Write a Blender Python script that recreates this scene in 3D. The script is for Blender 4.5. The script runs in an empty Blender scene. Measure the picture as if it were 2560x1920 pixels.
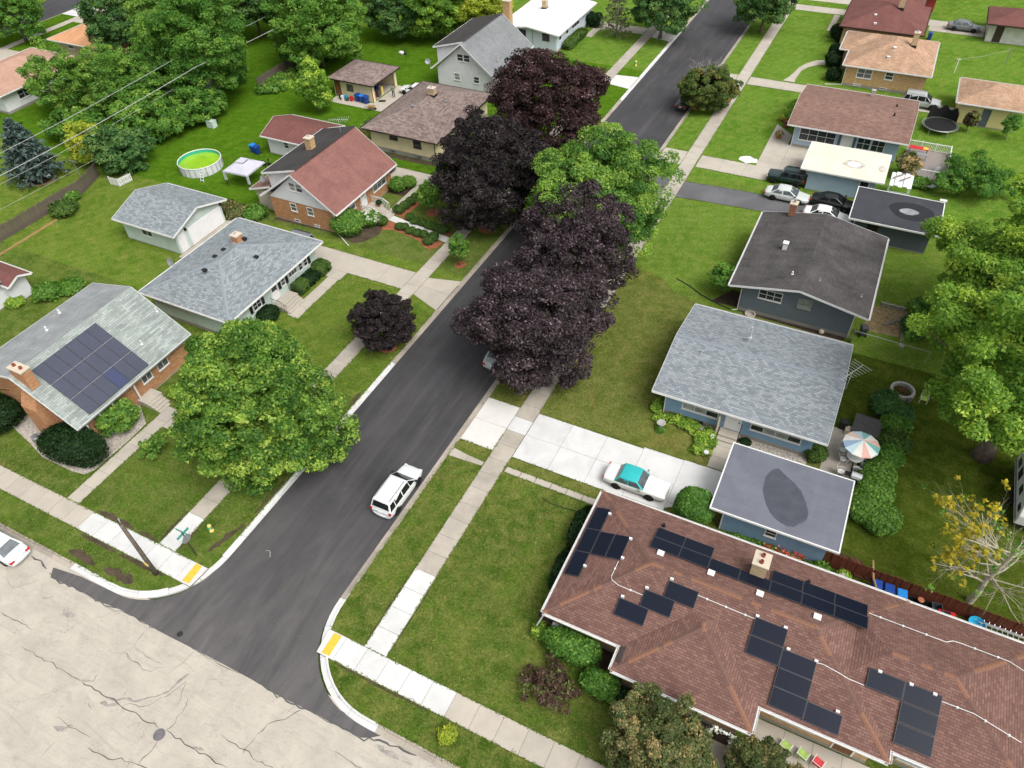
import bpy, bmesh, math, random
import numpy as np
from mathutils import Vector, Matrix
R = math.radians
sc = bpy.context.scene
C = sc.collection
random.seed(7)

# ---------------------------------------------------------------- camera
cam = bpy.data.objects.new('camera', bpy.data.cameras.new('camera'))
C.objects.link(cam); sc.camera = cam
cam.data.sensor_width = 36.0
cam.data.lens = 36.0 * 1838.4 / 2560.0
cam.data.clip_end = 2000.0
cam.matrix_world = (Matrix.Translation((0, 0, 45)) @ Matrix.Rotation(R(28.322), 4, 'Z')
                    @ Matrix.Rotation(R(44.906), 4, 'X') @ Matrix.Rotation(R(-2.785), 4, 'Z'))

# ---------------------------------------------------------------- overcast sky, weak broad sun, exposure
SUN_EL, SUN_AZ = 56.0, 112.0          # azimuth of the sun measured clockwise from +Y
world = bpy.data.worlds.new('World'); sc.world = world; world.use_nodes = True
wn = world.node_tree; wn.nodes.clear()
sky = wn.nodes.new('ShaderNodeTexSky'); sky.sky_type = 'NISHITA'; sky.sun_disc = False
sky.sun_elevation = R(SUN_EL); sky.sun_rotation = R(SUN_AZ)
sky.air_density = 1.0; sky.dust_density = 6.0; sky.ozone_density = 1.0
hsv = wn.nodes.new('ShaderNodeHueSaturation'); hsv.inputs['Saturation'].default_value = 0.22
bg = wn.nodes.new('ShaderNodeBackground'); bg.inputs['Strength'].default_value = 0.15
wo = wn.nodes.new('ShaderNodeOutputWorld')
wn.links.new(sky.outputs[0], hsv.inputs['Color']); wn.links.new(hsv.outputs[0], bg.inputs['Color'])
wn.links.new(bg.outputs[0], wo.inputs['Surface'])
sun = bpy.data.objects.new('sun', bpy.data.lights.new('sun', 'SUN')); C.objects.link(sun)
sun.data.energy = 1.05; sun.data.angle = R(32); sun.data.color = (1.0, 0.97, 0.93)
sun.rotation_euler = (R(90 - SUN_EL), 0, R(180 - SUN_AZ)); sun.location = (0, 0, 80)
sc.view_settings.view_transform = 'Standard'; sc.view_settings.look = 'None'
sc.view_settings.exposure = 0.35; sc.view_settings.gamma = 1.0
sc.view_settings.use_curve_mapping = False
sc.render.film_transparent = False
sc.cycles.max_bounces = 4; sc.cycles.diffuse_bounces = 2; sc.cycles.glossy_bounces = 2
sc.cycles.transmission_bounces = 2; sc.cycles.transparent_max_bounces = 6

# ---------------------------------------------------------------- materials
def lin(r, g, b):
    f = lambda c: (c / 12.92 if c <= 0.04045 else ((c + 0.055) / 1.055) ** 2.4)
    return (f(r / 255), f(g / 255), f(b / 255))

class NT:
    def __init__(s, name):
        s.m = bpy.data.materials.new(name); s.m.use_nodes = True
        s.t = s.m.node_tree; s.t.nodes.clear()
        s.out = s.n('ShaderNodeOutputMaterial'); s.b = s.n('ShaderNodeBsdfPrincipled')
        s.l(s.b.outputs[0], s.out.inputs['Surface'])
    def n(s, k, **kw):
        o = s.t.nodes.new(k)
        for a, v in kw.items(): setattr(o, a, v)
        return o
    def l(s, a, b): s.t.links.new(a, b)
    def pos(s, scale=(1, 1, 1), rot=0.0, kind='world'):
        if kind == 'world': g = s.n('ShaderNodeNewGeometry').outputs['Position']
        else: g = s.n('ShaderNodeTexCoord').outputs[{'uv': 'UV', 'obj': 'Object'}[kind]]
        mp = s.n('ShaderNodeMapping'); mp.inputs['Scale'].default_value = scale
        mp.inputs['Rotation'].default_value = (0, 0, rot)
        s.l(g, mp.inputs['Vector']); return mp.outputs[0]
    def noise(s, vec, scale, detail=4, rough=0.55, dist=0.0):
        o = s.n('ShaderNodeTexNoise'); o.inputs['Scale'].default_value = scale
        o.inputs['Detail'].default_value = detail; o.inputs['Roughness'].default_value = rough
        o.inputs['Distortion'].default_value = dist
        s.l(vec, o.inputs['Vector']); return o.outputs['Fac']
    def ramp(s, fac, stops, interp='LINEAR'):
        o = s.n('ShaderNodeValToRGB'); o.color_ramp.interpolation = interp
        e = o.color_ramp.elements
        while len(e) < len(stops): e.new(0.5)
        for i, (p, c) in enumerate(stops):
            e[i].position = p
            c = (c, c, c) if isinstance(c, (int, float)) else c
            e[i].color = (c[0], c[1], c[2], 1)
        s.l(fac, o.inputs[0]); return o.outputs[0]
    def mix(s, a, b, fac, mode='MIX'):
        o = s.n('ShaderNodeMix', data_type='RGBA', blend_type=mode)
        for v, i in ((fac, 0), (a, 6), (b, 7)):
            if hasattr(v, 'is_linked') or hasattr(v, 'links'): s.l(v, o.inputs[i])
            elif isinstance(v, (int, float)): o.inputs[i].default_value = v if i == 0 else (v, v, v, 1)
            else: o.inputs[i].default_value = (v[0], v[1], v[2], 1)
        return o.outputs[2]
    def math(s, op, a, b=0.0):
        o = s.n('ShaderNodeMath', operation=op)
        for v, i in ((a, 0), (b, 1)):
            if isinstance(v, (int, float)): o.inputs[i].default_value = v
            else: s.l(v, o.inputs[i])
        return o.outputs[0]
    def color(s, c):
        if isinstance(c, (tuple, list)): s.b.inputs['Base Color'].default_value = (c[0], c[1], c[2], 1)
        else: s.l(c, s.b.inputs['Base Color'])
    def bump(s, h, strength=0.3, dist=0.02):
        o = s.n('ShaderNodeBump'); o.inputs['Strength'].default_value = strength
        o.inputs['Distance'].default_value = dist; s.l(h, o.inputs['Height'])
        s.l(o.outputs[0], s.b.inputs['Normal'])
    def fin(s, rough=0.9, metal=0.0, spec=0.3):
        s.b.inputs['Roughness'].default_value = rough; s.b.inputs['Metallic'].default_value = metal
        s.b.inputs['Specular IOR Level'].default_value = spec
        return s.m

def mul(c, k): return tuple(v * k for v in c)
def plain(name, c, var=0.12, scale=4.0, rough=0.7, metal=0.0, spec=0.3, fine=30.0):
    n = NT(name); p = n.pos(kind='obj')
    a = n.ramp(n.noise(p, scale, 3), [(0.3, mul(c, 1 - var)), (0.7, mul(c, 1 + var))])
    b = n.ramp(n.noise(p, fine, 2), [(0.3, 1 - var * 0.7), (0.7, 1 + var * 0.5)])
    n.color(n.mix(a, b, 1.0, 'MULTIPLY')); return n.fin(rough, metal, spec)

def grass(name, a, b, c, bare=0.0, seed=0.0):
    n = NT(name); p = n.pos(); p2 = n.pos((1, 1, 1), 0.5 + seed)
    big = n.noise(p2, 0.16 + seed * 0.01, 3, 0.6, 0.8); med = n.noise(p, 0.9, 4, 0.65, 0.5)
    sm = n.noise(p, 5.0, 5, 0.7); fi = n.noise(p, 22.0, 3, 0.8)
    col = n.mix(a, b, n.ramp(big, [(0.40, 0.0), (0.60, 1.0)]))
    col = n.mix(col, c, n.ramp(med, [(0.40, 0.0), (0.66, 0.95)]))
    if bare:
        br = n.ramp(n.noise(p2, 0.42, 5, 0.7, 1.0), [(0.66 - bare, 0.0), (0.76 - bare, 0.75)])
        col = n.mix(col, (0.185, 0.150, 0.062), br)
    col = n.mix(col, n.ramp(sm, [(0.25, 0.50), (0.75, 1.50)]), 1.0, 'MULTIPLY')
    col = n.mix(col, n.ramp(fi, [(0.2, 0.42), (0.8, 1.55)]), 1.0, 'MULTIPLY')
    wv = n.n('ShaderNodeTexWave', wave_type='BANDS', bands_direction='X'); wv.inputs['Scale'].default_value = 0.28; wv.inputs['Distortion'].default_value = 1.5; wv.inputs['Detail'].default_value = 2; wv.inputs['Detail Scale'].default_value = 0.4
    n.l(n.pos((1, 1, 1), 0.25 + seed), wv.inputs['Vector'])
    col = n.mix(col, n.ramp(wv.outputs['Fac'], [(0.3, 0.97), (0.7, 1.03)]), 1.0, 'MULTIPLY')
    wd = n.ramp(n.noise(p2, 1.7, 4, 0.7, 0.8), [(0.60, 0.0), (0.68, 0.5)]); col = n.mix(col, mul(b, 0.72), wd)
    n.color(n.mix(col, (0.98, 1.02, 0.72), 1.0, 'MULTIPLY')); n.bump(n.math('ADD', fi, n.math('MULTIPLY', sm, 1.2)), 0.75, 0.06)
    return n.fin(1.0, 0, 0.0)

def concrete(name, c, stain=0.2, rough=0.9, streak=False, warm=0.0):
    n = NT(name); p = n.pos()
    oi = n.n('ShaderNodeObjectInfo')
    a = n.ramp(n.noise(p, 0.55, 6, 0.65, 0.6), [(0.3, mul(c, 1 - stain)), (0.62, c)])
    tint = n.ramp(oi.outputs['Random'], [(0.0, 1 - stain * 0.35), (1.0, 1 + stain * 0.2)])
    a = n.mix(a, tint, 1.0, 'MULTIPLY')
    a = n.mix(a, n.ramp(n.noise(p, 14, 4, 0.7), [(0.25, 1 - stain * 0.5), (0.7, 1 + stain * 0.18)]), 1.0, 'MULTIPLY')
    if streak:
        s1 = n.noise(n.pos((0.35, 2.2, 1), 0.25), 0.9, 5, 0.6, 1.4)
        a = n.mix(a, mul(c, 0.62), n.ramp(s1, [(0.50, 0.0), (0.74, 0.55)]))
        s2 = n.noise(n.pos((0.5, 1.6, 1), -0.5), 2.6, 5, 0.65, 2.0)
        a = n.mix(a, mul(c, 0.5), n.ramp(s2, [(0.57, 0.0), (0.70, 0.5)]))
        vo = n.n('ShaderNodeTexVoronoi'); vo.inputs['Scale'].default_value = 1.1; vo.inputs['Randomness'].default_value = 1.0
        n.l(n.pos(), vo.inputs['Vector'])
        a = n.mix(a, mul(c, 0.4), n.ramp(vo.outputs['Distance'], [(0.03, 0.6), (0.06, 0.0)]))
        for sc_, lo, am in ((0.55, 0.012, 0.55), (1.7, 0.012, 0.35)):
            v2 = n.n('ShaderNodeTexVoronoi', feature='DISTANCE_TO_EDGE'); v2.inputs['Scale'].default_value = sc_
            wob = n.n('ShaderNodeVectorMath', operation='ADD'); nz = n.n('ShaderNodeTexNoise'); nz.inputs['Scale'].default_value = 1.4; nz.inputs['Detail'].default_value = 5
            n.l(n.pos(), nz.inputs['Vector']); n.l(n.pos(), wob.inputs[0]); n.l(nz.outputs['Color'], wob.inputs[1]); n.l(wob.outputs[0], v2.inputs['Vector'])
            msk = n.ramp(n.noise(n.pos(), 0.23 * (1 + sc_), 3), [(0.52, 0.0), (0.6, am)])
            a = n.mix(a, mul(c, 0.35), n.mix(n.ramp(v2.outputs['Distance'], [(0.0, 1.0), (lo, 0.0)]), msk, 1.0, 'MULTIPLY'))
        sp = n.noise(n.pos(), 7.0, 2); a = n.mix(a, mul(c, 0.45), n.ramp(sp, [(0.72, 0.0), (0.76, 0.6)]))
    n.color(a); n.bump(n.noise(p, 40, 3), 0.15, 0.01)
    return n.fin(rough, 0, 0.25)

def asphalt(name, c, tracks=True):
    n = NT(name); p = n.pos()
    a = n.ramp(n.noise(p, 0.22, 4, 0.6, 0.6), [(0.32, mul(c, 0.82)), (0.68, mul(c, 1.2))])
    if tracks:
        s = n.noise(n.pos((1.6, 0.035, 1)), 1.0, 4, 0.6, 0.15)
        a = n.mix(a, mul(c, 2.0), n.ramp(s, [(0.52, 0.0), (0.8, 0.3)]))
        s = n.noise(n.pos((3.4, 0.06, 1), 0.03), 1.3, 3, 0.6, 0.1)
        a = n.mix(a, mul(c, 2.3), n.ramp(s, [(0.62, 0.0), (0.8, 0.3)]))
        for an, sx_ in ((0.42, 0.07), (-0.3, 0.08)):
            s = n.noise(n.pos((.8, sx_, 1), an), .8, 3, 0.55, 1.6)
            a = n.mix(a, (c[0] * 2.2, c[1] * 2.1, c[2] * 1.95), n.ramp(s, [(0.52, 0.0), (0.8, 0.4)]))
        xyz = n.n('ShaderNodeSeparateXYZ'); n.l(n.pos(), xyz.inputs[0])
        dust = n.ramp(n.math('DIVIDE', n.math('ADD', xyz.outputs['Y'], n.math('MULTIPLY', n.noise(p, .3, 4), 14.0)), 60.0), [(0.24, 1.0), (0.55, 0.0)])
        a = n.mix(a, (c[0] * 3.0, c[1] * 2.85, c[2] * 2.65), n.mix(dust, n.ramp(n.noise(n.pos((1.0, .22, 1), .25), .8, 5, .65, .8), [(0.3, 0.25), (0.7, 1.0)]), 1.0, 'MULTIPLY'))
    a = n.mix(a, n.ramp(n.noise(p, 45, 3, 0.8), [(0.25, 0.72), (0.75, 1.3)]), 1.0, 'MULTIPLY')
    n.color(a); n.bump(n.noise(p, 60, 2), 0.25, 0.01)
    return n.fin(0.82, 0, 0.35)

def shingle(name, c1, c2, c3, course=0.15, tab=0.33, patch=0.15, dark=0.55, gap=0.012):
    n = NT(name); p = n.pos(kind='uv')
    def br(off, col1, col2, w):
        b = n.n('ShaderNodeTexBrick', offset=off, offset_frequency=2, squash=1.0)
        b.inputs['Scale'].default_value = 1.0; b.inputs['Brick Width'].default_value = w
        b.inputs['Row Height'].default_value = course; b.inputs['Mortar Size'].default_value = gap
        b.inputs['Mortar Smooth'].default_value = 0.1; b.inputs['Bias'].default_value = 0.0
        b.inputs['Color1'].default_value = (*col1, 1); b.inputs['Color2'].default_value = (*col2, 1)
        b.inputs['Mortar'].default_value = (*mul(c1, dark), 1)
        n.l(p, b.inputs['Vector']); return b
    b1 = br(0.41, c1, c2, tab); b2 = br(0.27, mul(c3, 1.0), mul(c1, 1.0), tab * 1.7)
    col = n.mix(b1.outputs['Color'], b2.outputs['Color'], 0.18)
    lo = n.noise(n.pos(kind='uv'), 0.45, 4, 0.6, 0.5)
    col = n.mix(col, n.ramp(lo, [(0.3, 1 - patch), (0.7, 1 + patch)]), 1.0, 'MULTIPLY')
    st = n.noise(n.pos((1.4, 0.14, 1), kind='uv'), 1.0, 4, 0.6)
    col = n.mix(col, n.ramp(st, [(0.35, 1 - patch * 0.45), (0.65, 1 + patch * 0.3)]), 1.0, 'MULTIPLY')
    col = n.mix(col, n.ramp(n.noise(p, 34, 3, 0.8), [(0.25, 0.8), (0.75, 1.22)]), 1.0, 'MULTIPLY')
    n.color(col); n.bump(n.math('SUBTRACT', 1.0, b1.outputs['Fac']), 0.5, 0.02)
    return n.fin(0.93, 0, 0.2)

def brickm(name, c1, c2, mortar):
    n = NT(name); p = n.pos(kind='uv')
    b = n.n('ShaderNodeTexBrick', offset=0.5); b.inputs['Scale'].default_value = 1.0
    b.inputs['Brick Width'].default_value = 0.24; b.inputs['Row Height'].default_value = 0.085
    b.inputs['Mortar Size'].default_value = 0.008; b.inputs['Bias'].default_value = -0.1
    b.inputs['Color1'].default_value = (*c1, 1); b.inputs['Color2'].default_value = (*c2, 1)
    b.inputs['Mortar'].default_value = (*mortar, 1); n.l(p, b.inputs['Vector'])
    col = n.mix(b.outputs['Color'], n.ramp(n.noise(n.pos((2.2, 7, 1), kind='uv'), 1.0, 4, 0.7), [(0.3, 0.68), (0.72, 1.25)]), 1.0, 'MULTIPLY')
    n.color(col); n.bump(n.math('SUBTRACT', 1.0, b.outputs['Fac']), 0.4, 0.01)
    return n.fin(0.9, 0, 0.2)

def siding(name, c, lap=0.16, var=0.06):
    n = NT(name); tc = n.n('ShaderNodeTexCoord'); sx = n.n('ShaderNodeSeparateXYZ')
    n.l(tc.outputs['UV'], sx.inputs[0])
    fr = n.math('FRACT', n.math('DIVIDE', sx.outputs['Y'], lap))
    col = n.ramp(fr, [(0.0, mul(c, 0.5)), (0.1, mul(c, 0.97)), (1.0, c)])
    col = n.mix(col, n.ramp(n.noise(n.pos(kind='uv'), 1.2, 4), [(0.3, 1 - var), (0.7, 1 + var)]), 1.0, 'MULTIPLY')
    n.color(col); n.bump(n.math('SUBTRACT', 1.0, fr), 0.5, 0.02); return n.fin(0.65, 0, 0.3)

def leafmat(name, stops, trans=0.3):
    n = NT(name); at = n.n('ShaderNodeAttribute', attribute_name='tone')
    col = n.ramp(at.outputs['Fac'], stops)
    d = n.n('ShaderNodeBsdfDiffuse'); tr = n.n('ShaderNodeBsdfTranslucent'); mx = n.n('ShaderNodeMixShader')
    gl = n.n('ShaderNodeBsdfGlossy'); gl.inputs['Roughness'].default_value = 0.45
    gl.inputs['Color'].default_value = (0.9, 0.95, 0.9, 1); mg = n.n('ShaderNodeMixShader'); mg.inputs[0].default_value = 0.012
    mx.inputs[0].default_value = trans
    n.l(col, d.inputs[0]); n.l(n.mix(col, (1.2, 1.25, 0.6), 1.0, 'MULTIPLY'), tr.inputs[0])
    n.l(d.outputs[0], mx.inputs[1]); n.l(tr.outputs[0], mx.inputs[2])
    n.l(mx.outputs[0], mg.inputs[1]); n.l(gl.outputs[0], mg.inputs[2])
    n.l(mg.outputs[0], n.out.inputs['Surface']); n.t.nodes.remove(n.b)
    return n.m

def paint(name, c, rough=0.25, flake=0.04):
    n = NT(name); p = n.pos(kind='obj')
    col = n.ramp(n.noise(p, 1.5, 3), [(0.3, mul(c, 1 - flake)), (0.7, mul(c, 1 + flake))])
    n.color(col); n.b.inputs['Coat Weight'].default_value = 0.6; n.b.inputs['Coat Roughness'].default_value = 0.06
    return n.fin(rough + 0.1, 0.0, 0.5)

def glassm(name, c, rough=0.08):
    n = NT(name); p = n.pos(kind='obj')
    n.color(n.ramp(n.noise(p, 1.3, 3), [(0.35, mul(c, 0.7)), (0.65, mul(c, 1.5))]))
    return n.fin(rough, 0.0, 0.6)

M = {}
# ---------------------------------------------------------------- mesh helpers
def auto_uv(me):
    if not me.polygons: return
    uvl = me.uv_layers.new(name='UVMap'); d = uvl.data
    V = me.vertices
    for f in me.polygons:
        nx, ny, nz = f.normal
        if abs(nz) > 0.985: U = Vector((1, 0, 0)); W = Vector((0, 1, 0))
        else:
            U = Vector((0, 0, 1)).cross(f.normal).normalized(); W = f.normal.cross(U)
        for li in f.loop_indices:
            co = V[me.loops[li].vertex_index].co
            d[li].uv = (co.dot(U), co.dot(W))

class MB:
    def __init__(s): s.v = []; s.f = []; s.mi = []; s.cur = 0
    def face(s, pts):
        b = len(s.v); s.v += [tuple(p) for p in pts]; s.f.append(tuple(range(b, b + len(pts)))); s.mi.append(s.cur)
        return s
    def add(s, vs, fs):
        b = len(s.v); s.v += [tuple(p) for p in vs]; s.f += [tuple(i + b for i in f) for f in fs]; s.mi += [s.cur] * len(fs)
        return s
    def box(s, x0, x1, y0, y1, z0, z1, rot=0.0, piv=None):
        vs = [(x, y, z) for z in (z0, z1) for x, y in ((x0, y0), (x1, y0), (x1, y1), (x0, y1))]
        if rot:
            px, py = piv or ((x0 + x1) / 2, (y0 + y1) / 2); c, n = math.cos(rot), math.sin(rot)
            vs = [(px + (x - px) * c - (y - py) * n, py + (x - px) * n + (y - py) * c, z) for x, y, z in vs]
        return s.add(vs, [(0, 3, 2, 1), (4, 5, 6, 7), (0, 1, 5, 4), (1, 2, 6, 5), (2, 3, 7, 6), (3, 0, 4, 7)])
    def prism(s, poly, z0, z1, top=True, bottom=True):
        n = len(poly); zf = (lambda p, z: z)
        vs = [(p[0], p[1], z0) for p in poly] + [(p[0], p[1], z1) for p in poly]
        fs = [(i, (i + 1) % n, n + (i + 1) % n, n + i) for i in range(n)]
        if top: fs.append(tuple(range(n, 2 * n)))
        if bottom: fs.append(tuple(range(n - 1, -1, -1)))
        return s.add(vs, fs)
    def bar(s, a, b, w, h=None, up=(0, 0, 1)):
        a = Vector(a); b = Vector(b); d = (b - a).normalized(); h = h or w
        u = Vector(up)
        if abs(d.dot(u)) > 0.98: u = Vector((1, 0, 0))
        r = d.cross(u).normalized() * w / 2; u = r.cross(d).normalized() * h / 2
        vs = [a - r - u, a + r - u, a + r + u, a - r + u, b - r - u, b + r - u, b + r + u, b - r + u]
        return s.add(vs, [(3, 2, 1, 0), (4, 5, 6, 7), (0, 1, 5, 4), (1, 2, 6, 5), (2, 3, 7, 6), (3, 0, 4, 7)])
    def tube(s, pts, rad, n=6, cap=True):
        pts = [Vector(p) for p in pts]; rad = rad if isinstance(rad, (list, tuple)) else [rad] * len(pts)
        b = len(s.v); ref = Vector((0.31, 0.21, 0.92))
        for i, p in enumerate(pts):
            d = (pts[min(i + 1, len(pts) - 1)] - pts[max(i - 1, 0)]).normalized()
            if abs(d.dot(ref)) > 0.95: ref = Vector((1, 0.1, 0))
            u = d.cross(ref).normalized(); w = d.cross(u)
            for k in range(n):
                a = 2 * math.pi * k / n
                s.v.append(tuple(p + (u * math.cos(a) + w * math.sin(a)) * rad[i]))
        for i in range(len(pts) - 1):
            for k in range(n):
                k2 = (k + 1) % n
                s.f.append((b + i * n + k, b + i * n + k2, b + (i + 1) * n + k2, b + (i + 1) * n + k)); s.mi.append(s.cur)
        if cap:
            s.f.append(tuple(b + k for k in range(n - 1, -1, -1))); s.mi.append(s.cur)
            e = b + (len(pts) - 1) * n; s.f.append(tuple(e + k for k in range(n))); s.mi.append(s.cur)
        return s
    def lathe(s, prof, c=(0, 0, 0), n=16, sx=1.0, sy=1.0):
        b = len(s.v)
        for r, z in prof:
            for k in range(n):
                a = 2 * math.pi * k / n; s.v.append((c[0] + r * math.cos(a) * sx, c[1] + r * math.sin(a) * sy, c[2] + z))
        for i in range(len(prof) - 1):
            for k in range(n):
                k2 = (k + 1) % n; s.f.append((b + i * n + k, b + i * n + k2, b + (i + 1) * n + k2, b + (i + 1) * n + k)); s.mi.append(s.cur)
        e = b + (len(prof) - 1) * n
        if prof[-1][0] > 1e-4: s.f.append(tuple(e + k for k in range(n))); s.mi.append(s.cur)
        if prof[0][0] > 1e-4: s.f.append(tuple(b + k for k in range(n - 1, -1, -1))); s.mi.append(s.cur)
        return s
    def xf(s, mat):
        s.v = [tuple(mat @ Vector(p)) for p in s.v]; return s
    def mesh(s, name, mats):
        me = bpy.data.meshes.new(name); me.from_pydata(s.v, [], s.f)
        mats = mats if isinstance(mats, (list, tuple)) else [mats]
        for m in mats: me.materials.append(m)
        if len(mats) > 1: me.polygons.foreach_set('material_index', s.mi)
        me.update(); auto_uv(me); return me
    def build(s, name, mats, parent=None, smooth=False, bevel=0.0, origin=None):
        if origin is not None:
            s.v = [(p[0] - origin[0], p[1] - origin[1], p[2] - origin[2]) for p in s.v]
        me = s.mesh(name, mats)
        if smooth: me.polygons.foreach_set('use_smooth', [True] * len(me.polygons))
        o = bpy.data.objects.new(name, me); C.objects.link(o)
        if origin is not None: o.location = origin
        if parent: o.parent = parent
        if bevel:
            md = o.modifiers.new('bevel', 'BEVEL'); md.width = bevel; md.segments = 2; md.limit_method = 'ANGLE'
        return o

def tag(o, label=None, cat=None, group=None, kind=None):
    if label: o['label'] = label
    if cat: o['category'] = cat
    if group: o['group'] = group
    if kind: o['kind'] = kind
    return o
def thing(name, label, cat, loc=(0, 0, 0), rotz=0.0, group=None):
    o = bpy.data.objects.new(name, None); C.objects.link(o); o.empty_display_size = 0.3
    o.location = loc if len(loc) == 3 else (loc[0], loc[1], 0); o.rotation_euler = (0, 0, rotz)
    return tag(o, label, cat, group)
def struct(o): o['kind'] = 'structure'; return o
def link(me, name, parent, loc=(0, 0, 0), rot=(0, 0, 0), scale=(1, 1, 1)):
    o = bpy.data.objects.new(name, me); C.objects.link(o); o.parent = parent
    o.location = loc; o.rotation_euler = rot; o.scale = scale; return o
def copy_tree(o, parent=None):
    c = o.copy(); C.objects.link(c); c.parent = parent
    for ch in list(o.children): copy_tree(ch, c)
    return c

# ================================================================= GROUND, ROADS, PAVEMENTS
M['dirt'] = plain('dirt', (0.075, 0.055, 0.035), 0.35, 1.5, 0.95, fine=20)
M['mulch'] = plain('mulch', (0.05, 0.032, 0.022), 0.4, 2.5, 0.95, fine=18)
M['redmulch'] = plain('red_mulch', (0.30, 0.105, 0.052), 0.35, 3.0, 0.95, fine=16)
M['gravel'] = plain('gravel', (0.42, 0.38, 0.33), 0.45, 6.0, 0.95, fine=14)
M['chips'] = plain('wood_chips', (0.26, 0.19, 0.10), 0.4, 3.0, 0.95, fine=12)
M['asphalt'] = asphalt('new_asphalt', (0.048, 0.047, 0.050))
M['asphalt_d'] = asphalt('driveway_asphalt', (0.12, 0.12, 0.125), False)
M['conc_old'] = concrete('old_concrete', (0.54, 0.495, 0.42), 0.20, streak=True)
M['conc_walk'] = concrete('walk_concrete', (0.46, 0.415, 0.35), 0.24)
M['conc_drive'] = concrete('driveway_concrete', (0.49, 0.445, 0.375), 0.16)
M['conc_new'] = concrete('new_concrete', (0.66, 0.66, 0.645), 0.16)
M['conc_apron'] = concrete('apron_concrete', (0.66, 0.645, 0.61), 0.12)
M['curb_old'] = concrete('old_kerb', (0.44, 0.39, 0.325), 0.28)
M['joint'] = plain('joint', (0.16, 0.14, 0.11), 0.3, 3.0, 0.95)
M['crack'] = plain('crack_tar', (0.12, 0.105, 0.095), 0.4, 5.0, 0.9)
M['tactile'] = plain('tactile_yellow', (0.80, 0.47, 0.06), 0.10, 3.0, 0.8)
M['iron'] = plain('cast_iron', (0.16, 0.15, 0.16), 0.25, 8.0, 0.7)
M['irondark'] = plain('dark_iron', (0.03, 0.028, 0.028), 0.3, 8.0, 0.7)
M['white_spill'] = plain('white_spill', (0.8, 0.8, 0.76), 0.15, 3.0, 0.9)

g = MB(); g.face([(-500, -250, -0.3), (400, -250, -0.3), (400, 700, -0.3), (-500, 700, -0.3)])
struct(g.build('ground', grass('field_grass', (0.07, 0.12, 0.02), (0.05, 0.10, 0.018), (0.09, 0.12, 0.03))))

# lawns: one per lot, sheet at z = 0 with a skirt down to the base ground
def lawn(poly, key):
    b = MB(); b.prism(poly, -0.28, 0.0, bottom=False)
    return struct(b.build('lawn', M[key]))
M['g_r1'] = grass('lawn_corner', (0.098, 0.15, 0.03), (0.056, 0.098, 0.018), (0.17, 0.178, 0.062), 0.05, 0.3)
M['g_r2'] = grass('lawn_olive', (0.12, 0.145, 0.04), (0.092, 0.118, 0.028), (0.19, 0.185, 0.075), 0.085, 0.6)
M['g_r2b'] = grass('lawn_deep', (0.062, 0.088, 0.015), (0.044, 0.070, 0.011), (0.096, 0.118, 0.026), 0.0, 1.6)
M['g_r3'] = grass('lawn_bright', (0.118, 0.195, 0.034), (0.094, 0.165, 0.028), (0.165, 0.215, 0.06), 0.01, 0.9)
M['g_r4'] = grass('lawn_fresh', (0.11, 0.205, 0.034), (0.082, 0.165, 0.024), (0.165, 0.228, 0.055), 0, 0.2)
M['g_l1'] = grass('lawn_left', (0.095, 0.15, 0.03), (0.066, 0.112, 0.022), (0.15, 0.175, 0.06), 0.03, 1.2)
M['g_l2'] = grass('lawn_mint', (0.112, 0.182, 0.03), (0.085, 0.145, 0.024), (0.17, 0.2, 0.055), 0.01, 0.4)
M['g_l3'] = grass('lawn_cape', (0.1, 0.148, 0.036), (0.078, 0.122, 0.026), (0.15, 0.165, 0.065), 0.04, 0.7)
M['g_l4'] = grass('lawn_back', (0.066, 0.150, 0.012), (0.052, 0.122, 0.010), (0.098, 0.170, 0.020), 0.0, 1.1)
def arc(cx, cy, r, a0, a1, n=10):
    return [(cx + r * math.cos(R(a0 + (a1 - a0) * i / n)), cy + r * math.sin(R(a0 + (a1 - a0) * i / n))) for i in range(n + 1)]
RX, LX, CY = -22.36, -32.42, 10.62
RR, LR = 5.6, 5.2
r_arc = arc(RX + RR, CY + RR, RR, 180, 270, 14)             # right corner, from street side to cross street
l_arc = arc(LX - LR, CY - 0.1 + LR, LR, 270, 360, 14)
lawn(r_arc + [(60, CY), (60, 31.4), (RX, 31.4)], 'g_r1')
lawn([(RX, 31.4), (4.2, 31.4), (4.2, 55.4), (-7, 55.8), (-12.5, 57.3), (-14, 59), (RX, 61)], 'g_r2')
lawn([(4.2, 31.4), (60, 31.4), (60, 55.4), (4.2, 55.4)], 'g_r2b')
lawn([(RX, 61), (-14, 59), (-12.5, 57.3), (-7, 55.8), (4.2, 55.4), (60, 55.4), (60, 80), (RX, 80)], 'g_r3')
lawn([(RX, 80), (60, 80), (60, 108), (RX, 108)], 'g_r4')
lawn([(RX, 108), (60, 108), (60, 260), (RX, 260)], 'g_r4')
lawn(l_arc + [(LX, 32.4), (-62, 32.4), (-62, 36), (-100, 36), (-100, CY - 0.1)], 'g_l1')
lawn([(LX, 32.4), (LX, 51.3), (-62, 51.3), (-62, 53), (-100, 53), (-100, 36), (-62, 36), (-62, 32.4)], 'g_l2')
lawn([(LX, 51.3), (LX, 67.6), (-62, 67.6), (-62, 51.3)], 'g_l3')
lawn([(-62, 53), (-62, 67.6), (LX, 67.6), (LX, 106), (-139.6, 106), (-139.6, 53)], 'g_l4')
lawn([(LX, 106), (LX, 260), (-139.6, 260), (-139.6, 106)], 'g_r4')
lawn([(-100, CY - 0.1), (-100, 53), (-139.6, 53), (-139.6, CY - 0.1)], 'g_l2')
lawn([(-149, -20), (-149, 260), (-300, 260), (-300, -20)], 'g_l2')

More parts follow.
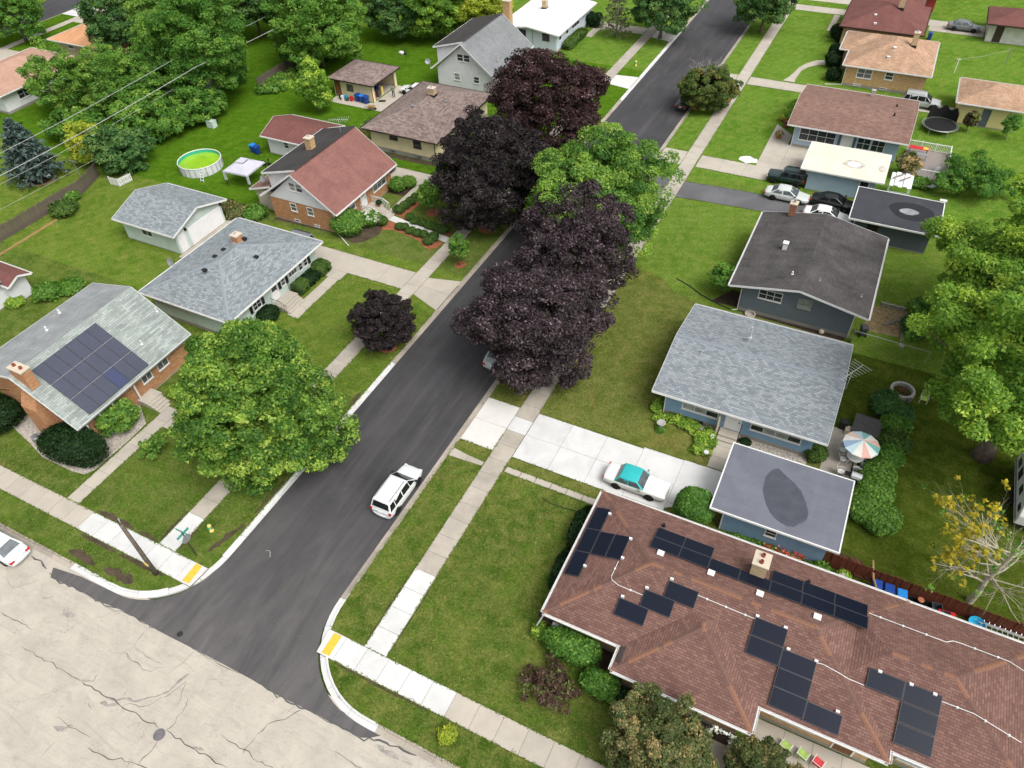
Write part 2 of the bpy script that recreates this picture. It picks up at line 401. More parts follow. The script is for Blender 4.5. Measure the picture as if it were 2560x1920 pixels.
# roads: the freshly laid street and the old concrete cross street
ZR = -0.11
b = MB()
poly = [(-31.95, 260), (-31.95, 16.6)] + [(p[0] + 0.45, p[1] - 0.45) for p in reversed(l_arc[:-3])] + [(-40.4, 9.95)] + \
       [(-42.9, 9.6), (-42.4, 8.95), (-40.3, 9.1), (-37.6, 9.12), (-36.2, 9.3), (-34.8, 9.32), (-32, 9.30), (-29.3, 9.37), (-26.8, 9.42), (-24.2, 9.44), (-22.5, 9.36), (-21.1, 9.42),
        (-19.6, 9.47), (-17.7, 9.46), (-16.4, 9.53), (-15.9, 9.75), (-15.4, 10.12)] + [(p[0] - 0.45, p[1] - 0.45) for p in reversed(r_arc[:-2])] + [(-22.85, 17), (-22.85, 260)]
b.face([(x, y, ZR + 0.008) for x, y in poly][::-1])
bm = bmesh.new(); me = bpy.data.meshes.new('road')
for p in b.v: bm.verts.new(p)
bm.verts.ensure_lookup_table(); f = bm.faces.new(bm.verts); bm.normal_update()
if f.normal.z < 0: f.normal_flip()
bmesh.ops.triangulate(bm, faces=bm.faces); bm.to_mesh(me); bm.free(); me.materials.append(M['asphalt'])
road = bpy.data.objects.new('road', me); C.objects.link(road); struct(road)
b = MB(); b.face([(-150, -8, ZR), (60, -8, ZR), (60, 10.75, ZR), (-150, 10.75, ZR)])
cross = struct(b.build('cross_street', M['conc_old']))
b = MB(); b.face([(-149, -20, ZR + 0.004), (-139.9, -20, ZR + 0.004), (-139.9, 260, ZR + 0.004), (-149, 260, ZR + 0.004)])
struct(b.build('back_street', M['asphalt']))

def ribbon(pts, w, z, name, mat, parent, jit=0.12, seed=0):
    rnd = random.Random(seed); P = []
    for i in range(len(pts) - 1):
        a, c = Vector(pts[i]).to_2d() if len(pts[i]) > 2 else Vector(pts[i]), Vector(pts[i + 1])
        k = max(2, int((c - a).length / 0.35))
        for j in range(k): P.append(a.lerp(c, j / k))
    P.append(Vector(pts[-1]))
    Q = [p + Vector((rnd.uniform(-jit, jit), rnd.uniform(-jit, jit))) * (0.35 if 0 < i < len(P) - 1 else 0) for i, p in enumerate(P)]
    L = []; Rr = []
    for i, p in enumerate(Q):
        d = (Q[min(i + 1, len(Q) - 1)] - Q[max(i - 1, 0)]).normalized(); nn = Vector((-d.y, d.x)) * w * rnd.uniform(0.45, 1.3) / 2
        if i in (0, len(Q) - 1): nn *= 0.3
        L.append((*(p + nn), z)); Rr.append((*(p - nn), z))
    m = MB()
    for i in range(len(Q) - 1): m.face([Rr[i], Rr[i + 1], L[i + 1], L[i]])
    return m.build(name, mat, parent)
cracks = [
    ([(-43.25,5.61), (-41.60,5.69), (-40.13,5.71)], .07), ([(-39.85,4.59), (-36.94,4.65), (-34.31,4.67)], .06),
    ([(-34.31,4.67), (-31.28,4.68), (-28.94,4.69), (-27.78,4.69)], .09),
    ([(-27.24,4.80), (-25.59,4.72), (-24.15,4.73), (-22.42,4.77)], .09),
    ([(-28.24,7.52), (-27.94,6.87), (-27.70,6.13)], .07), ([(-27.43,6.88), (-27.14,5.94), (-27.12,5.34), (-27.24,4.80)], .07),
    ([(-27.26,4.17), (-27.08,3.54), (-27.29,3.01), (-27.26,2.54)], .08),
    ([(-30.76,2.02), (-29.87,2.09), (-29.03,2.10), (-28.44,2.42), (-27.68,2.51), (-27.11,2.75), (-26.61,2.72)], .09),
    ([(-27.83,2.68), (-27.74,2.21)], .06), ([(-34.02,2.41), (-32.72,2.43), (-31.02,2.50)], .05),
    ([(-23.91,6.03), (-22.95,5.95), (-22.21,6.02), (-21.16,5.82)], .08), ([(-22.10,6.94), (-22.18,6.18), (-22.11,5.75)], .07),
    ([(-22.12,6.96), (-21.83,7.77), (-21.18,8.38), (-20.51,9.42)], .08), ([(-21.17,9.37), (-21.29,8.74)], .05),
    ([(-21.12,5.78), (-20.53,5.89), (-19.96,5.92)], .08), ([(-16.19,8.15), (-15.32,8.16)], .07),
    ([(-33.24,9.15), (-33.17,8.47), (-33.07,7.78)], .04), ([(-33.07,7.78), (-31.53,7.69), (-30.37,7.74)], .03),
    ([(-29.24,9.34), (-29.33,8.40), (-29.72,7.39)], .03), ([(-37.34,6.54), (-37.36,6.13)], .04),
    ([(-45.47,7.57), (-44.22,7.16), (-43.26,8.01), (-43.05,8.51)], .03), ([(-17.77,8.16), (-17.12,8.19), (-15.92,8.21), (-15.68,7.99)], .03),
    ([(-14.84,10.21), (-13.61,10.16), (-12.25,10.25), (-11.14,10.20)], .05),
    ([(-35.34,3.33), (-35.66,2.82)], .03), ([(-32.73,1.50), (-32.82,0.35)], .03), ([(-31.26,5.60), (-31.26,5.13)], .04),
]
for i, (pts, w) in enumerate(cracks): ribbon(pts, w * 0.62, ZR + 0.004 + 0.0004 * i, 'crack', M['crack'], cross, 0.25, i)
M['smear'] = plain('asphalt_smear', (0.10, 0.097, 0.095), 0.3, 4.0, 0.9)
for i, (pts, w) in enumerate(([[(-42.8, 9.2), (-41.4, 9.0), (-40.3, 9.08), (-37.6, 9.1), (-36.2, 9.28)], .16], [[(-36.2, 9.28), (-34.8, 9.3), (-32, 9.28), (-29.3, 9.34)], .10], [[(-29.3, 9.34), (-26.8, 9.4), (-24.2, 9.42)], .07], [[(-24.2, 9.42), (-22.5, 9.33), (-21.1, 9.4), (-19.6, 9.44)], .16], [[(-19.6, 9.44), (-17.7, 9.43), (-16.2, 9.5), (-15.2, 9.9)], .14], [[(-15.6, 9.8), (-14.2, 9.95), (-12.9, 10.1)], .22], [[(-43.2, 9.3), (-44.2, 9.5), (-45.2, 9.6)], .2])):
    ribbon(pts, w * .55, ZR + .0165 + .0003 * i, 'asphalt_smear', M['smear'], cross, .3, 50 + i)
M['stain'] = plain('street_stain', (0.30, 0.28, 0.25), 0.3, 3.0, 0.9)
for i, (pts, w) in enumerate(([[(-33.48,7.19), (-31.75,6.92), (-30.87,7.04), (-30.33,7.59)], .12], [[(-32.19,4.60), (-30.35,5.21), (-29.23,6.02), (-28.72,6.97), (-28.44,8.08)], .16], [[(-30.81,4.71), (-29.51,5.34), (-28.63,6.38), (-28.25,7.68)], .06], [[(-32.88,3.96), (-32.28,3.70)], .1], [[(-34.40,4.74), (-33.73,5.07), (-33.69,5.49)], .14], [[(-32.17,4.22), (-31.54,4.29), (-31.13,4.64)], .25], [[(-15.34,9.61), (-14.67,9.58), (-13.73,9.47)], .3], [[(-13.51,9.51), (-12.84,9.56)], .2], [[(-25.09,4.78), (-24.33,4.93)], .18], [[(-33.69,1.96), (-32.92,2.26), (-32.59,2.49)], .3], [[(-39.33,7.37), (-38.39,7.62)], .35], [[(-41.59,7.62), (-41.00,8.00)], .2], [[(-40.04,9.03), (-38.50,9.08), (-37.07,9.00), (-35.01,9.32)], .12])):
    ribbon(pts, w, ZR + .002 + .0001 * i, 'street_stain', M['stain'], cross, .35, 80 + i)
def disc(name, c, r, z0, z1, mat, lab, ring=True):
    m = MB(); m.lathe([(r, 0), (r, z1 - z0), (r * 0.9, z1 - z0 + 0.004), (0.001, z1 - z0 + 0.004)], (0, 0, 0), 24)
    o = m.build(name, mat); o.location = (c[0], c[1], z0); tag(o, lab, 'manhole cover', 'manhole covers in the road')
    q = MB()
    for k in range(-3, 4):
        h = math.sqrt(max(0, (r * .82) ** 2 - (k * r * .23) ** 2)); q.box(-h, h, k * r * .23 - .02, k * r * .23 + .02, z1 - z0 + .004, z1 - z0 + .012)
    q.build('grip_rib', mat, o); return o
disc('manhole_cover', (-27.42,4.42), 0.36, ZR, ZR + 0.02, M['iron'], 'large grey round manhole cover in the cracked concrete street')
disc('manhole_cover', (-30.94,9.75), 0.2, ZR, ZR + 0.024, M['irondark'], 'small black valve cover in the new asphalt at the junction')

# ---------------------------------------------------------------- kerbs
def kerb(name, path, mats, inward, step=3.0, gutter=0.38, cut=()):
    """path: back-of-kerb line; inward = +1 if the road lies to the left of the path direction."""
    P = [Vector(p) for p in path]; D = [0]
    for i in range(1, len(P)): D.append(D[-1] + (P[i] - P[i - 1]).length)
    def at(s):
        for i in range(1, len(P)):
            if s <= D[i] or i == len(P) - 1:
                t = (s - D[i - 1]) / max(1e-6, D[i] - D[i - 1]); d = (P[i] - P[i - 1]).normalized()
                return P[i - 1].lerp(P[i], t), d
    root = MB(); n = max(1, round(D[-1] / step)); segs = []
    for k in range(n):
        s0, s1 = D[-1] * k / n + 0.012, D[-1] * (k + 1) / n - 0.012
        m = MB(); J = max(1, int((s1 - s0) / 0.6)); ring = []
        mid = at((s0 + s1) / 2)[0]
        low = any(abs(mid.x - cx) < rx and abs(mid.y - cy) < ry for cx, cy, rx, ry in cut)
        ht = ZR + 0.035 if low else 0.025
        prof = [(0, -0.25), (0, ht), (0.13, ht), (0.17, ZR + 0.03), (gutter, ZR + 0.016), (gutter, -0.25)]
        for j in range(J + 1):
            p, d = at(s0 + (s1 - s0) * j / J); nn = Vector((-d.y, d.x)) * inward
            ring.append([(p.x + nn.x * u, p.y + nn.y * u, z) for u, z in prof])
        c = len(prof)
        for j in range(J):
            for q in range(c - 1):
                fc = [ring[j][q], ring[j + 1][q], ring[j + 1][q + 1], ring[j][q + 1]]
                m.face(fc if inward < 0 else fc[::-1])
        m.face(ring[0] if inward > 0 else ring[0][::-1]); m.face(ring[-1][::-1] if inward > 0 else ring[-1])
        segs.append((m, mats(mid)))
    o = segs[0][0].build(name, segs[0][1]); struct(o)
    for m, mt in segs[1:]: m.build('kerb_segment', mt, o)
    return o
new, old = M['conc_new'], M['curb_old']
rp = [(RX, 170), (RX, CY + RR)] + r_arc[1:] + [(40, CY)]
kerb('kerb', rp, lambda p: new if (p.y < 16.6 and p.x < -16.7) else old, -1, 2.0, 0.5,
     cut=[(RX, 34.7, 2, 2.6), (RX, 83.2, 2, 2), (RX, 108, 2, 2), (-21.9, 13.4, 1.2, 1.0), (RX, 76.5, 2, 2), (RX, 141, 2, 3)])
lp = [(LX, 170), (LX, CY - .1 + LR)] + l_arc[::-1][1:] + [(-120, CY - 0.1)]
kerb('kerb', lp, lambda p: new if (p.y < 37 and p.x > -42) or (96 < p.y < 124 and p.x > -40) else old, 1, 2.0, 0.46,
     cut=[(LX, 47.9, 2, 2.6), (LX, 101.5, 2, 2.2), (LX, 120.5, 2, 2.4), (-32.9, 13.5, 1.1, 1.0), (LX, 66.5, 2, 1.5)])
kerb('kerb', [(-139.6, 60), (-139.6, 160)], lambda p: old, 1, 4.0, 0.35)

# ---------------------------------------------------------------- pavements, paths and driveways, slab by slab
def slabs(name, quads, mat, z=0.03, gap=0.012, bed=True):
    """quads: list of (polygon corner list, material or None); a joint bed carries the slabs"""
    m = MB(); o = None
    for q, mm in quads:
        cx = sum(p[0] for p in q) / len(q); cy = sum(p[1] for p in q) / len(q)
        m.prism([(p[0], p[1]) for p in q], -0.1, z - 0.014, bottom=False)
    o = struct(m.build(name, M['joint']))
    rnd = random.Random(name + str(len(quads)) + str(quads[0][0][0]))
    for q, mm in quads:
        cx = sum(p[0] for p in q) / len(q); cy = sum(p[1] for p in q) / len(q)
        s = MB(); P = []
        for p in q:
            dx, dy = p[0] - cx, p[1] - cy
            P.append((dx - math.copysign(gap, dx) * (abs(dx) > 0.02), dy - math.copysign(gap, dy) * (abs(dy) > 0.02)))
        s.prism(P, -0.08, z, bottom=False)
        e = s.build('slab', mm or mat, o); e.location = (cx, cy, rnd.uniform(-0.004, 0.004))
        e.rotation_euler = (rnd.uniform(-.002, .002), rnd.uniform(-.002, .002), 0)
    return o
def grid(x0, x1, y0, y1, nx, ny, fn=None):
    out = []
    for i in range(nx):
        for j in range(ny):
            a, c = x0 + (x1 - x0) * i / nx, x0 + (x1 - x0) * (i + 1) / nx
            d, e = y0 + (y1 - y0) * j / ny, y0 + (y1 - y0) * (j + 1) / ny
            out.append(([(a, d), (c, d), (c, e), (a, e)], fn((a + c) / 2, (d + e) / 2) if fn else None))
    return out
WN, WD, WO, WA = M['conc_new'], M['conc_drive'], M['conc_walk'], M['conc_apron']
slabs('sidewalk', grid(-19.37, -17.71, 14.26, 146, 1, 84, lambda x, y: WN if (y < 19.9 or 35.2 < y < 36.8) else (WD if 79 < y < 86 or y > 100 else WO)), WO)
slabs('sidewalk', grid(-37.33, -35.77, 14.26, 152, 1, 90, lambda x, y: WN if y < 17.2 else (WD if 45 < y < 51 else WO)), WO)
slabs('sidewalk', [([(-21.95, 12.62), (-20.7, 12.62), (-20.7, 14.26), (-22.15, 14.26)], WN)] + grid(-20.7, 12.0, 12.62, 14.26, 20, 1, lambda x, y: WN if x < -13.2 else WD), WN)
slabs('sidewalk', [([(-34.2, 12.62), (-32.75, 12.62), (-32.6, 14.26), (-34.2, 14.26)], WN)] + grid(-96, -34.2, 12.62, 14.26, 38, 1, lambda x, y: WN if x > -43.6 else WD), WN)
slabs('sidewalk', grid(-135.6, -134.0, 70, 120, 1, 25, lambda x, y: WD), WD)
for c in ([(-21.66, 14.17), (-21.62, 12.72), (-21.03, 12.75), (-21.08, 14.19)], [(-33.66, 14.2), (-33.6, 12.74), (-32.99, 12.8), (-33.1, 14.22)]):
    b = MB(); xs = sorted(p[0] for p in c); ys = sorted(p[1] for p in c)
    cx, cy = sum(p[0] for p in c) / 4, sum(p[1] for p in c) / 4
    b.prism([(p[0] - cx, p[1] - cy) for p in (c if c[0][0] < -30 or True else c)][::-1], 0.0, 0.012)
    o = b.build('tactile_paving', M['tactile']); o.location = (cx, cy, 0.036)
    tag(o, 'yellow tactile paving pad on the white kerb ramp ' + ('nearest the white parked estate' if cx > -30 else 'beside the street sign and utility pole'), 'tactile paving', 'tactile pads at the corner ramps')
    d = MB()
    for i in range(4):
        for j in range(9):
            d.box(-.22 + i * .14 - .02, -.22 + i * .14 + .02, -.62 + j * .155 - .02, -.62 + j * .155 + .02, 0.012, 0.018)
    d.build('dome', M['tactile'], o)['kind'] = 'stuff'
# right-hand driveway of the blue house, apron and small walks
slabs('driveway', grid(-17.67, -8.6, 32.22, 37.3, 3, 2) + grid(-8.6, -5.4, 32.35, 37.5, 1, 2) + [([(-5.4, 33.2), (-1.9, 33.2), (-1.9, 37.62), (-5.4, 37.55)], None), ([(-6.4, 32.35), (-5.4, 32.35), (-5.4, 33.2), (-6.4, 33.2)][0:0] or [(-5.4, 32.6), (-4.9, 32.9), (-4.9, 33.19), (-5.4, 33.19)], None)], WN, 0.032)
slabs('driveway_apron', grid(-22.35, -19.4, 32.17, 37.25, 1, 2), WA, 0.015)
slabs('front_walk', grid(-3.68, -2.4, 37.7, 41.3, 1, 3), WD, 0.028)
slabs('carriage_walk', [([(-22.35, 30.3), (-20.9, 30.35), (-20.9, 30.95), (-22.35, 31.15)], None), ([(-20.9, 30.35), (-19.4, 30.45), (-19.4, 30.85), (-20.9, 30.95)], None)], WO, 0.02)
slabs('side_walk', grid(-17.6, -9.9, 30.62, 31.22, 6, 1), WD, 0.022, 0.03)
# upper right driveways
slabs('driveway', grid(-17.55, -9.2, 81.6, 84.7, 3, 1) + grid(-11.05, -3.0, 84.7, 91.3, 3, 2) + [([(-11.05, 91.3), (-8.6, 91.3), (-8.6, 94), (-11.0, 96.4)], None)], WD, 0.03)
slabs('driveway_apron', grid(-22.3, -19.4, 81.5, 84.9, 1, 1), WD, 0.02)
b = MB(); b.prism([(-17.7, 74.2), (-7.6, 75.0), (1.5, 75.2), (1.5, 78.6), (-7, 78.5), (-12.8, 78.4), (-17.7, 77.9)], -.05, 0.02)
struct(b.build('asphalt_driveway', M['asphalt_d']))
b = MB(); b.prism([(-22.35, 74.0), (-19.4, 74.2), (-19.4, 77.9), (-22.35, 78.4)], -.05, 0.016)
struct(b.build('driveway_apron', M['asphalt_d']))
slabs('driveway', grid(-17.6, 12, 106.9, 109.6, 12, 1), WD, 0.03)
slabs('driveway_apron', grid(-22.3, -19.4, 106.6, 109.7, 1, 1), WD, 0.02)
slabs('driveway', grid(-17.6, 11.5, 139.2, 141.9, 10, 1), WD, 0.03)
slabs('driveway', grid(3.6, 11.4, 136.9, 139.2, 3, 1), WO, 0.028)
slabs('driveway', grid(-17.6, -6, 144.6, 147.4, 4, 1), WD, 0.03)
slabs('front_walk', grid(-10.9, -9.9, 131.4, 138.9, 1, 6), WO, 0.024, 0.05)
cw = [(-8.75,119.56), (-10.13,118.93), (-11.19,117.46), (-11.98,115.56), (-12.27,113.67), (-12.62,111.79), (-13.16,110.09)]
cv = [(-8.60,117.70), (-9.67,117.28), (-10.76,116.04), (-11.44,114.44), (-11.54,112.65), (-11.64,111.33), (-11.54,110.02)]
slabs('front_walk', [([cw[i], cv[i], cv[i + 1], cw[i + 1]][::-1], None) for i in range(6)][::-1], WD, 0.026, 0.01)
b = MB(); b.prism([(-12.2 + (1.15 + .25 * math.sin(3.1 * i)) * math.cos(i * .5236), 85.75 + (.8 + .2 * math.sin(2.3 * i)) * math.sin(i * .5236)) for i in range(12)], 0.004, 0.02)
struct(b.build('white_gravel_patch', M['white_spill']))
# left side driveways and walks
slabs('driveway', grid(-52.5, -37.35, 46.9, 49.85, 5, 1) + grid(-45.3, -43.9, 45.6, 46.9, 1, 1) + grid(-47.6, -45.3, 45.6, 46.9, 1, 1), WD, 0.03)
slabs('driveway_apron', [([(-35.75, 46.7), (-32.4, 45.4), (-32.4, 48.0), (-35.75, 48.2)], None), ([(-35.75, 48.2), (-32.4, 48.0), (-32.4, 50.4), (-35.75, 49.6)], None)], WD, 0.02)
slabs('front_walk', grid(-45.35, -44.0, 38.9, 45.6, 1, 4), WD, 0.026)
slabs('front_walk', grid(-46.95, -45.65, 14.26, 24.9, 1, 7), WD, 0.026)
slabs('front_walk', grid(-48.2, -46.95, 24.0, 25.2, 1, 1) + grid(-45.65, -42.2, 22.9, 23.9, 2, 1), WD, 0.025)
slabs('front_walk', [([(-45.4 + i * 1.17, 57.0 - i * .185), (-44.23 + i * 1.17, 56.815 - i * .185), (-44.23 + i * 1.17, 57.8 - i * .185), (-45.4 + i * 1.17, 58.0 - i * .185)], None) for i in range(7)], WA, 0.026)
slabs('front_walk', grid(-46.5, -45.4, 57.0, 66.8, 1, 6), WD, 0.027)
slabs('driveway', grid(-56, -37.4, 64.9, 67.5, 8, 1), WD, 0.03)
slabs('driveway_apron', grid(-35.75, -32.4, 64.7, 67.8, 1, 1), WD, 0.02)
slabs('driveway_apron', [([(-35.75, 99.9), (-32.4, 99.3), (-32.4, 103.6), (-35.75, 103.2)], None)], WA, 0.02)
slabs('driveway', grid(-60, -37.35, 100.0, 103.1, 10, 1), WD, 0.03)
slabs('driveway_apron', [([(-35.75, 118.9), (-32.4, 118.1), (-32.4, 122.6), (-35.75, 121.9)], None)], WA, 0.02)
slabs('driveway', grid(-60, -37.4, 119.5, 122.4, 10, 1), WD, 0.03)
slabs('driveway', grid(-47.5, -37.4, 139.5, 142.4, 4, 1), WD, 0.03)
slabs('front_walk', grid(-45.8, -44.6, 115.5, 119.5, 1, 2), WD, 0.026)
slabs('garage_apron', grid(-62.4, -58.4, 41.9, 50.3, 1, 3), WO, 0.03)
slabs('garage_apron', grid(-64.0, -58.6, 79.7, 88.0, 2, 3) + grid(-70.4, -64.0, 79.7, 81.6, 3, 1), WD, 0.03)
slabs('driveway_apron', [([(-139.5, 91.4), (-135.6, 91.4), (-135.6, 96.4), (-139.5, 96.4)], WN)], WN, 0.02)
slabs('driveway', grid(-134.0, -118, 91.5, 96.2, 3, 1) + grid(-134, -131.9, 89.2, 91.5, 1, 1), WD, 0.03)
slabs('driveway', grid(-134.0, -126, 70.5, 75.6, 2, 1), WD, 0.03)
slabs('patio', grid(-63.2, -60.0, 55.5, 62.5, 1, 3), WD, 0.028)
slabs('patio', grid(4.1, 6.25, 38.5, 45.8, 1, 3), WO, 0.03)

def bed(pts, mat, z=0.012, name='planting_bed', h=0.05):
    m = MB(); P = [Vector((p[0], p[1])) for p in pts]
    a = sum(P[i].x * P[(i + 1) % len(P)].y - P[(i + 1) % len(P)].x * P[i].y for i in range(len(P)))
    if a < 0: P = P[::-1]
    m.prism([tuple(p) for p in P], -0.05, z); return struct(m.build(name, mat))

# ================================================================= BUILDINGS
M['trim'] = plain('white_trim', (0.74, 0.74, 0.72), 0.05, 3.0, 0.5)
M['trim_brown'] = plain('brown_trim', (0.05, 0.035, 0.028), 0.15, 3.0, 0.6)
M['glass'] = glassm('window_glass', (0.030, 0.036, 0.045))
M['glass_lit'] = glassm('window_blind', (0.26, 0.27, 0.26), 0.3)
M['glass_mid'] = glassm('window_grey', (0.11, 0.115, 0.115), 0.15)
M['founda'] = concrete('foundation_block', (0.33, 0.31, 0.27), 0.2)
M['metal'] = plain('galvanised', (0.45, 0.46, 0.47), 0.12, 6.0, 0.35, 0.7)
M['blackm'] = plain('black_metal', (0.018, 0.018, 0.02), 0.2, 6.0, 0.45)
M['clay'] = plain('clay_flue', (0.28, 0.075, 0.05), 0.2, 6.0, 0.8)
M['capstone'] = concrete('chimney_cap', (0.62, 0.54, 0.42), 0.15)
M['brick_or'] = brickm('orange_brick', (0.42, 0.18, 0.075), (0.54, 0.27, 0.125), (0.46, 0.34, 0.23))
M['brick_tan'] = brickm('tan_brick', (0.52, 0.31, 0.13), (0.60, 0.39, 0.19), (0.50, 0.40, 0.27))
M['brick_red'] = brickm('red_brick', (0.28, 0.10, 0.06), (0.36, 0.15, 0.09), (0.35, 0.28, 0.22))
M['brick_buff'] = brickm('buff_brick', (0.50, 0.36, 0.20), (0.58, 0.44, 0.27), (0.5, 0.42, 0.3))
M['sh_brown'] = shingle('shingle_brown', (0.152, 0.080, 0.066), (0.235, 0.135, 0.108), (0.105, 0.062, 0.055), 0.16, 0.32, 0.10)
M['cap_a'] = plain('ridge_cap_orange', (0.225, 0.115, 0.075), 0.15, 8.0, 0.93)
M['cap_b'] = plain('ridge_cap_grey', (0.15, 0.085, 0.068), 0.15, 8.0, 0.93)
M['sh_blue'] = shingle('shingle_slate_blue', (0.180, 0.208, 0.228), (0.345, 0.378, 0.395), (0.155, 0.178, 0.200), 0.17, 0.34, 0.04)
M['sh_mint'] = shingle('shingle_grey_blue', (0.180, 0.210, 0.225), (0.355, 0.39, 0.40), (0.150, 0.172, 0.190), 0.18, 0.38, 0.04)
M['sh_green'] = shingle('shingle_grey_green', (0.235, 0.27, 0.255), (0.40, 0.44, 0.41), (0.13, 0.145, 0.145), 0.19, 0.62, 0.16, 0.7)
M['sh_char'] = shingle('shingle_charcoal', (0.080, 0.074, 0.074), (0.105, 0.098, 0.096), (0.068, 0.064, 0.066), 0.15, 0.30, 0.30)
M['sh_taupe'] = shingle('shingle_taupe', (0.165, 0.122, 0.108), (0.33, 0.262, 0.235), (0.12, 0.09, 0.082), 0.19, 0.46, 0.14)
M['sh_red'] = shingle('shingle_red', (0.240, 0.112, 0.095), (0.28, 0.14, 0.118), (0.205, 0.112, 0.10), 0.15, 0.32, 0.12)
M['sh_redd'] = shingle('shingle_maroon', (0.175, 0.072, 0.062), (0.205, 0.09, 0.078), (0.145, 0.066, 0.06), 0.15, 0.32, 0.14)
M['sh_tan'] = shingle('shingle_tan', (0.38, 0.235, 0.15), (0.52, 0.35, 0.235), (0.31, 0.19, 0.13), 0.18, 0.40, 0.18)
M['sh_rose'] = shingle('shingle_rose', (0.195, 0.112, 0.088), (0.30, 0.19, 0.152), (0.15, 0.09, 0.075), 0.18, 0.40, 0.10)
M['sh_grey'] = shingle('shingle_mid_grey', (0.205, 0.215, 0.220), (0.26, 0.272, 0.278), (0.175, 0.185, 0.19), 0.15, 0.34, 0.12)
M['sh_orange'] = shingle('shingle_orange', (0.60, 0.31, 0.16), (0.68, 0.37, 0.20), (0.54, 0.28, 0.15), 0.15, 0.34, 0.10)
M['sh_pink'] = shingle('shingle_pinkish', (0.47, 0.29, 0.21), (0.53, 0.335, 0.25), (0.43, 0.265, 0.20), 0.15, 0.34, 0.10)
M['sh_green2'] = shingle('shingle_grey_weathered', (0.255, 0.27, 0.275), (0.33, 0.345, 0.345), (0.20, 0.205, 0.215), 0.17, 0.6, 0.16, 0.8)
M['sh_cap'] = plain('cap_slate', (0.23, 0.262, 0.295), 0.15, 8.0, 0.93); M['sh_cap_t'] = plain('cap_taupe', (0.235, 0.185, 0.165), 0.15, 8.0, 0.93); M['sh_cap_m'] = plain('cap_grey_blue', (0.24, 0.275, 0.30), 0.15, 8.0, 0.93)
M['wood_grey'] = plain('weathered_wood', (0.27, 0.235, 0.215), 0.2, 6.0, 0.9); M['wood_brown'] = plain('brown_wood', (0.16, 0.075, 0.04), 0.25, 5.0, 0.85)
M['roll_black'] = shingle('roll_roof_black', (0.052, 0.049, 0.048), (0.062, 0.058, 0.057), (0.048, 0.045, 0.045), 0.9, 9.0, 0.14, 0.75, 0.01)
M['roll_grey'] = shingle('roll_roof_grey', (0.145, 0.155, 0.185), (0.160, 0.170, 0.200), (0.135, 0.145, 0.172), 0.95, 12.0, 0.10, 0.82, 0.008)
M['roll_dark'] = shingle('roll_roof_dark', (0.050, 0.053, 0.062), (0.058, 0.061, 0.070), (0.046, 0.048, 0.057), 0.95, 12.0, 0.12, 0.8, 0.008)
M['puddle'] = plain('damp_roof_patch', (0.075, 0.080, 0.098), 0.12, 1.5, 0.32)
M['puddle_d'] = plain('damp_dark_patch', (0.018, 0.019, 0.022), 0.2, 1.5, 0.20)
M['dry_ring'] = plain('dry_silt', (0.30, 0.31, 0.33), 0.35, 1.2, 0.6)
M['roof_cream'] = plain('cream_membrane', (0.76, 0.66, 0.53), 0.08, 0.6, 0.8)
M['roof_white'] = plain('white_membrane', (0.86, 0.86, 0.86), 0.03, 0.6, 0.7)
M['worn_grey'] = plain('worn_grey_patch', (0.52, 0.48, 0.42), 0.35, 1.6, 0.85)
M['s_blue'] = siding('siding_blue', (0.225, 0.36, 0.50)); M['s_ltblue'] = siding('siding_light_blue', (0.36, 0.47, 0.57))
M['s_grey'] = siding('siding_slate', (0.150, 0.178, 0.205)); M['s_dgrey'] = siding('siding_dark_slate', (0.10, 0.12, 0.145))
M['s_cream'] = siding('siding_cream', (0.76, 0.66, 0.42), 0.2); M['s_yel'] = siding('siding_yellow', (0.66, 0.58, 0.27), 0.2)
M['s_white'] = siding('siding_white', (0.70, 0.71, 0.72)); M['s_white2'] = siding('siding_bluish_white', (0.58, 0.65, 0.72), 0.18)
M['s_mint'] = siding('siding_mint', (0.53, 0.63, 0.57), 0.15); M['s_beige'] = siding('siding_beige', (0.52, 0.47, 0.37))
M['s_red'] = siding('siding_red', (0.34, 0.045, 0.045), 0.3); M['stucco'] = plain('stucco_tan', (0.52, 0.42, 0.28), 0.1, 2.0, 0.9)
M['s_gar'] = plain('panel_grey_white', (0.55, 0.55, 0.52), 0.15, 1.2, 0.8)
M['door_w'] = plain('door_white', (0.78, 0.78, 0.78), 0.04, 2.0, 0.5); M['door_br'] = plain('door_brown', (0.20, 0.09, 0.035), 0.2, 3.0, 0.6)
M['pv_frame'] = plain('pv_frame', (0.055, 0.06, 0.07), 0.2, 6.0, 0.35); M['alu'] = plain('aluminium', (0.62, 0.62, 0.63), 0.08, 6.0, 0.35, 0.5)
def pvmat(name, c):
    n = NT(name); p = n.pos(kind='uv')
    b = n.n('ShaderNodeTexBrick', offset=0.0); b.inputs['Scale'].default_value = 1.0
    b.inputs['Brick Width'].default_value = 0.16; b.inputs['Row Height'].default_value = 0.16
    b.inputs['Mortar Size'].default_value = 0.003; b.inputs['Color1'].default_value = (*c, 1); b.inputs['Color2'].default_value = (*mul(c, 1.15), 1)
    b.inputs['Mortar'].default_value = (*mul(c, 1.7), 1); n.l(p, b.inputs['Vector'])
    n.color(b.outputs['Color']); return n.fin(0.3, 0.0, 0.16)
M['pv_black'] = pvmat('pv_cells_black', (0.007, 0.010, 0.020)); M['pv_blue'] = pvmat('pv_cells_blue', (0.060, 0.066, 0.092))
M['pv_blue2'] = pvmat('pv_cells_bright_blue', (0.048, 0.058, 0.115))

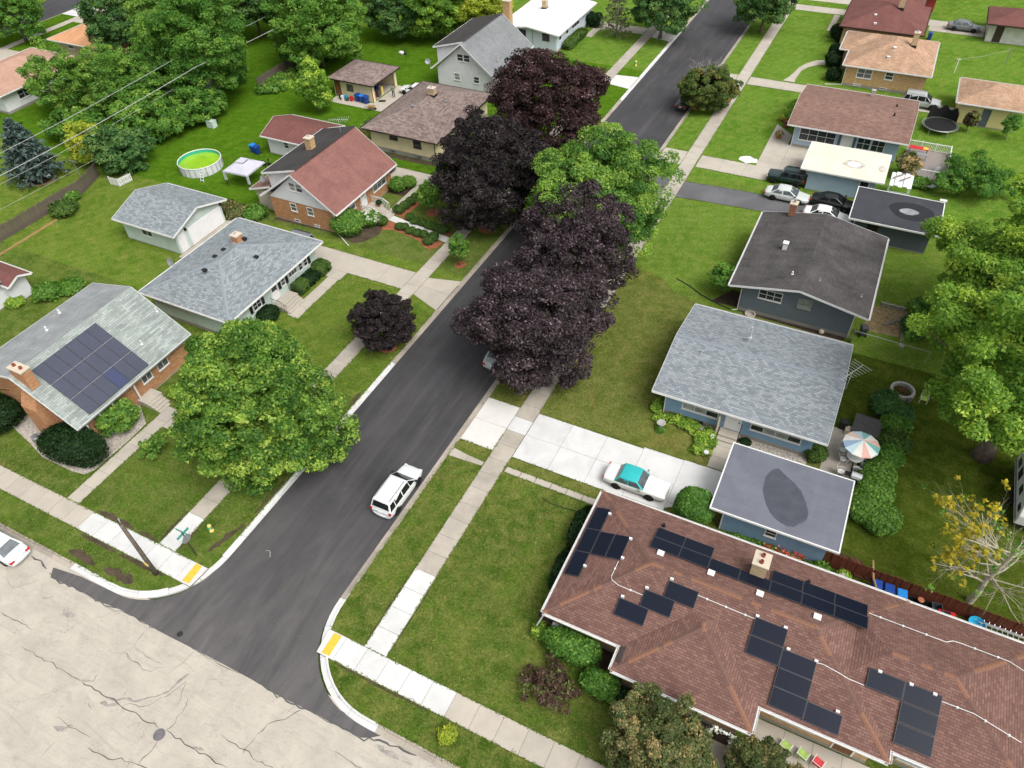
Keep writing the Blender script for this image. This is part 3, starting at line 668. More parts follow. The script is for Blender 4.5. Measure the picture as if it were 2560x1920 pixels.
CAPN = {}
def ridge_caps(h, a, b, mats, step=0.28, w=0.29, seed=0, tilt=0.13):
    """row of folded cap shingles from a to b"""
    a = Vector(a); b = Vector(b); d = (b - a); L = d.length; d.normalize(); n = min(300, max(1, int(L / step)))
    key = (tuple(id(m) for m in mats), w, tilt)
    if key not in CAPN:
        CAPN[key] = []
        for mt in mats:
            m = MB(); hw = w / 2; l = step * 1.15; t = 0.02
            for s in (-1, 1):
                m.add([(0, 0, 0.016), (l, 0, 0.030), (l, s * hw, 0.030 - hw * tilt * 2.2), (0, s * hw, 0.016 - hw * tilt * 2.2),
                       (0, 0, -0.03), (l, 0, -0.03), (l, s * hw, -0.03 - hw * tilt * 2.2), (0, s * hw, -0.03 - hw * tilt * 2.2)],
                      [((0, 1, 2, 3) if s < 0 else (3, 2, 1, 0)), ((1, 5, 6, 2) if s < 0 else (2, 6, 5, 1)), ((0, 3, 7, 4) if s < 0 else (4, 7, 3, 0)), ((2, 6, 7, 3) if s < 0 else (3, 7, 6, 2))])
            CAPN[key].append(m.mesh('ridge_cap', mt))
    rnd = random.Random(seed); q = d.to_track_quat('X', 'Z').to_euler(); k = 0
    for i in range(n):
        if rnd.random() < 0.45: k = rnd.randrange(len(mats))
        o = link(CAPN[key][k], 'ridge_cap', h, a + d * (L * (i + 0.5) / n - step * 0.55), q)

class House:
    def __init__(s, name, label, cat='house', group=None):
        s.r = thing(name, label, cat, group=group); s.n = 0
    def place(s, x, y):
        """move the origin of the thing to (x, y) keeping its parts where they are"""
        s.r.location = (x, y, 0)
        for c in s.r.children: c.location = (c.location.x - x, c.location.y - y, c.location.z)
    def p(s, m, name, mat, **k): return m.build(name, mat, s.r, **k)
    # ---- roofs
    def hip(s, x0, x1, y0, y1, ze, slope, mat, trim='trim', caps=None, gut=True, th=0.10, skip=(), label=None):
        w, l = x1 - x0, y1 - y0; hw = min(w, l) / 2; zr = ze + slope * hw
        if w < l: A, B = ((x0 + x1) / 2, y0 + hw, zr), ((x0 + x1) / 2, y1 - hw, zr)
        else: A, B = (x0 + hw, (y0 + y1) / 2, zr), (x1 - hw, (y0 + y1) / 2, zr)
        c = [(x0, y0, ze), (x1, y0, ze), (x1, y1, ze), (x0, y1, ze)]
        m = MB(); pyr = abs(w - l) < 0.05
        if pyr:
            for i in range(4): m.face([c[i], c[(i + 1) % 4], A])
        elif w < l:
            m.face([c[0], c[1], A]); m.face([c[1], c[2], B, A]); m.face([c[2], c[3], B]); m.face([c[3], c[0], A, B])
        else:
            m.face([c[3], c[0], A]); m.face([c[0], c[1], B, A]); m.face([c[1], c[2], B]); m.face([c[2], c[3], A, B])
        for i in range(4):
            a, b = c[i], c[(i + 1) % 4]; m.face([(a[0], a[1], ze - th), (b[0], b[1], ze - th), b, a])
        m.face([(q[0], q[1], ze - th) for q in c[::-1]])
        o = s.p(m, 'roof', M[mat])
        s.eave(c, ze, trim, gut, skip)
        if caps:
            E = [(c[0], A), (c[1], A if w < l or pyr else B), (c[2], B), (c[3], B if w < l else A)]
            for i, (u, v) in enumerate(E):
                if i not in caps[1]: ridge_caps(s.r, u, v, caps[0], seed=i + 1)
            if not pyr: ridge_caps(s.r, A, B, caps[0], seed=9)
        return A, B
    def eave(s, c, ze, trim, gut=True, skip=()):
        for i in range(4):
            if i in skip: continue
            a, b = Vector(c[i]), Vector(c[(i + 1) % 4]); d = (b - a).normalized(); nn = Vector((d.y, -d.x, 0))
            m = MB()
            m.bar(a + nn * 0.016 - Vector((0, 0, 0.085)), b + nn * 0.016 - Vector((0, 0, 0.085)), 0.024, 0.19)
            s.p(m, 'fascia', M[trim])
            if gut:
                g = MB(); e = 0.03
                g.bar(a + nn * 0.09 - Vector((0, 0, 0.11)) + d * e, b + nn * 0.09 - Vector((0, 0, 0.11)) - d * e, 0.115, 0.02)
                g.bar(a + nn * 0.14 - Vector((0, 0, 0.055)) + d * e, b + nn * 0.14 - Vector((0, 0, 0.055)) - d * e, 0.015, 0.11)
                s.p(g, 'gutter', M[trim])
    def gable(s, x0, x1, y0, y1, ze, zr, axis, mat, trim='trim', th=0.12, gut=True, caps=None, ze2=None, rp=None, matb=None, ends=(1, 1)):
        """axis: direction of the ridge; ze2/rp allow an unequal second slope"""
        ze2 = ze if ze2 is None else ze2
        if axis == 'y':
            r = (x0 + x1) / 2 if rp is None else rp
            A = [(x0, ze), (r, zr), (x1, ze2)]; pt = lambda u, z, e: (u, (y0, y1)[e], z)
        else:
            r = (y0 + y1) / 2 if rp is None else rp
            A = [(y0, ze), (r, zr), (y1, ze2)]; pt = lambda u, z, e: ((x0, x1)[e], u, z)
        for k in (0, 1):
            (u0, z0), (u1, z1) = A[k], A[k + 1]; m = MB()
            t = [pt(u0, z0, 0), pt(u0, z0, 1), pt(u1, z1, 1), pt(u1, z1, 0)]
            bt = [(q[0], q[1], q[2] - th) for q in t]
            fs = [t, bt[::-1]] + [[bt[i], bt[(i + 1) % 4], t[(i + 1) % 4], t[i]] for i in range(4)]
            nrm = (Vector(t[1]) - Vector(t[0])).cross(Vector(t[2]) - Vector(t[1]))
            for q in fs: m.face(q if nrm.z > 0 else q[::-1])
            s.p(m, 'roof_slope', M[mat if k == 0 or not matb else matb])
        for e in (0, 1):                      # rake boards
            sg = -1 if e == 0 else 1
            for k in (0, 1):
                if not ends[e]: continue
                off = Vector((0, sg * 0.016, -0.085)) if axis == 'y' else Vector((sg * 0.016, 0, -0.085))
                m = MB(); m.bar(Vector(pt(*A[k], e)) + off, Vector(pt(*A[k + 1], e)) + off, 0.024, 0.2); s.p(m, 'rake_board', M[trim])
        for k in (0, 2):
            a, b = Vector(pt(*A[k], 0)), Vector(pt(*A[k], 1)); sg = -1 if k == 0 else 1
            nn = Vector((sg, 0, 0)) if axis == 'y' else Vector((0, sg, 0)); d = (b - a).normalized()
            m = MB(); m.bar(a + nn * .016 - Vector((0, 0, .09)), b + nn * .016 - Vector((0, 0, .09)), .024, .19); s.p(m, 'fascia', M[trim])
            if gut:
                g = MB(); g.bar(a + nn * .09 - Vector((0, 0, .12)), b + nn * .09 - Vector((0, 0, .12)), .115, .02)
                g.bar(a + nn * .14 - Vector((0, 0, .065)), b + nn * .14 - Vector((0, 0, .065)), .015, .11); s.p(g, 'gutter', M[trim])
        if caps: ridge_caps(s.r, pt(r, zr, 0), pt(r, zr, 1), caps, seed=3)
    def flat(s, x0, x1, y0, y1, z, mat, trim='trim', fall=0.06, th=0.14):
        m = MB(); m.box(x0, x1, y0, y1, z - th, z); m.v = [(a, b, c + (fall if b > (y0 + y1) / 2 else 0)) for a, b, c in m.v]
        s.p(m, 'roof', M[mat])
        c = [(x0, y0, z), (x1, y0, z), (x1, y1, z), (x0, y1, z)]
        for i in range(4):
            a, b = Vector(c[i]), Vector(c[(i + 1) % 4]); d = (b - a).normalized(); nn = Vector((d.y, -d.x, 0))
            f1 = lambda q: Vector((q.x, q.y, z + (fall if q.y > (y0 + y1) / 2 else 0)))
            m = MB(); m.bar(f1(a) + nn * .05 - d * 0.09 - Vector((0, 0, .06)), f1(b) + nn * .05 + d * 0.0 - Vector((0, 0, .06)), .09, .17); s.p(m, 'fascia', M[trim])
    # ---- walls
    def walls(s, x0, x1, y0, y1, z0, z1, mat, found='founda', fh=0.35, gable=None):
        """gable: (axis, zr, ridge position or None)"""
        for nm, q in (('S', ((x0, y0), (x1, y0))), ('E', ((x1, y0), (x1, y1))), ('N', ((x1, y1), (x0, y1))), ('W', ((x0, y1), (x0, y0)))):
            (ax, ay), (bx, by) = q; m = MB(); P = [(ax, ay, z0 + fh), (bx, by, z0 + fh), (bx, by, z1)]
            if gable and ((gable[0] == 'y') == (nm in 'SN')):
                rp = gable[2]
                if nm in 'SN': P.append(((x0 + x1) / 2 if rp is None else rp, ay, gable[1]))
                else: P.append((ax, (y0 + y1) / 2 if rp is None else rp, gable[1]))
            P.append((ax, ay, z1)); m.face(P)
            d = Vector((bx - ax, by - ay, 0)).normalized(); inn = Vector((-d.y, d.x, 0)) * 0.15
            m.face([tuple(Vector(p) + inn) for p in P[::-1]])
            s.p(m, 'wall', M[mat])
        if fh > 0:
            m = MB(); m.box(x0 - .02, x1 + .02, y0 - .02, y1 + .02, z0 - 0.1, z0 + fh); s.p(m, 'foundation', M[found])
    def window(s, face, at, u0, u1, z0, z1, cols=1, rows=2, fr=0.07, trim='trim', glass='glass', sill=True, proud=0.045, mix=()):
        """face S/E/W, at = wall plane coordinate"""
        def pt(u, z, o):
            return {'S': (u, at - o, z), 'E': (at + o, u, z), 'W': (at - o, u, z), 'N': (u, at + o, z)}[face]
        def slab(m, a0, a1, b0, b1, o0, o1):
            P = [pt(a0, b0, o0), pt(a1, b0, o0), pt(a1, b1, o0), pt(a0, b1, o0), pt(a0, b0, o1), pt(a1, b0, o1), pt(a1, b1, o1), pt(a0, b1, o1)]
            fs = [(4, 5, 6, 7), (0, 1, 5, 4), (1, 2, 6, 5), (2, 3, 7, 6), (3, 0, 4, 7)]
            if face in 'WN': fs = [f[::-1] for f in fs]
            m.add(P, fs)
        m = MB()
        slab(m, u0, u0 + fr, z0, z1, -.01, proud); slab(m, u1 - fr, u1, z0, z1, -.01, proud)
        slab(m, u0 + fr, u1 - fr, z0, z0 + fr, -.01, proud); slab(m, u0 + fr, u1 - fr, z1 - fr, z1, -.01, proud)
        iu0, iu1, iz0, iz1 = u0 + fr, u1 - fr, z0 + fr, z1 - fr; mb = fr * 0.65
        for i in range(1, cols):
            u = iu0 + (iu1 - iu0) * i / cols; slab(m, u - mb / 2, u + mb / 2, iz0, iz1, -.01, proud - .006)
        for j in range(1, rows):
            z = iz0 + (iz1 - iz0) * j / rows
            for i in range(cols):
                a = iu0 + (iu1 - iu0) * i / cols + (mb / 2 if i else 0); b = iu0 + (iu1 - iu0) * (i + 1) / cols - (mb / 2 if i < cols - 1 else 0)
                slab(m, a, b, z - mb / 2, z + mb / 2, -.01, proud - .01)
        w = s.p(m, 'window', M[trim])
        for i in range(cols):
            for j in range(rows):
                g = MB(); a0 = iu0 + (iu1 - iu0) * i / cols; a1 = iu0 + (iu1 - iu0) * (i + 1) / cols
                b0 = iz0 + (iz1 - iz0) * j / rows; b1 = iz0 + (iz1 - iz0) * (j + 1) / rows
                slab(g, a0, a1, b0, b1, -.008, 0.012)
                k = glass if (i, j) not in mix else 'glass_lit'
                g.build('pane', M[k], w)
        if sill:
            g = MB(); slab(g, u0 - .04, u1 + .04, z0 - .06, z0 - .003, -.01, proud + .05); g.build('sill', M[trim], w)
        return w
    def door(s, face, at, u0, u1, z0, z1, mat='door_w', panels=(2, 3), trim='trim', proud=0.03, handle=True, light=False):
        def pt(u, z, o): return {'S': (u, at - o, z), 'E': (at + o, u, z)}[face]
        def slab(m, a0, a1, b0, b1, o0, o1):
            P = [pt(a0, b0, o0), pt(a1, b0, o0), pt(a1, b1, o0), pt(a0, b1, o0), pt(a0, b0, o1), pt(a1, b0, o1), pt(a1, b1, o1), pt(a0, b1, o1)]
            m.add(P, [(4, 5, 6, 7), (0, 1, 5, 4), (1, 2, 6, 5), (2, 3, 7, 6), (3, 0, 4, 7)])
        m = MB(); slab(m, u0, u1, z0, z1, -.01, proud); d = s.p(m, 'door', M[mat])
        for i in range(panels[0]):
            for j in range(panels[1]):
                du, dz = (u1 - u0) / panels[0], (z1 - z0) / panels[1]; k = MB()
                slab(k, u0 + du * i + du * .1, u0 + du * (i + 1) - du * .1, z0 + dz * j + dz * .1, z0 + dz * (j + 1) - dz * .1, proud, proud + .012)
                k.build('door_panel', M['glass' if light and j == panels[1] - 1 else mat], d)
        k = MB(); slab(k, u0 - .1, u0 - .003, z0, z1 + .1, -.01, proud + .02); slab(k, u1 + .003, u1 + .1, z0, z1 + .1, -.01, proud + .02)
        slab(k, u0 - .003, u1 + .003, z1 + .003, z1 + .1, -.01, proud + .02); k.build('door_frame', M[trim], d)
        if handle:
            k = MB(); slab(k, u1 - .14, u1 - .08, z0 + .95, z0 + 1.05, proud, proud + .06); k.build('handle', M['blackm'], d)
        return d
    def down(s, x, y, z1, trim='trim', kick=None, w=0.07):
        m = MB(); m.box(x - w / 2, x + w / 2, y - w / 2, y + w / 2, 0.12, z1)
        if kick: m.bar((x, y, 0.1), (kick[0], kick[1], 0.06), w, w)
        s.p(m, 'downpipe', M[trim])
    def chimney(s, x0, x1, y0, y1, z0, z1, mat, flues=1, flue='clay', flash='blackm'):
        m = MB(); m.box(x0, x1, y0, y1, z0, z1); c = s.p(m, 'chimney', M[mat])
        m = MB(); m.box(x0 - .06, x1 + .06, y0 - .06, y1 + .06, z1, z1 + .12); m.build('chimney_cap', M['capstone'], c)
        for i in range(flues):
            t = (i + .5) / flues; fx, fy = (x0 + (x1 - x0) * t, (y0 + y1) / 2) if (x1 - x0) >= (y1 - y0) else ((x0 + x1) / 2, y0 + (y1 - y0) * t)
            k = MB(); k.lathe([(.13, 0), (.12, .22), (.09, .22), (.085, .1)], (fx, fy, z1 + .12), 10); k.build('flue', M[flue], c)
        if flash:
            m = MB(); m.box(x0 - .05, x1 + .05, y0 - .05, y1 + .05, z0, z0 + .14 + (z1 - z0) * .12); m.build('flashing', M[flash], c)
        return c
    def vent(s, x, y, z, kind='pipe', mat='metal', r=0.06, h=0.4):
        m = MB()
        if kind == 'pipe': m.lathe([(r * 1.8, -.15), (r * 1.8, .03), (r, .05), (r, h), (r * .8, h)], (x, y, z), 10)
        elif kind == 'box':
            m.box(x - .17, x + .17, y - .17, y + .17, z - .1, z + .12); m.box(x - .21, x + .21, y - .24, y + .15, z + .12, z + .16)
        elif kind == 'tall':
            m.box(x - .2, x + .2, y - .2, y + .2, z - .2, z + .75); m.box(x - .26, x + .26, y - .26, y + .26, z + .8, z + .86)
            for a in (-.18, .18):
                for b in (-.18, .18): m.box(x + a - .02, x + a + .02, y + b - .02, y + b + .02, z + .75, z + .8)
        s.p(m, 'roof_vent', M[mat])

def panel(h, o, ux, uy, nrm, w, l, cells='pv_black', lift=0.11, frame='pv_frame', i=0):
    """solar panel whose corner is o; ux, uy unit vectors on the slope"""
    o = Vector(o); m = MB(); t = 0.04
    def slab(a0, a1, b0, b1, z0, z1, mm):
        P = [o + ux * a + uy * b + nrm * z for z in (z0, z1) for a, b in ((a0, b0), (a1, b0), (a1, b1), (a0, b1))]
        mm.add(P, [(0, 3, 2, 1), (4, 5, 6, 7), (0, 1, 5, 4), (1, 2, 6, 5), (2, 3, 7, 6), (3, 0, 4, 7)])
    f = 0.025
    slab(f, w - f, f, l - f, lift, lift + t - .006, m); pn = m.build('solar_panel', M[cells], h.r)
    k = MB(); slab(0, f, 0, l, lift - .01, lift + t, k); slab(w - f, w, 0, l, lift - .01, lift + t, k)
    slab(f, w - f, 0, f, lift - .01, lift + t, k); slab(f, w - f, l - f, l, lift - .01, lift + t, k); k.build('panel_frame', M[frame], pn)
    k = MB()
    for a, b in ((.12, .15), (w - .12, .15), (.12, l - .15), (w - .12, l - .15)): slab(a - .02, a + .02, b - .02, b + .02, -.02, lift - .01, k)
    k.build('mount', M['alu'], pn)
    return pn

# ---------------------------------------------------------------- brown-roofed ranch with black solar panels (lower right)
h = House('ranch_house', 'long ranch house with brown hip roof carrying black solar panels at the lower right')
ZE, SL = 2.72, 0.322
caps = ((M['cap_a'], M['cap_b']), ())
h.walls(-8.8, 10.1, 20.7, 29.7, 0, 2.66, 'brick_tan'); h.walls(10.1, 17.1, 21.4, 29.6, 0, 2.64, 'brick_tan'); h.walls(-3.7, 3.2, 19.05, 20.7, 0, 2.65, 'brick_tan')
h.hip(-9.43, 10.68, 20.02, 30.25, ZE, SL, 'sh_brown', caps=caps)
h.hip(5.0, 17.75, 20.72, 30.235, ZE - 0.012, SL, 'sh_brown', caps=(caps[0], (0, 3)), skip=(3,))
h.hip(-4.35, 3.85, 18.42, 27.0, ZE - 0.006, SL, 'sh_brown', caps=(caps[0], (2, 3)), skip=(2,))
# (window and door on the shaded front side)
h.window('S', 20.7, 5.0, 7.2, 1.0, 2.3, 3, 2); h.door('S', 20.7, 8.3, 9.3, 0.2, 2.3, 'door_br'); h.window('S', 19.05, -1.6, 1.2, 1.0, 2.3, 3, 2)
h.window('S', 21.4, 11.5, 14.5, 0.8, 2.3, 3, 2)
h.chimney(1.35, 2.25, 27.35, 28.35, 3.1, 4.9, 'brick_buff', 2)
up = Vector((0, math.cos(math.atan(SL)), math.sin(math.atan(SL)))); nS = Vector((0, -up.z, up.y)); X = Vector((1, 0, 0))
dn = Vector((0, up.y, -up.z)); nN = Vector((0, up.z, up.y)); nW = Vector((-up.z, 0, up.y)); upW = Vector((up.y, 0, up.z)); Yv = Vector((0, 1, 0))
def zs(y): return ZE + SL * (y - 20.02)      # south slope of the main block
def zn(y): return ZE + SL * (30.25 - y)
def zw(x): return ZE + SL * (x + 9.43)
PW, PL = 1.98, 1.02
for x, y, n in ((-4.83, 26.4, 7), (-4.83, 27.45, 2), (2.65, 27.42, 3)):
    for i in range(n): panel(h, (x + i * 1.885, y, zn(y)), X, dn, nN, 1.865, 1.05)
for x, y in ((-9.2, 26.74), (-9.2, 24.84), (-9.2, 22.95), (-8.17, 24.8), (-7.15, 24.8)): panel(h, (x, y, zw(x)), upW, Yv, nW, 1.03, 1.87)
for x, y in ((-5.35, 21.5), (-4.07, 22.52), (-2.94, 23.52), (2.37, 23.4), (2.37, 22.35), (4.255, 22.32), (4.27, 21.3), (4.28, 20.28), (6.16, 20.24)):
    panel(h, (x, y, zs(y)), X, up, nS, 1.86, 1.06)
for x, y in ((8.8, 23.25), (10.68, 23.25), (10.68, 22.2), (10.68, 21.14)): panel(h, (x, y, ZE - .012 + SL * (y - 20.72)), X, up, nS, 1.86, 1.06)
for pts in ([(-6.29,24.75,3.77), (-6.31,23.57,3.77), (-6.17,23.29,3.83), (-5.69,23.15,3.78), (-4.12,23.15,3.78)],
            [(-1.09,24.34,4.17), (2.36,24.29,4.15)],
            [(6.15,23.32,3.84), (6.48,23.36,3.85), (7.26,23.26,3.82), (7.93,23.24,3.63), (8.73,23.23,3.63)],
            [(12.51,23.98,3.86), (14.12,24.01,3.87), (16.43,23.55,3.72)],
            [(8.40,27.91,3.53), (12.18,27.90,3.54), (12.61,27.91,3.53), (12.99,28.22,3.43), (13.54,28.26,3.42), (15.92,28.25,3.42), (16.59,27.93,3.53)]):
    m = MB(); m.tube(pts, 0.022, 6); c = h.p(m, 'conduit', M['trim'])
    for k in range(len(pts) - 1):
        a, b2 = Vector(pts[k]), Vector(pts[k + 1]); L = (b2 - a).length
        for j in range(int(L / 1.1)):
            p = a.lerp(b2, (j + .5) / max(1, int(L / 1.1))); q = MB(); q.box(p.x - .05, p.x + .05, p.y - .05, p.y + .05, p.z - .09, p.z + .035); q.build('clamp', M['trim'], c)
for p in ((-4.03,26.26,4.00), (-0.78,26.23,4.01), (2.24,26.06,4.07), (5.60,25.98,4.09)): h.vent(p[0], p[1], p[2], 'box', 'trim')
for p in ((-4.60,28.87,3.16), (4.79,28.59,3.25)): h.vent(*p, 'pipe', 'blackm', 0.09, 0.3)
for p in ((-8.19,28.27,3.16), (-6.14,26.58,3.82), (-6.12,25.02,3.83), (-8.19,23.85,3.16), (-5.21,22.60,3.62), (-4.03,23.61,3.94), (-2.82,24.63,4.27), (2.44,24.46,4.21), (4.07,24.43,4.21), (4.52,23.39,3.87), (6.07,23.35,3.86), (7.73,21.33,3.21), (9.33,24.20,3.94), (10.95,24.18,3.94), (12.15,24.16,3.93)):
    m = MB(); m.box(p[0] - .1, p[0] + .1, p[1] - .07, p[1] + .07, p[2] - .08, p[2] + .12); h.p(m, 'junction_box', M['trim'])
m = MB(); m.box(-9.0, -6.9, 20.5, 20.72, .2, .6); m.tube([(-9.3, 20.1, 2.55), (-9.9, 19.9, .5), (-10.1, 19.75, .15)], .05, 6); h.p(m, 'downpipe', M['trim'])
m = MB(); m.box(-4.22, -3.98, 18.95, 20.0, 2.78, 2.82); m.v = [(x, y, z + (x + 4.35) * SL) for x, y, z in m.v]; h.p(m, 'black_flashing', M['roll_black'])
h.place(0.5, 25)

# ---------------------------------------------------------------- light blue ranch, slate-blue gable roof
h = House('ranch_house', 'light blue ranch house with wide slate-grey gable roof beside the white driveway')
h.walls(-8.5, 3.1, 41.75, 52.1, 0, 2.75, 's_blue', gable=('x', 3.8, 46.9)); h.gable(-9.46, 4.0, 40.98, 52.8, 2.86, 4.05, 'x', 'sh_blue', caps=(M['sh_cap'],))
h.window('S', 41.75, -7.05, -4.1, 1.12, 2.32, 3, 2, mix=((0, 0), (1, 0))); h.window('S', 41.75, -1.6, 2.25, 1.12, 2.32, 4, 2, mix=((1, 0), (2, 0), (0, 1)))
h.window('S', 41.73, -5.95, -5.15, .05, .3, 1, 1, trim='blackm', sill=False)
h.door('S', 41.75, -3.45, -2.35, .45, 2.45, 'door_w', (1, 2)); h.down(-8.42, 41.6, 2.7)
m = MB(); m.box(-3.75, -2.2, 40.9, 41.7, 0.02, .4); m.box(-3.75, -2.2, 40.55, 40.89, 0.02, .2); st = h.p(m, 'stoop', M['conc_drive'])
m = MB()
for z in (0.5, .8, 1.1, 1.4, 1.7, 2.0): m.box(-3.98, -3.86, 40.95, 41.7, z - .13, z + .12)
h.p(m, 'stone_screen', M['capstone'])
m = MB(); m.tube([(-2.2, 40.6, .1), (-2.2, 40.6, 1.2), (-2.2, 41.6, 1.5)], .03, 6); h.p(m, 'handrail', M['blackm'])
h.vent(*(-3.87,48.82,4.14), 'pipe', 'alu', .1, 1.1); h.vent(*(-6.48,47.26,4.46), 'pipe', 'metal', .06, .25); h.vent(*(-7.05,45.70,3.82), 'pipe', 'metal', .06, .25)
h.place(-2.7, 46.9)
h = House('garage', 'blue garage with flat grey rolled roof and a large damp patch', 'garage')
h.walls(-1.25, 5.6, 32.5, 37.8, 0, 2.6, 's_blue', fh=.15); h.flat(-2.2, 6.2, 32.05, 38.3, 2.72, 'roll_grey')
def blob(pts, z, mat, name, hh, fall=0.0, y0=0, th=.006):
    m = MB(); P = [Vector(p) for p in pts]; a = sum(P[i].x * P[(i + 1) % len(P)].y - P[(i + 1) % len(P)].x * P[i].y for i in range(len(P)))
    if a < 0: P = P[::-1]
    m.prism([tuple(p) for p in P], z - .05, z + th); m.v = [(x, y, q + fall * (y - y0)) for x, y, q in m.v]; return hh.p(m, name, mat)
blob([(0.56,36.20), (0.81,36.95), (1.22,37.31), (1.80,36.89), (2.44,36.51), (3.10,35.93), (3.53,35.15), (3.87,34.36), (3.87,33.74), (3.67,33.39), (3.48,33.20), (3.22,32.78), (2.75,32.66), (2.27,32.79), (1.93,32.94), (1.54,33.28), (1.13,33.83), (0.65,34.90)], 2.72, M['puddle'], 'damp_patch', h, .0096, 32.05, .008)
h.window('S', 32.5, 1.6, 2.4, 1.2, 2.0, 1, 2)
m = MB(); m.box(-1.36, -1.27, 32.42, 37.8, .16, 2.5); h.p(m, 'garage_door', M['door_w'])
h.place(2, 35)

# ---------------------------------------------------------------- slate grey house, charcoal gable roof
h = House('ranch_house', 'slate grey house with charcoal gable roof and white gutters')
h.walls(-6.2, 3.55, 57.2, 69.0, 0, 3.05, 's_grey', gable=('y', 4.0, -1.3)); h.gable(-7.35, 4.65, 56.35, 69.75, 3.18, 4.35, 'y', 'sh_char')
h.window('S', 57.2, -4.75, -2.65, 1.95, 3.0, 3, 2, trim='trim'); h.window('S', 57.2, -1.3, -.05, 1.95, 3.05, 1, 2, glass='glass_lit', trim='metal')
h.down(-6.28, 57.1, 3.0, kick=(-6.7, 56.9)); h.down(3.6, 57.1, 2.9)
h.chimney(-4.9, -4.25, 69.0, 69.7, 3.4, 5.0, 'brick_red', 1, 'metal')
p = (-3.96,62.95,3.73); h.vent(p[0], p[1], p[2], 'tall', 'trim')
for q in ((-2.47,58.86,4.12), ): h.vent(*q, 'pipe', 'trim', .07, .3)
for q in ((-0.11,58.87,4.12), (3.61,58.99,3.40)): h.vent(*q, 'pipe', 'metal', .06, .22)
m = MB(); m.lathe([(.5, -.2), (.5, .28), (.38, .28), (.38, .05), (.001, .05)], (-5.0, 56.75, 0), 14); h.p(m, 'window_well', M['conc_drive'])
h.place(-1.3, 63)
h = House('garage', 'dark slate garage with flat black roof and a shiny wet oval', 'garage')
h.walls(1.4, 8.5, 73.4, 78.8, 0, 2.55, 's_dgrey', fh=.12); h.flat(.75, 9.1, 72.75, 79.25, 2.7, 'roll_dark')
h.door('S', 73.4, 2.7, 3.6, .1, 2.2, 'blackm', (1, 1), 'trim_brown')
cx, cy = (6.24,76.26)
blob([(cx + 2.1 * math.cos(t) * (1 + .08 * math.sin(3 * t)), cy + 1.7 * math.sin(t)) for t in [i * math.pi / 12 for i in range(24)]], 2.7, M['puddle_d'], 'wet_patch', h, .0092, 72.75, .008)
blob([(cx - .2 + .8 * math.cos(t) * (1 + .2 * math.sin(2 * t + 1)), cy - .1 + .62 * math.sin(t)) for t in [i * math.pi / 10 for i in range(20)]], 2.7, M['dry_ring'], 'dry_silt', h, .0092, 72.75, .013)
m = MB(); m.box(1.33, 1.39, 74.0, 78.4, .1, 2.3); h.p(m, 'garage_door', M['door_w']); h.place(5, 76)

# ---------------------------------------------------------------- light blue house, rosy brown gable roof
h = House('ranch_house', 'pale blue house with rosy brown gable roof and a white-railed deck')
h.walls(-8.3, 3.6, 91.2, 102.1, 0, 2.85, 's_ltblue', gable=('x', 3.75, 96.65)); h.gable(-9.16, 4.5, 90.5, 102.8, 2.98, 4.02, 'x', 'sh_rose')
h.window('S', 91.2, -7.62, -3.4, 1.0, 2.62, 4, 2); h.window('S', 91.2, -.98, .55, 1.1, 2.6, 2, 2); h.window('S', 91.2, .62, 2.13, 1.1, 2.6, 2, 2)
h.door('S', 91.2, -2.65, -1.55, .3, 2.55, 'door_w', (1, 1)); h.down(-8.25, 91.1, 2.85, kick=(-8.6, 90.6))
for z in (-2.95, -1.25): m = MB(); m.box(z - .12, z + .12, 91.12, 91.18, .5, 2.5); h.p(m, 'shutter', M['s_dgrey'])
p = (-1.00,101.60,3.14); h.vent(p[0], p[1], p[2], 'tall', 'alu')
for q in ((2.07,98.34,3.69), (2.08,95.51,3.82)): h.vent(*q, 'pipe', 'blackm', .09, .35)
m = MB(); m.box(4.6, 9.3, 88.2, 95.2, .35, .5)
h.p(m, 'deck', M['wood_grey'])
m2 = []
for a, b in (((4.7, 88.25), (9.25, 88.25)), ((9.25, 88.25), (9.25, 95.1)), ((9.25, 95.1), (4.7, 95.1))):
    A, B = Vector((*a, .5)), Vector((*b, .5)); L = (B - A).length
    m = MB(); m.bar(A + Vector((0, 0, .95)), B + Vector((0, 0, .95)), .1, .06); m.bar(A + Vector((0, 0, .12)), B + Vector((0, 0, .12)), .06, .05); h.p(m, 'deck_rail', M['trim'])
    for k in range(int(L / .17) + 1):
        q = A.lerp(B, k / int(L / .17)); m = MB(); th = .06 if k % 9 == 0 else .022; m.box(q.x - th, q.x + th, q.y - th, q.y + th, .3 if k % 9 == 0 else .6, 1.55 if k % 9 == 0 else 1.42); h.p(m, 'baluster', M['trim'])
h.place(-2.3, 96.6)
h = House('garage', 'pale blue garage with flat cream roof beside the dark green jeep', 'garage')
h.walls(-4.75, 2.3, 81.55, 87.0, 0, 2.6, 's_ltblue', fh=.12); h.flat(-5.63, 3.0, 81.06, 87.58, 2.7, 'roof_cream')
h.door('S', 81.55, .75, 1.6, .1, 2.2, 'blackm', (1, 1), 'trim')
cx, cy = (-0.46,84.01)
blob([(cx + 1.2 * math.cos(t) * (1 + .12 * math.sin(4 * t)), cy + .95 * math.sin(t)) for t in [i * math.pi / 9 for i in range(18)]], 2.7, M['worn_grey'], 'worn_patch', h, .0092, 81.06, .006)
blob([(cx + .7 * math.cos(t) * (1 + .15 * math.sin(5 * t)), cy + .6 * math.sin(t)) for t in [i * math.pi / 9 for i in range(18)]], 2.7, M['roof_white'], 'patched_spot', h, .0092, 81.06, .011)
blob([(cx + 2.95 + .4 * math.cos(t), cy + .1 + .75 * math.sin(t)) for t in [i * math.pi / 7 for i in range(14)]], 2.7, M['worn_grey'], 'worn_patch', h, .0092, 81.06, .006)
h.place(-1.3, 84.3)

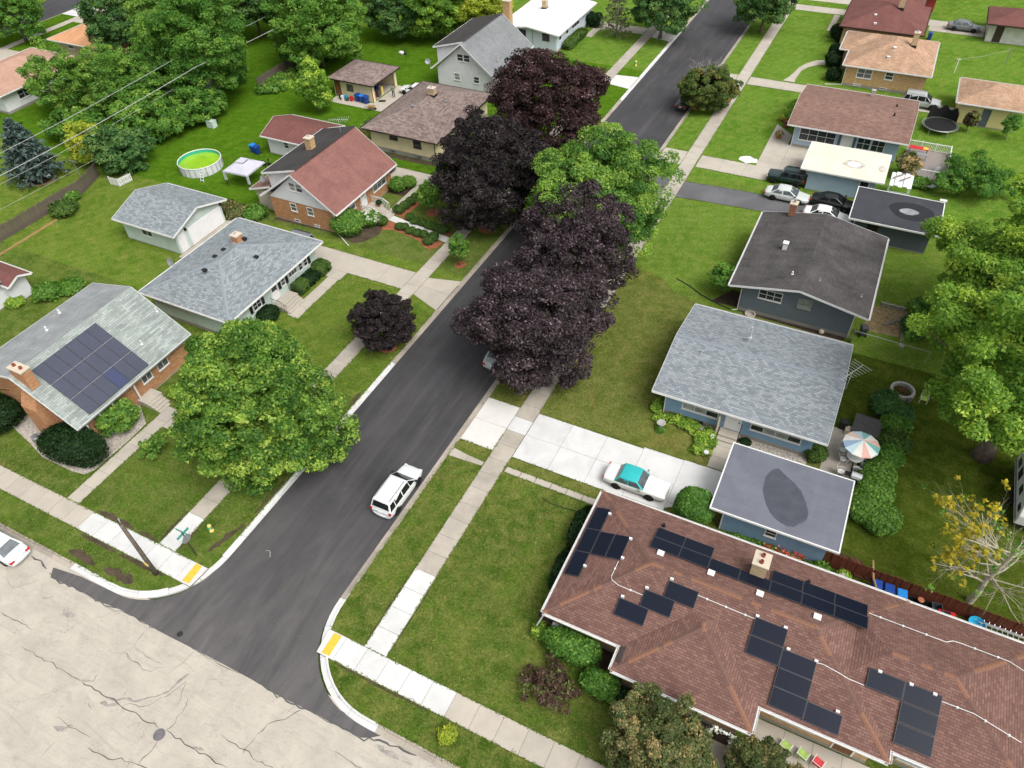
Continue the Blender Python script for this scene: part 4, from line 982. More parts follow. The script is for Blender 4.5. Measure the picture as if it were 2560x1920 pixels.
# ---------------------------------------------------------------- yellow brick hip house and its garage
h = House('brick_house', 'yellow brick house with tan hip roof and two white side windows')
h.walls(-5.4, 4.75, 111.6, 123.4, 0, 2.85, 'brick_tan'); h.walls(-6.6, -5.4, 117.2, 123.4, 0, 2.85, 'brick_tan')
h.hip(-5.9, 5.2, 111.0, 123.9, 2.95, .36, 'sh_tan'); h.hip(-7.2, 1.0, 116.55, 123.95, 2.94, .36, 'sh_tan', skip=(1,))
h.window('S', 111.6, -3.95, -1.95, 1.3, 2.6, 2, 2, glass='glass_mid', fr=.1); h.window('S', 111.6, -.35, .75, 1.55, 2.6, 1, 2, fr=.1); h.window('S', 111.58, -.5, .4, .15, .45, 1, 1, sill=False); h.window('S', 111.58, -4, -3, .15, .45, 1, 1, sill=False, glass='glass_lit')
h.chimney(1.6, 2.3, 117.2, 117.9, 4.0, 5.9, 'brick_buff', 1, 'alu'); h.down(-5.45, 111.5, 2.8, kick=(-7.6, 110.9))
for q in ((-0.26,115.15,4.46), (-0.66,113.36,3.81)): h.vent(*q, 'box', 'trim')
h.place(-.3, 117)
h = House('garage', 'yellow garage with tan pyramid roof behind the trampoline', 'garage')
h.walls(9.2, 16.0, 105.1, 112.2, 0, 2.65, 's_yel', fh=.12); h.hip(8.72, 16.5, 104.65, 112.7, 2.78, .34, 'sh_tan')
h.door('S', 105.1, 11.95, 12.9, .1, 2.3, 's_dgrey', (1, 2), 's_yel'); h.place(12.6, 108)
# ---------------------------------------------------------------- maroon-roofed hip house, red garage, grey garage
h = House('brick_house', 'house with maroon hip roof and tall tan brick chimney at the top right')
h.walls(-8.1, 2.4, 125.9, 137.4, 0, 2.9, 'brick_tan'); h.hip(-8.65, 3.0, 125.3, 138.0, 3.0, .34, 'sh_redd', 'trim_brown'); h.hip(-7.6, 2.0, 133.0, 142.5, 2.98, .34, 'sh_redd', 'trim_brown')
h.chimney(-1.6, -.8, 130.6, 131.3, 4.3, 6.9, 'brick_buff', 1, 'metal')
for q in ((-4.30,128.40,4.05), (-3.96,126.60,3.44)): h.vent(*q, 'box', 'trim')
h.place(-2.8, 131.5)
h = House('garage', 'dark red garage with white eave at the top right edge', 'garage')
h.walls(-3.2, 3.5, 145.0, 151, 0, 2.6, 's_red', fh=.1); h.gable(-3.7, 4.0, 144.6, 151.4, 2.65, 3.9, 'x', 'sh_redd'); h.place(0, 148)
h = House('garage', 'pale grey garage with maroon hip roof and brown door at the right edge', 'garage')
h.walls(11.6, 20, 135.2, 141.9, 0, 2.65, 's_gar', fh=.1); h.hip(11.05, 20.6, 134.5, 142.5, 2.75, .34, 'sh_redd', 'trim_brown')
h.door('S', 135.2, 12.6, 13.5, .1, 2.3, 'trim_brown', (1, 2), 'trim_brown'); h.place(15.5, 138)
# ---------------------------------------------------------------- white low house behind, white cape, yellow ranch (left side of the street)
h = House('ranch_house', 'pale house with bright white low-pitched roof at the top')
h.walls(-56.6, -47.2, 107.4, 122.0, 0, 2.8, 's_white2', gable=('y', 3.45, None)); h.gable(-57.2, -46.65, 106.8, 122.5, 2.9, 3.6, 'y', 'roof_white')
h.window('S', 107.4, -53.6, -52.4, 1.7, 2.85, 1, 2, trim='trim_brown'); h.window('S', 107.4, -49.6, -48.4, 1.7, 2.75, 1, 2, trim='trim_brown')
h.window('E', -47.2, 113.4, 116.4, 1.5, 2.2, 3, 1, trim='trim'); h.window('E', -47.2, 108.3, 109.2, 1.5, 2.2, 1, 1, trim='trim'); h.window('E', -47.2, 111, 112, 1.5, 2.2, 1, 1, trim='trim')
h.down(-51.2, 107.3, 3.1, 'metal', w=.05); h.chimney(-53.2, -52.4, 115, 115.8, 3.4, 4.6, 'brick_buff', 1)
h.place(-52, 114.6)
h = House('cape_house', 'tall white cape house with grey gable roof and flat black dormer')
h.walls(-57.9, -49.0, 89.65, 101.0, 0, 3.0, 's_white', gable=('y', 6.75, None)); h.gable(-58.55, -48.4, 89.0, 101.6, 3.0, 7.0, 'y', 'sh_grey')
h.window('S', 89.65, -54.5, -53.5, 4.35, 5.35, 1, 2); h.window('S', 89.65, -53.45, -52.45, 4.35, 5.35, 1, 2); h.window('S', 89.65, -55.2, -54.25, 1.6, 2.6, 1, 2, glass='glass_lit'); h.window('S', 89.65, -52.05, -51.15, 1.6, 2.55, 1, 2)
for y in (92, 94, 96.5): h.window('E', -49.0, y, y + 1, 1.3, 2.5, 1, 2)
m = MB(); m.face([(-57.9, 90.0, 3.2), (-53.3, 90.0, 6.6), (-53.3, 90.0, 6.9), (-57.9, 90.0, 5.75)]); m.face([(-57.9, 101, 3.2), (-57.9, 90.0, 3.2), (-57.9, 90.0, 5.75), (-57.9, 101, 5.75)]); h.p(m, 'dormer_wall', M['s_white'])
m = MB(); m.face([(-58.35, 89.7, 5.72), (-53.3, 89.7, 7.04), (-53.3, 101.6, 7.04), (-58.35, 101.6, 5.72)]); m.face([(-58.35, 89.7, 5.6), (-58.35, 101.6, 5.6), (-53.3, 101.6, 6.92), (-53.3, 89.7, 6.92)]); h.p(m, 'dormer_roof', M['roll_black'])
m = MB(); m.bar((-58.35, 89.68, 5.64), (-53.4, 89.68, 6.94), .03, .2); m.bar((-58.37, 89.7, 5.64), (-58.37, 101.6, 5.64), .03, .2); h.p(m, 'dormer_fascia', M['trim'])
h.chimney(-53.3, -52.2, 101.65, 102.6, 0, 8.6, 'brick_tan', 1, 'metal', None)
m = MB(); m.lathe([(.02, 0), (.28, .05), (.38, .14), (.36, .14), (.02, .07)], (0, 0, 0), 16); m.xf(Matrix.Translation((-58.9, 88.9, 3.9)) @ Matrix.Rotation(R(70), 4, 'X') @ Matrix.Rotation(R(20), 4, 'Y')); m.tube([(-58.6, 89.1, 3.2), (-58.85, 89.0, 3.85)], .03, 5); h.p(m, 'satellite_dish', M['metal'])
for q in ((-49.46,92.25,4.18), ): h.vent(*q, 'pipe', 'alu', .08, .5)
h.place(-53.5, 95)
h = House('ranch_house', 'cream yellow ranch house with taupe hip roof beside the dark purple maples')
h.walls(-56.6, -47.0, 70.35, 84.0, 0, 2.85, 's_cream', fh=.55); h.hip(-57.3, -46.3, 69.7, 84.7, 2.97, .33, 'sh_taupe', 'trim_brown', caps=((M['sh_cap_t'],), ()))
h.window('S', 70.35, -53.6, -52.4, 1.9, 2.6, 1, 2, trim='trim_brown'); h.window('S', 70.35, -50.15, -49.0, 1.45, 2.55, 1, 2, trim='trim_brown')
h.window('S', 70.3, -53.8, -53, .1, .5, 1, 1, glass='glass_mid', trim='metal', sill=False); h.window('S', 70.3, -49.9, -49.1, .1, .5, 1, 1, glass='glass_mid', trim='metal', sill=False)
for y0, y1 in ((76.6, 78.4), (78.6, 80.4), (80.6, 82)): h.window('E', -47.0, y0, y1, 1.2, 2.5, 1, 1, trim='trim_brown')
h.chimney(-52.0, -51.1, 77.6, 78.3, 4.6, 5.6, 'brick_buff', 1, 'alu'); h.down(-56.55, 70.28, 2.8, 'trim_brown'); h.down(-47.05, 70.28, 2.8, 'trim_brown')
for q in ((-54.23,85.36,0.36), ): pass
for q in ((-52.26,74.45,4.57), ): h.vent(*q, 'box', 'metal')
q = (-49.64,78.12,4.07); h.vent(*q, 'box', 'metal')
m = MB()
for i in range(8): m.bar((-59.6 + i * .3, 72.2, .1), (-59.6 + i * .3, 72.2, 1.0), .05)
m.bar((-59.8, 72.2, 1.0), (-57.0, 72.2, 1.0), .08); m.bar((-59.8, 72.2, 1.0), (-59.8, 77.5, 1.0), .08)
for i in range(16): m.bar((-59.8, 72.4 + i * .32, .1), (-59.8, 72.4 + i * .32, 1.0), .05)
h.p(m, 'porch_rail', M['wood_brown']); h.place(-51.8, 77)
h = House('garage', 'cream garage with taupe pyramid roof and an open door full of clutter', 'garage')
for a in ([(-70.7, 81.85), (-64.1, 81.85)], [(-64.1, 87.9), (-70.7, 87.9)], [(-70.7, 87.9), (-70.7, 81.85)]):
    (ax, ay), (bx, by) = a; m = MB(); m.face([(ax, ay, 0), (bx, by, 0), (bx, by, 2.55), (ax, ay, 2.55)]); d = Vector((bx - ax, by - ay, 0)).normalized(); q = Vector((-d.y, d.x, 0)) * .12
    m.face([(bx + q.x, by + q.y, 0), (ax + q.x, ay + q.y, 0), (ax + q.x, ay + q.y, 2.55), (bx + q.x, by + q.y, 2.55)]); h.p(m, 'wall', M['s_cream'])
m = MB(); m.box(-64.2, -64.05, 81.85, 82.3, 0, 2.55); m.box(-64.2, -64.05, 87.45, 87.9, 0, 2.55); m.box(-64.2, -64.05, 82.3, 87.45, 2.25, 2.55); h.p(m, 'door_surround', M['s_cream'])
m = MB(); m.box(-70.5, -64.2, 82.0, 87.8, 0.02, .05); h.p(m, 'garage_floor', M['conc_walk'])
h.hip(-71.3, -63.55, 81.35, 88.45, 2.6, .38, 'sh_taupe', 'trim_brown'); h.window('S', 81.85, -68.45, -67.35, 1.1, 1.95, 2, 1, trim='trim_brown', glass='glass_mid'); h.door('S', 81.85, -70.45, -69.65, .1, 2.1, 'door_br', (1, 2), 'trim_brown')
h.place(-67.4, 85)
# ---------------------------------------------------------------- orange brick cape with red roof
h = House('cape_house', 'orange brick cape house with red gable roof and a black-roofed rear dormer')
h.walls(-57.75, -48.95, 52.5, 63.3, 0, 2.75, 'brick_or', fh=.1); m = MB()
m.face([(-57.75, 52.44, 2.72), (-48.95, 52.44, 2.72), (-53.4, 52.44, 6.3)]); m.face([(-57.75, 52.44, 2.72), (-57.75, 52.6, 2.72), (-48.95, 52.6, 2.72), (-48.95, 52.44, 2.72)]); h.p(m, 'gable_wall', M['s_white'])
m = MB(); m.face([(-48.95, 63.36, 2.72), (-57.75, 63.36, 2.72), (-53.4, 63.36, 6.3)]); h.p(m, 'gable_wall', M['s_white'])
h.gable(-58.6, -48.3, 51.95, 63.85, 2.85, 6.5, 'y', 'sh_red')
m = MB(); m.face([(-57.85, 53.2, 3.0), (-53.3, 53.2, 6.3), (-53.3, 53.2, 6.4), (-57.85, 53.2, 5.2)]); m.face([(-57.85, 63.6, 3.0), (-57.85, 53.2, 3.0), (-57.85, 53.2, 5.2), (-57.85, 63.6, 5.2)]); h.p(m, 'dormer_wall', M['s_white'])
m = MB(); A = [(-58.4, 52.85, 5.22), (-53.3, 52.85, 6.56), (-53.3, 64.0, 6.56), (-58.4, 64.0, 5.22)]; m.face(A); m.face([(x, y, z - .12) for x, y, z in A[::-1]]); h.p(m, 'dormer_roof', M['roll_black'])
m = MB(); m.bar((-58.4, 52.83, 5.13), (-53.45, 52.83, 6.44), .03, .22); m.bar((-58.42, 52.85, 5.14), (-58.42, 64.0, 5.14), .03, .22); h.p(m, 'dormer_fascia', M['trim'])
h.window('S', 52.44, -54.45, -53.55, 4.2, 5.2, 1, 2, glass='glass_mid', mix=((0, 0),)); h.window('S', 52.44, -53.5, -52.6, 4.2, 5.2, 1, 2, mix=((0, 1),)); h.window('S', 52.5, -55.05, -54.2, 1.5, 2.5, 1, 2, glass='glass_mid'); h.window('S', 52.5, -52.75, -51.9, 1.5, 2.5, 1, 2, glass='glass_mid')
h.window('S', 52.5, -55.0, -54.2, .1, .45, 1, 1, sill=False); h.window('S', 52.5, -52.2, -51.5, .1, .45, 1, 1, sill=False, glass='glass_lit')
h.window('E', -48.95, 59.6, 62.2, 1.2, 2.45, 3, 2, glass='glass_mid'); h.window('E', -48.95, 55.1, 56.1, 1.3, 2.4, 1, 2, glass='glass_mid'); h.window('E', -48.95, 53.0, 53.9, 1.3, 2.4, 1, 2); h.door('E', -48.95, 57.2, 58.1, .55, 2.55, 'door_w', (1, 3), light=True)
h.chimney(-56.0, -55.2, 58.0, 58.8, 5.5, 7.2, 'brick_tan', 1, 'alu'); h.down(-49.05, 52.4, 2.6, kick=(-46.6, 51.0))
m = MB(); m.box(-48.9, -47.2, 56.7, 58.9, .02, .5)
for i in range(3): m.box(-47.2 + i * .3, -46.9 + i * .3, 56.9, 58.6, .02, .4 - i * .13)
h.p(m, 'stoop', M['conc_drive'])
for y in (58.8, 56.75):
    m = MB(); m.bar((-48.8, y, 1.35), (-47.2, y, 1.35), .07, .05); m.bar((-47.2, y, 1.35), (-46.4, y, .95), .07, .05); h.p(m, 'stoop_rail', M['trim'])
    for k in range(13):
        x = -48.8 + k * .2; zt = 1.35 if x < -47.2 else 1.35 - (x + 47.2) * .5; m = MB(); m.box(x - .02, x + .02, y - .02, y + .02, .1, zt); h.p(m, 'baluster', M['trim'])
# small rear addition
h.walls(-60.6, -57.77, 53.4, 57.2, 0, 2.6, 's_beige', fh=.1)
m = MB(); A = [(-61.1, 52.9, 2.6), (-57.8, 52.9, 3.6), (-57.8, 60.5, 3.6), (-61.1, 60.5, 2.6)]; m.face(A); m.face([(x, y, z - .12) for x, y, z in A[::-1]]); h.p(m, 'addition_roof', M['sh_rose'])
m = MB(); m.bar((-61.1, 52.88, 2.52), (-57.8, 52.88, 3.52), .03, .2); m.bar((-61.12, 52.9, 2.52), (-61.12, 60.5, 2.52), .03, .2); h.p(m, 'addition_fascia', M['trim'])
m = MB(); m.lathe([(.02, 0), (.28, .05), (.38, .14), (.36, .14), (.02, .07)], (0, 0, 0), 16); m.xf(Matrix.Translation((-58.9, 53.4, 4.1)) @ Matrix.Rotation(R(60), 4, 'X')); m.tube([(-58.7, 53.6, 3.3), (-58.9, 53.5, 4.0)], .03, 5); h.p(m, 'satellite_dish', M['metal'])
h.place(-53.4, 58)
h = House('garage', 'small white garage with maroon gable roof near the pool', 'garage')
h.walls(-68.2, -60.6, 64.3, 69.6, 0, 2.45, 's_white', fh=.1, gable=('x', 3.45, None)); h.gable(-68.75, -60.2, 63.8, 70.1, 2.5, 3.65, 'x', 'sh_redd'); h.window('S', 64.3, -65.6, -64.8, 1.2, 2.1, 1, 2)
h.place(-64.4, 67)
# ---------------------------------------------------------------- mint ranch and mint garage
h = House('ranch_house', 'mint green ranch house with grey-blue shingled hip roof and dark shutters')
h.walls(-57.0, -47.2, 33.9, 46.6, 0, 2.85, 's_mint', fh=.4); h.hip(-57.65, -46.5, 33.3, 47.2, 2.98, .275, 'sh_mint', caps=((M['sh_cap_m'],), ()))
for a, b in ((44.5, 45.05), (43.75, 44.3)): pass
h.window('E', -47.2, 44.55, 45.15, 1.35, 2.25, 1, 2); h.window('E', -47.2, 42.2, 43.5, 1.55, 2.25, 3, 1, glass='glass_mid'); h.window('E', -47.2, 43.75, 44.35, 1.35, 2.25, 1, 2); h.window('E', -47.2, 41.0, 41.6, 1.35, 2.25, 1, 2, glass='glass_mid'); h.window('E', -47.2, 36.9, 38.0, 1.3, 2.25, 2, 2)
for y in (38.25, 45.4, 41.85, 40.75, 36.6):
    m = MB(); m.box(-47.19, -47.14, y - .17, y + .17, 1.3, 2.3); h.p(m, 'shutter', M['blackm'])
h.door('E', -47.2, 39.55, 40.4, .6, 2.5, 'door_w', (1, 2), light=True)
m = MB(); m.box(-47.18, -45.95, 39.1, 41.6, .02, .55)
for i in range(3): m.box(-45.95 + i * .3, -45.66 + i * .3, 39.15, 41.45, .02, .42 - i * .13)
h.p(m, 'stoop', M['conc_drive'])
for y in (39.05, 41.65):
    m = MB(); m.tube([(-47.1, y, 1.4), (-46, y, 1.4), (-45.2, y, .95)], .025, 5)
    for k in range(8): m.bar((-47.0 + k * .24, y, .1), (-47.0 + k * .24, y, 1.38 if k < 5 else 1.38 - (k - 4) * .14), .02)
    h.p(m, 'handrail', M['blackm'])
h.chimney(-53.3, -52.5, 42.0, 42.8, 4.1, 5.0, 'brick_or', 1, 'alu', 'alu')
for q in ((-60.22,42.78,-1.74), ): pass
for rc, tx, ty in ((10, 1770, 678), (10, 1860, 560), (10, 1935, 500), (10, 2115, 405), (11, 0, 565)):
    q = ((-52.26,37.13,4.46), (-53.26,39.51,4.18), (-53.30,40.77,4.17), (-52.33,42.82,4.44), (-49.80,41.37,3.89))[[1770, 1860, 1935, 2115, 0].index(tx)]
    h.vent(*q, 'box', 'blackm')
m = MB(); m.lathe([(.02, 0), (.3, .06), (.42, .16), (.4, .16), (.02, .08)], (0, 0, 0), 16); m.xf(Matrix.Translation((-58.0, 38.0, 3.2)) @ Matrix.Rotation(R(60), 4, 'X')); m.tube([(-57.7, 38.1, 2.8), (-57.95, 38.05, 3.15)], .03, 5); h.p(m, 'satellite_dish', M['metal'])
h.place(-52, 40)
h = House('garage', 'mint garage with grey-blue gable roof and wide white door', 'garage')
h.walls(-70.3, -62.4, 42.45, 49.4, 0, 2.6, 's_mint', fh=.08, gable=('x', 3.75, None)); h.gable(-70.85, -61.85, 41.9, 49.95, 2.68, 3.98, 'x', 'sh_mint')
h.window('S', 42.45, -67.5, -65.9, 1.2, 1.95, 2, 1); h.door('E', -62.4, 42.75, 43.6, .08, 2.15, 'door_w', (2, 3), handle=False)
m = MB(); m.box(-62.38, -62.33, 44.2, 49.1, .08, 2.2); d = h.p(m, 'garage_door', M['door_w'])
for i in range(4):
    for j in range(4): m = MB(); m.box(-62.33, -62.315, 44.27 + i * 1.21, 45.4 + i * 1.21, .14 + j * .525, .6 + j * .525); m.build('door_panel', M['door_w'], d)
for y, z in ((43.9, 2.3), (49.3, 2.3)): m = MB(); m.box(-62.38, -62.2, y - .1, y + .1, z - .15, z + .15); h.p(m, 'wall_lamp', M['blackm'])
h.place(-66.3, 46)
# ---------------------------------------------------------------- brick house with blue-grey solar panels (left)
h = House('brick_house', 'orange brick house with grey-green roof and a block of blue-grey solar panels')
SE = 3.6 / 5.35
h.walls(-59.3, -49.5, 19.1, 30.4, 0, 2.6, 'brick_or', fh=.1)
for yy, sg in ((19.1, 1), (30.4, -1)):
    m = MB(); P = [(-59.3, yy, 2.6), (-49.5, yy, 2.6), (-54.3, yy, 6.1), (-59.3, yy, 4.9)]; m.face(P if sg > 0 else P[::-1]); m.face([(a, b + .15 * sg, c) for a, b, c in (P[::-1] if sg > 0 else P)]); h.p(m, 'gable_wall', M['brick_or'])
m = MB(); A = [(-48.95, 18.45, 2.7), (-48.95, 30.9, 2.7), (-54.3, 30.9, 6.3), (-54.3, 18.45, 6.3)]; m.face(A); m.face([(x, y, z - .12) for x, y, z in A[::-1]]); m.face([A[3], (A[3][0], A[3][1], A[3][2] - .12), (A[0][0], A[0][1], A[0][2] - .12), A[0]][::-1]); h.p(m, 'roof_slope', M['sh_green'])
m = MB(); A = [(-54.3, 18.45, 6.3), (-54.3, 30.9, 6.3), (-59.9, 30.9, 5.0), (-59.9, 18.45, 5.0)]; m.face(A); m.face([(x, y, z - .12) for x, y, z in A[::-1]]); h.p(m, 'roof_slope', M['sh_green2'])
m = MB(); m.face([(-59.3, 30.4, 2.5), (-59.3, 19.1, 2.5), (-59.3, 19.1, 4.95), (-59.3, 30.4, 4.95)]); h.p(m, 'wall', M['s_white'])
m = MB(); m.bar((-48.93, 18.45, 2.6), (-48.93, 30.9, 2.6), .03, .2); m.bar((-48.93, 18.43, 2.6), (-54.3, 18.43, 6.2), .03, .2); m.bar((-54.3, 18.43, 6.2), (-59.9, 18.43, 4.9), .03, .2); m.bar((-48.93, 30.92, 2.6), (-54.3, 30.92, 6.2), .03, .2); m.bar((-54.3, 30.92, 6.2), (-59.9, 30.92, 4.9), .03, .2); m.bar((-59.92, 18.45, 4.9), (-59.92, 30.9, 4.9), .03, .2); h.p(m, 'fascia', M['trim'])
m = MB(); m.bar((-48.86, 18.45, 2.58), (-48.86, 30.9, 2.58), .12, .02); m.bar((-48.8, 18.45, 2.64), (-48.8, 30.9, 2.64), .015, .12); h.p(m, 'gutter', M['metal'])
ue = Vector((math.cos(math.atan(SE)), 0, -math.sin(math.atan(SE)))); nE = Vector((-ue.z, 0, ue.x))
for c in range(6):
    for r in range(3):
        o = Vector((-53.7, 19.92 + c * 1.052, 2.7 + SE * (53.7 - 48.95))) + ue * (r * 1.85)
        panel(h, o, ue, Vector((0, 1, 0)), nE, 1.80, 1.035, 'pv_blue2' if (c, r) == (3, 2) else 'pv_blue', .12)
for r in (1, 2):
    o = Vector((-53.7, 0, 2.7 + SE * (53.7 - 48.95))) + ue * (r * 1.85 - .025) + nE * .13; m = MB(); m.bar((o.x, 19.95, o.z), (o.x, 26.2, o.z), .045, .05); h.p(m, 'panel_rail', M['alu'])
h.window('E', -49.5, 27.0, 28.2, 1.3, 2.4, 2, 1, glass='glass_mid'); h.window('E', -49.5, 25.2, 26.3, 1.3, 2.4, 2, 1, glass='glass_mid')
m = MB()
for y in (19.3, 20.6, 21.9, 24.2): m.box(-49.2, -49.08, y - .06, y + .06, .1, 2.55)
h.p(m, 'porch_post', M['trim'])
m = MB(); m.box(-49.45, -48.2, 24.0, 25.6, .02, .52)
for i in range(3): m.box(-48.2 + i * .32, -47.89 + i * .32, 24.0, 25.4, .02, .42 - i * .13)
h.p(m, 'stoop', M['conc_drive'])
c = h.chimney(-54.2, -52.65, 18.75, 19.5, 0.0, 7.0, 'brick_or', 2, 'clay', None)
m = MB(); m.add([(-54.45, 18.05, 0), (-52.7, 18.05, 0), (-52.7, 18.76, 0), (-54.45, 18.76, 0), (-54.45, 18.05, 3.4), (-52.7, 18.05, 3.4), (-52.7, 18.76, 4.6), (-54.45, 18.76, 4.6)], [(0, 1, 5, 4), (1, 2, 6, 5), (4, 5, 6, 7), (3, 0, 4, 7)]); m.build('chimney_breast', M['brick_or'], c)
m = MB(); m.box(-56.9, -56.0, 19.0, 19.08, .3, 1.0); h.p(m, 'basement_window', M['glass_mid'])
m = MB(); m.lathe([(.02, 0), (.28, .05), (.4, .14), (.38, .14), (.02, .07)], (0, 0, 0), 16); m.xf(Matrix.Translation((-57.3, 18.2, 3.9)) @ Matrix.Rotation(R(65), 4, 'X')); m.tube([(-57.2, 18.9, 3.2), (-57.25, 18.3, 3.85)], .03, 5); h.p(m, 'satellite_dish', M['blackm'])
for q in ((-51.75,30.61,4.59), (-50.59,27.33,3.81)): h.vent(*q, 'pipe', 'trim', .07, .4)
for q in ((-57.21,24.06,5.63), (-58.63,26.36,5.30)): h.vent(*q, 'pipe', 'trim', .08, .4)
h.place(-54.3, 24.7)
# ---------------------------------------------------------------- far left: small white shed, houses of the next street
h = House('shed', 'small white outbuilding with maroon and grey roof at the left edge', 'shed')
h.walls(-79, -71.6, 29.0, 31.1, 0, 2.3, 's_white', fh=.08); h.walls(-79, -72.4, 27.0, 29.0, 0, 2.3, 's_white', fh=.08)
h.gable(-80, -70.9, 28.9, 31.5, 2.45, 3.0, 'x', 'sh_redd'); m = MB(); A = [(-80, 26.4, 2.3), (-71.9, 26.4, 2.3), (-71.9, 29.1, 2.75), (-80, 29.1, 2.75)]; m.face(A); m.face([(x, y, z - .1) for x, y, z in A[::-1]]); h.p(m, 'lean_to_roof', M['sh_grey']); h.place(-75, 29)
h = House('ranch_house', 'tan house with bright orange hip roof in the upper left corner')
h.walls(-122.2, -104, 76.9, 85.6, 0, 2.8, 'stucco'); h.hip(-122.95, -103, 76.2, 86.3, 2.9, .28, 'sh_orange'); h.window('S', 76.9, -119.4, -118.1, 1.7, 2.7, 1, 2, glass='glass_mid'); h.place(-113, 81)
h = House('ranch_house', 'white house with pinkish tan hip roof behind the young trees at the left edge')
h.walls(-121.6, -111.2, 58.6, 72.0, 0, 2.8, 's_white'); h.hip(-122.3, -110.5, 58.0, 72.7, 2.9, .28, 'sh_pink'); h.window('E', -111.2, 61, 63, 1.2, 2.4, 2, 2); h.window('S', 58.6, -119, -117, 1.2, 2.4, 2, 2); h.place(-116.5, 65)
h = House('ranch_house', 'house with maroon roof half hidden by trees at the top left')
h.walls(-121, -108, 112.6, 122, 0, 2.8, 's_white'); h.hip(-121.7, -107, 112, 122.6, 2.9, .28, 'sh_redd'); h.place(-114, 117)
h = House('garage', 'small white garage with dark roof between the back trees', 'garage')
h.walls(-94.5, -88.5, 71, 78, 0, 2.4, 's_white', fh=.1); h.hip(-95, -88, 70.5, 78.5, 2.45, .28, 'sh_grey'); h.place(-91.5, 74.5)

# ================================================================= VEHICLES
M['tyre'] = plain('tyre', (0.018, 0.018, 0.019), 0.2, 8.0, 0.85); M['rim'] = plain('alloy', (0.55, 0.55, 0.56), 0.1, 8.0, 0.3, 0.7)
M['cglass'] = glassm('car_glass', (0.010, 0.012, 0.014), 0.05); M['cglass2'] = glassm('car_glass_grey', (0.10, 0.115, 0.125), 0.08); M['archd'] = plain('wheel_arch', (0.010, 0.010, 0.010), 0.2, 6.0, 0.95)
M['tail'] = plain('tail_light', (0.50, 0.015, 0.015), 0.1, 6.0, 0.2); M['head'] = plain('head_light', (0.75, 0.76, 0.78), 0.08, 6.0, 0.12); M['plate'] = plain('plate', (0.72, 0.72, 0.70), 0.05, 6.0, 0.5)
M['chrome'] = plain('chrome', (0.68, 0.68, 0.68), 0.06, 6.0, 0.15, 0.85); M['plastic'] = plain('black_plastic', (0.022, 0.022, 0.024), 0.2, 6.0, 0.6); M['amber'] = plain('amber', (0.7, 0.3, 0.03), 0.1, 6.0, 0.3)
PC = {}
def pcol(c):
    if c not in PC: PC[c] = paint('car_paint_%d' % len(PC), c)
    return PC[c]
def loft(rings, close=True):
    m = MB(); n = len(rings[0]); vs = [p for r_ in rings for p in r_]; fs = []
    for i in range(len(rings) - 1):
        for k in range(n):
            k2 = (k + 1) % n; fs.append((i * n + k, (i + 1) * n + k, (i + 1) * n + k2, i * n + k2))
    fs.append(tuple(range(n))); fs.append(tuple((len(rings) - 1) * n + k for k in range(n - 1, -1, -1)))
    m.add(vs, fs); return m
CARS = {
 # stations: (x, half width, z bottom, z shoulder/top) ; cab: rear base, rear roof, front roof, front base, belt z, roof z, half width base, half width roof
 'suv':   dict(W=.93, st=[(-2.36, .80, .42, .86), (-2.30, .90, .32, .98), (-1.6, .93, .26, 1.06), (0, .94, .25, 1.06), (.85, .93, .26, 1.06), (1.1, .93, .26, 1.06), (1.85, .89, .27, 1.0), (2.2, .80, .32, .92), (2.36, .62, .42, .74)],
               cab=(-2.28, -2.02, .34, 1.22, 1.0, 1.76, .90, .73), pil=(-1.52, -.55, .42), wh=(-1.42, 1.43), wr=.37, rails=True, back=True),
 'jeep':  dict(W=.89, st=[(-2.1, .84, .5, .95), (-2.06, .88, .42, 1.05), (0, .89, .40, 1.06), (.72, .88, .40, 1.08), (2.0, .82, .42, 1.02), (2.08, .80, .5, .95)],
               cab=(-2.0, -1.86, .35, .72, 1.02, 1.68, .84, .72), pil=(-1.2, -.3, .4), wh=(-1.25, 1.33), wr=.38, rails=True, back=True),
 'sedan': dict(W=.90, st=[(-2.40, .72, .40, .80), (-2.30, .84, .28, .94), (-1.5, .90, .22, .98), (0, .91, .20, .94), (1.0, .90, .21, .93), (2.0, .86, .24, .80), (2.30, .76, .30, .68), (2.40, .60, .38, .58)],
               cab=(-1.78, -1.0, .22, 1.18, .90, 1.44, .84, .64), pil=(-.45, ), wh=(-1.36, 1.40), wr=.325, rails=False, back=False),
 'classic': dict(W=.90, st=[(-2.40, .80, .46, .78), (-2.34, .87, .34, .94), (-1.2, .90, .26, .95), (0, .905, .25, .94), (.9, .90, .26, .95), (2.1, .87, .28, .90), (2.36, .84, .36, .86), (2.41, .76, .46, .76)],
               cab=(-1.50, -1.12, .22, .78, .92, 1.46, .84, .73), pil=(-.42, ), wh=(-1.28, 1.27), wr=.33, rails=False, back=False),
}
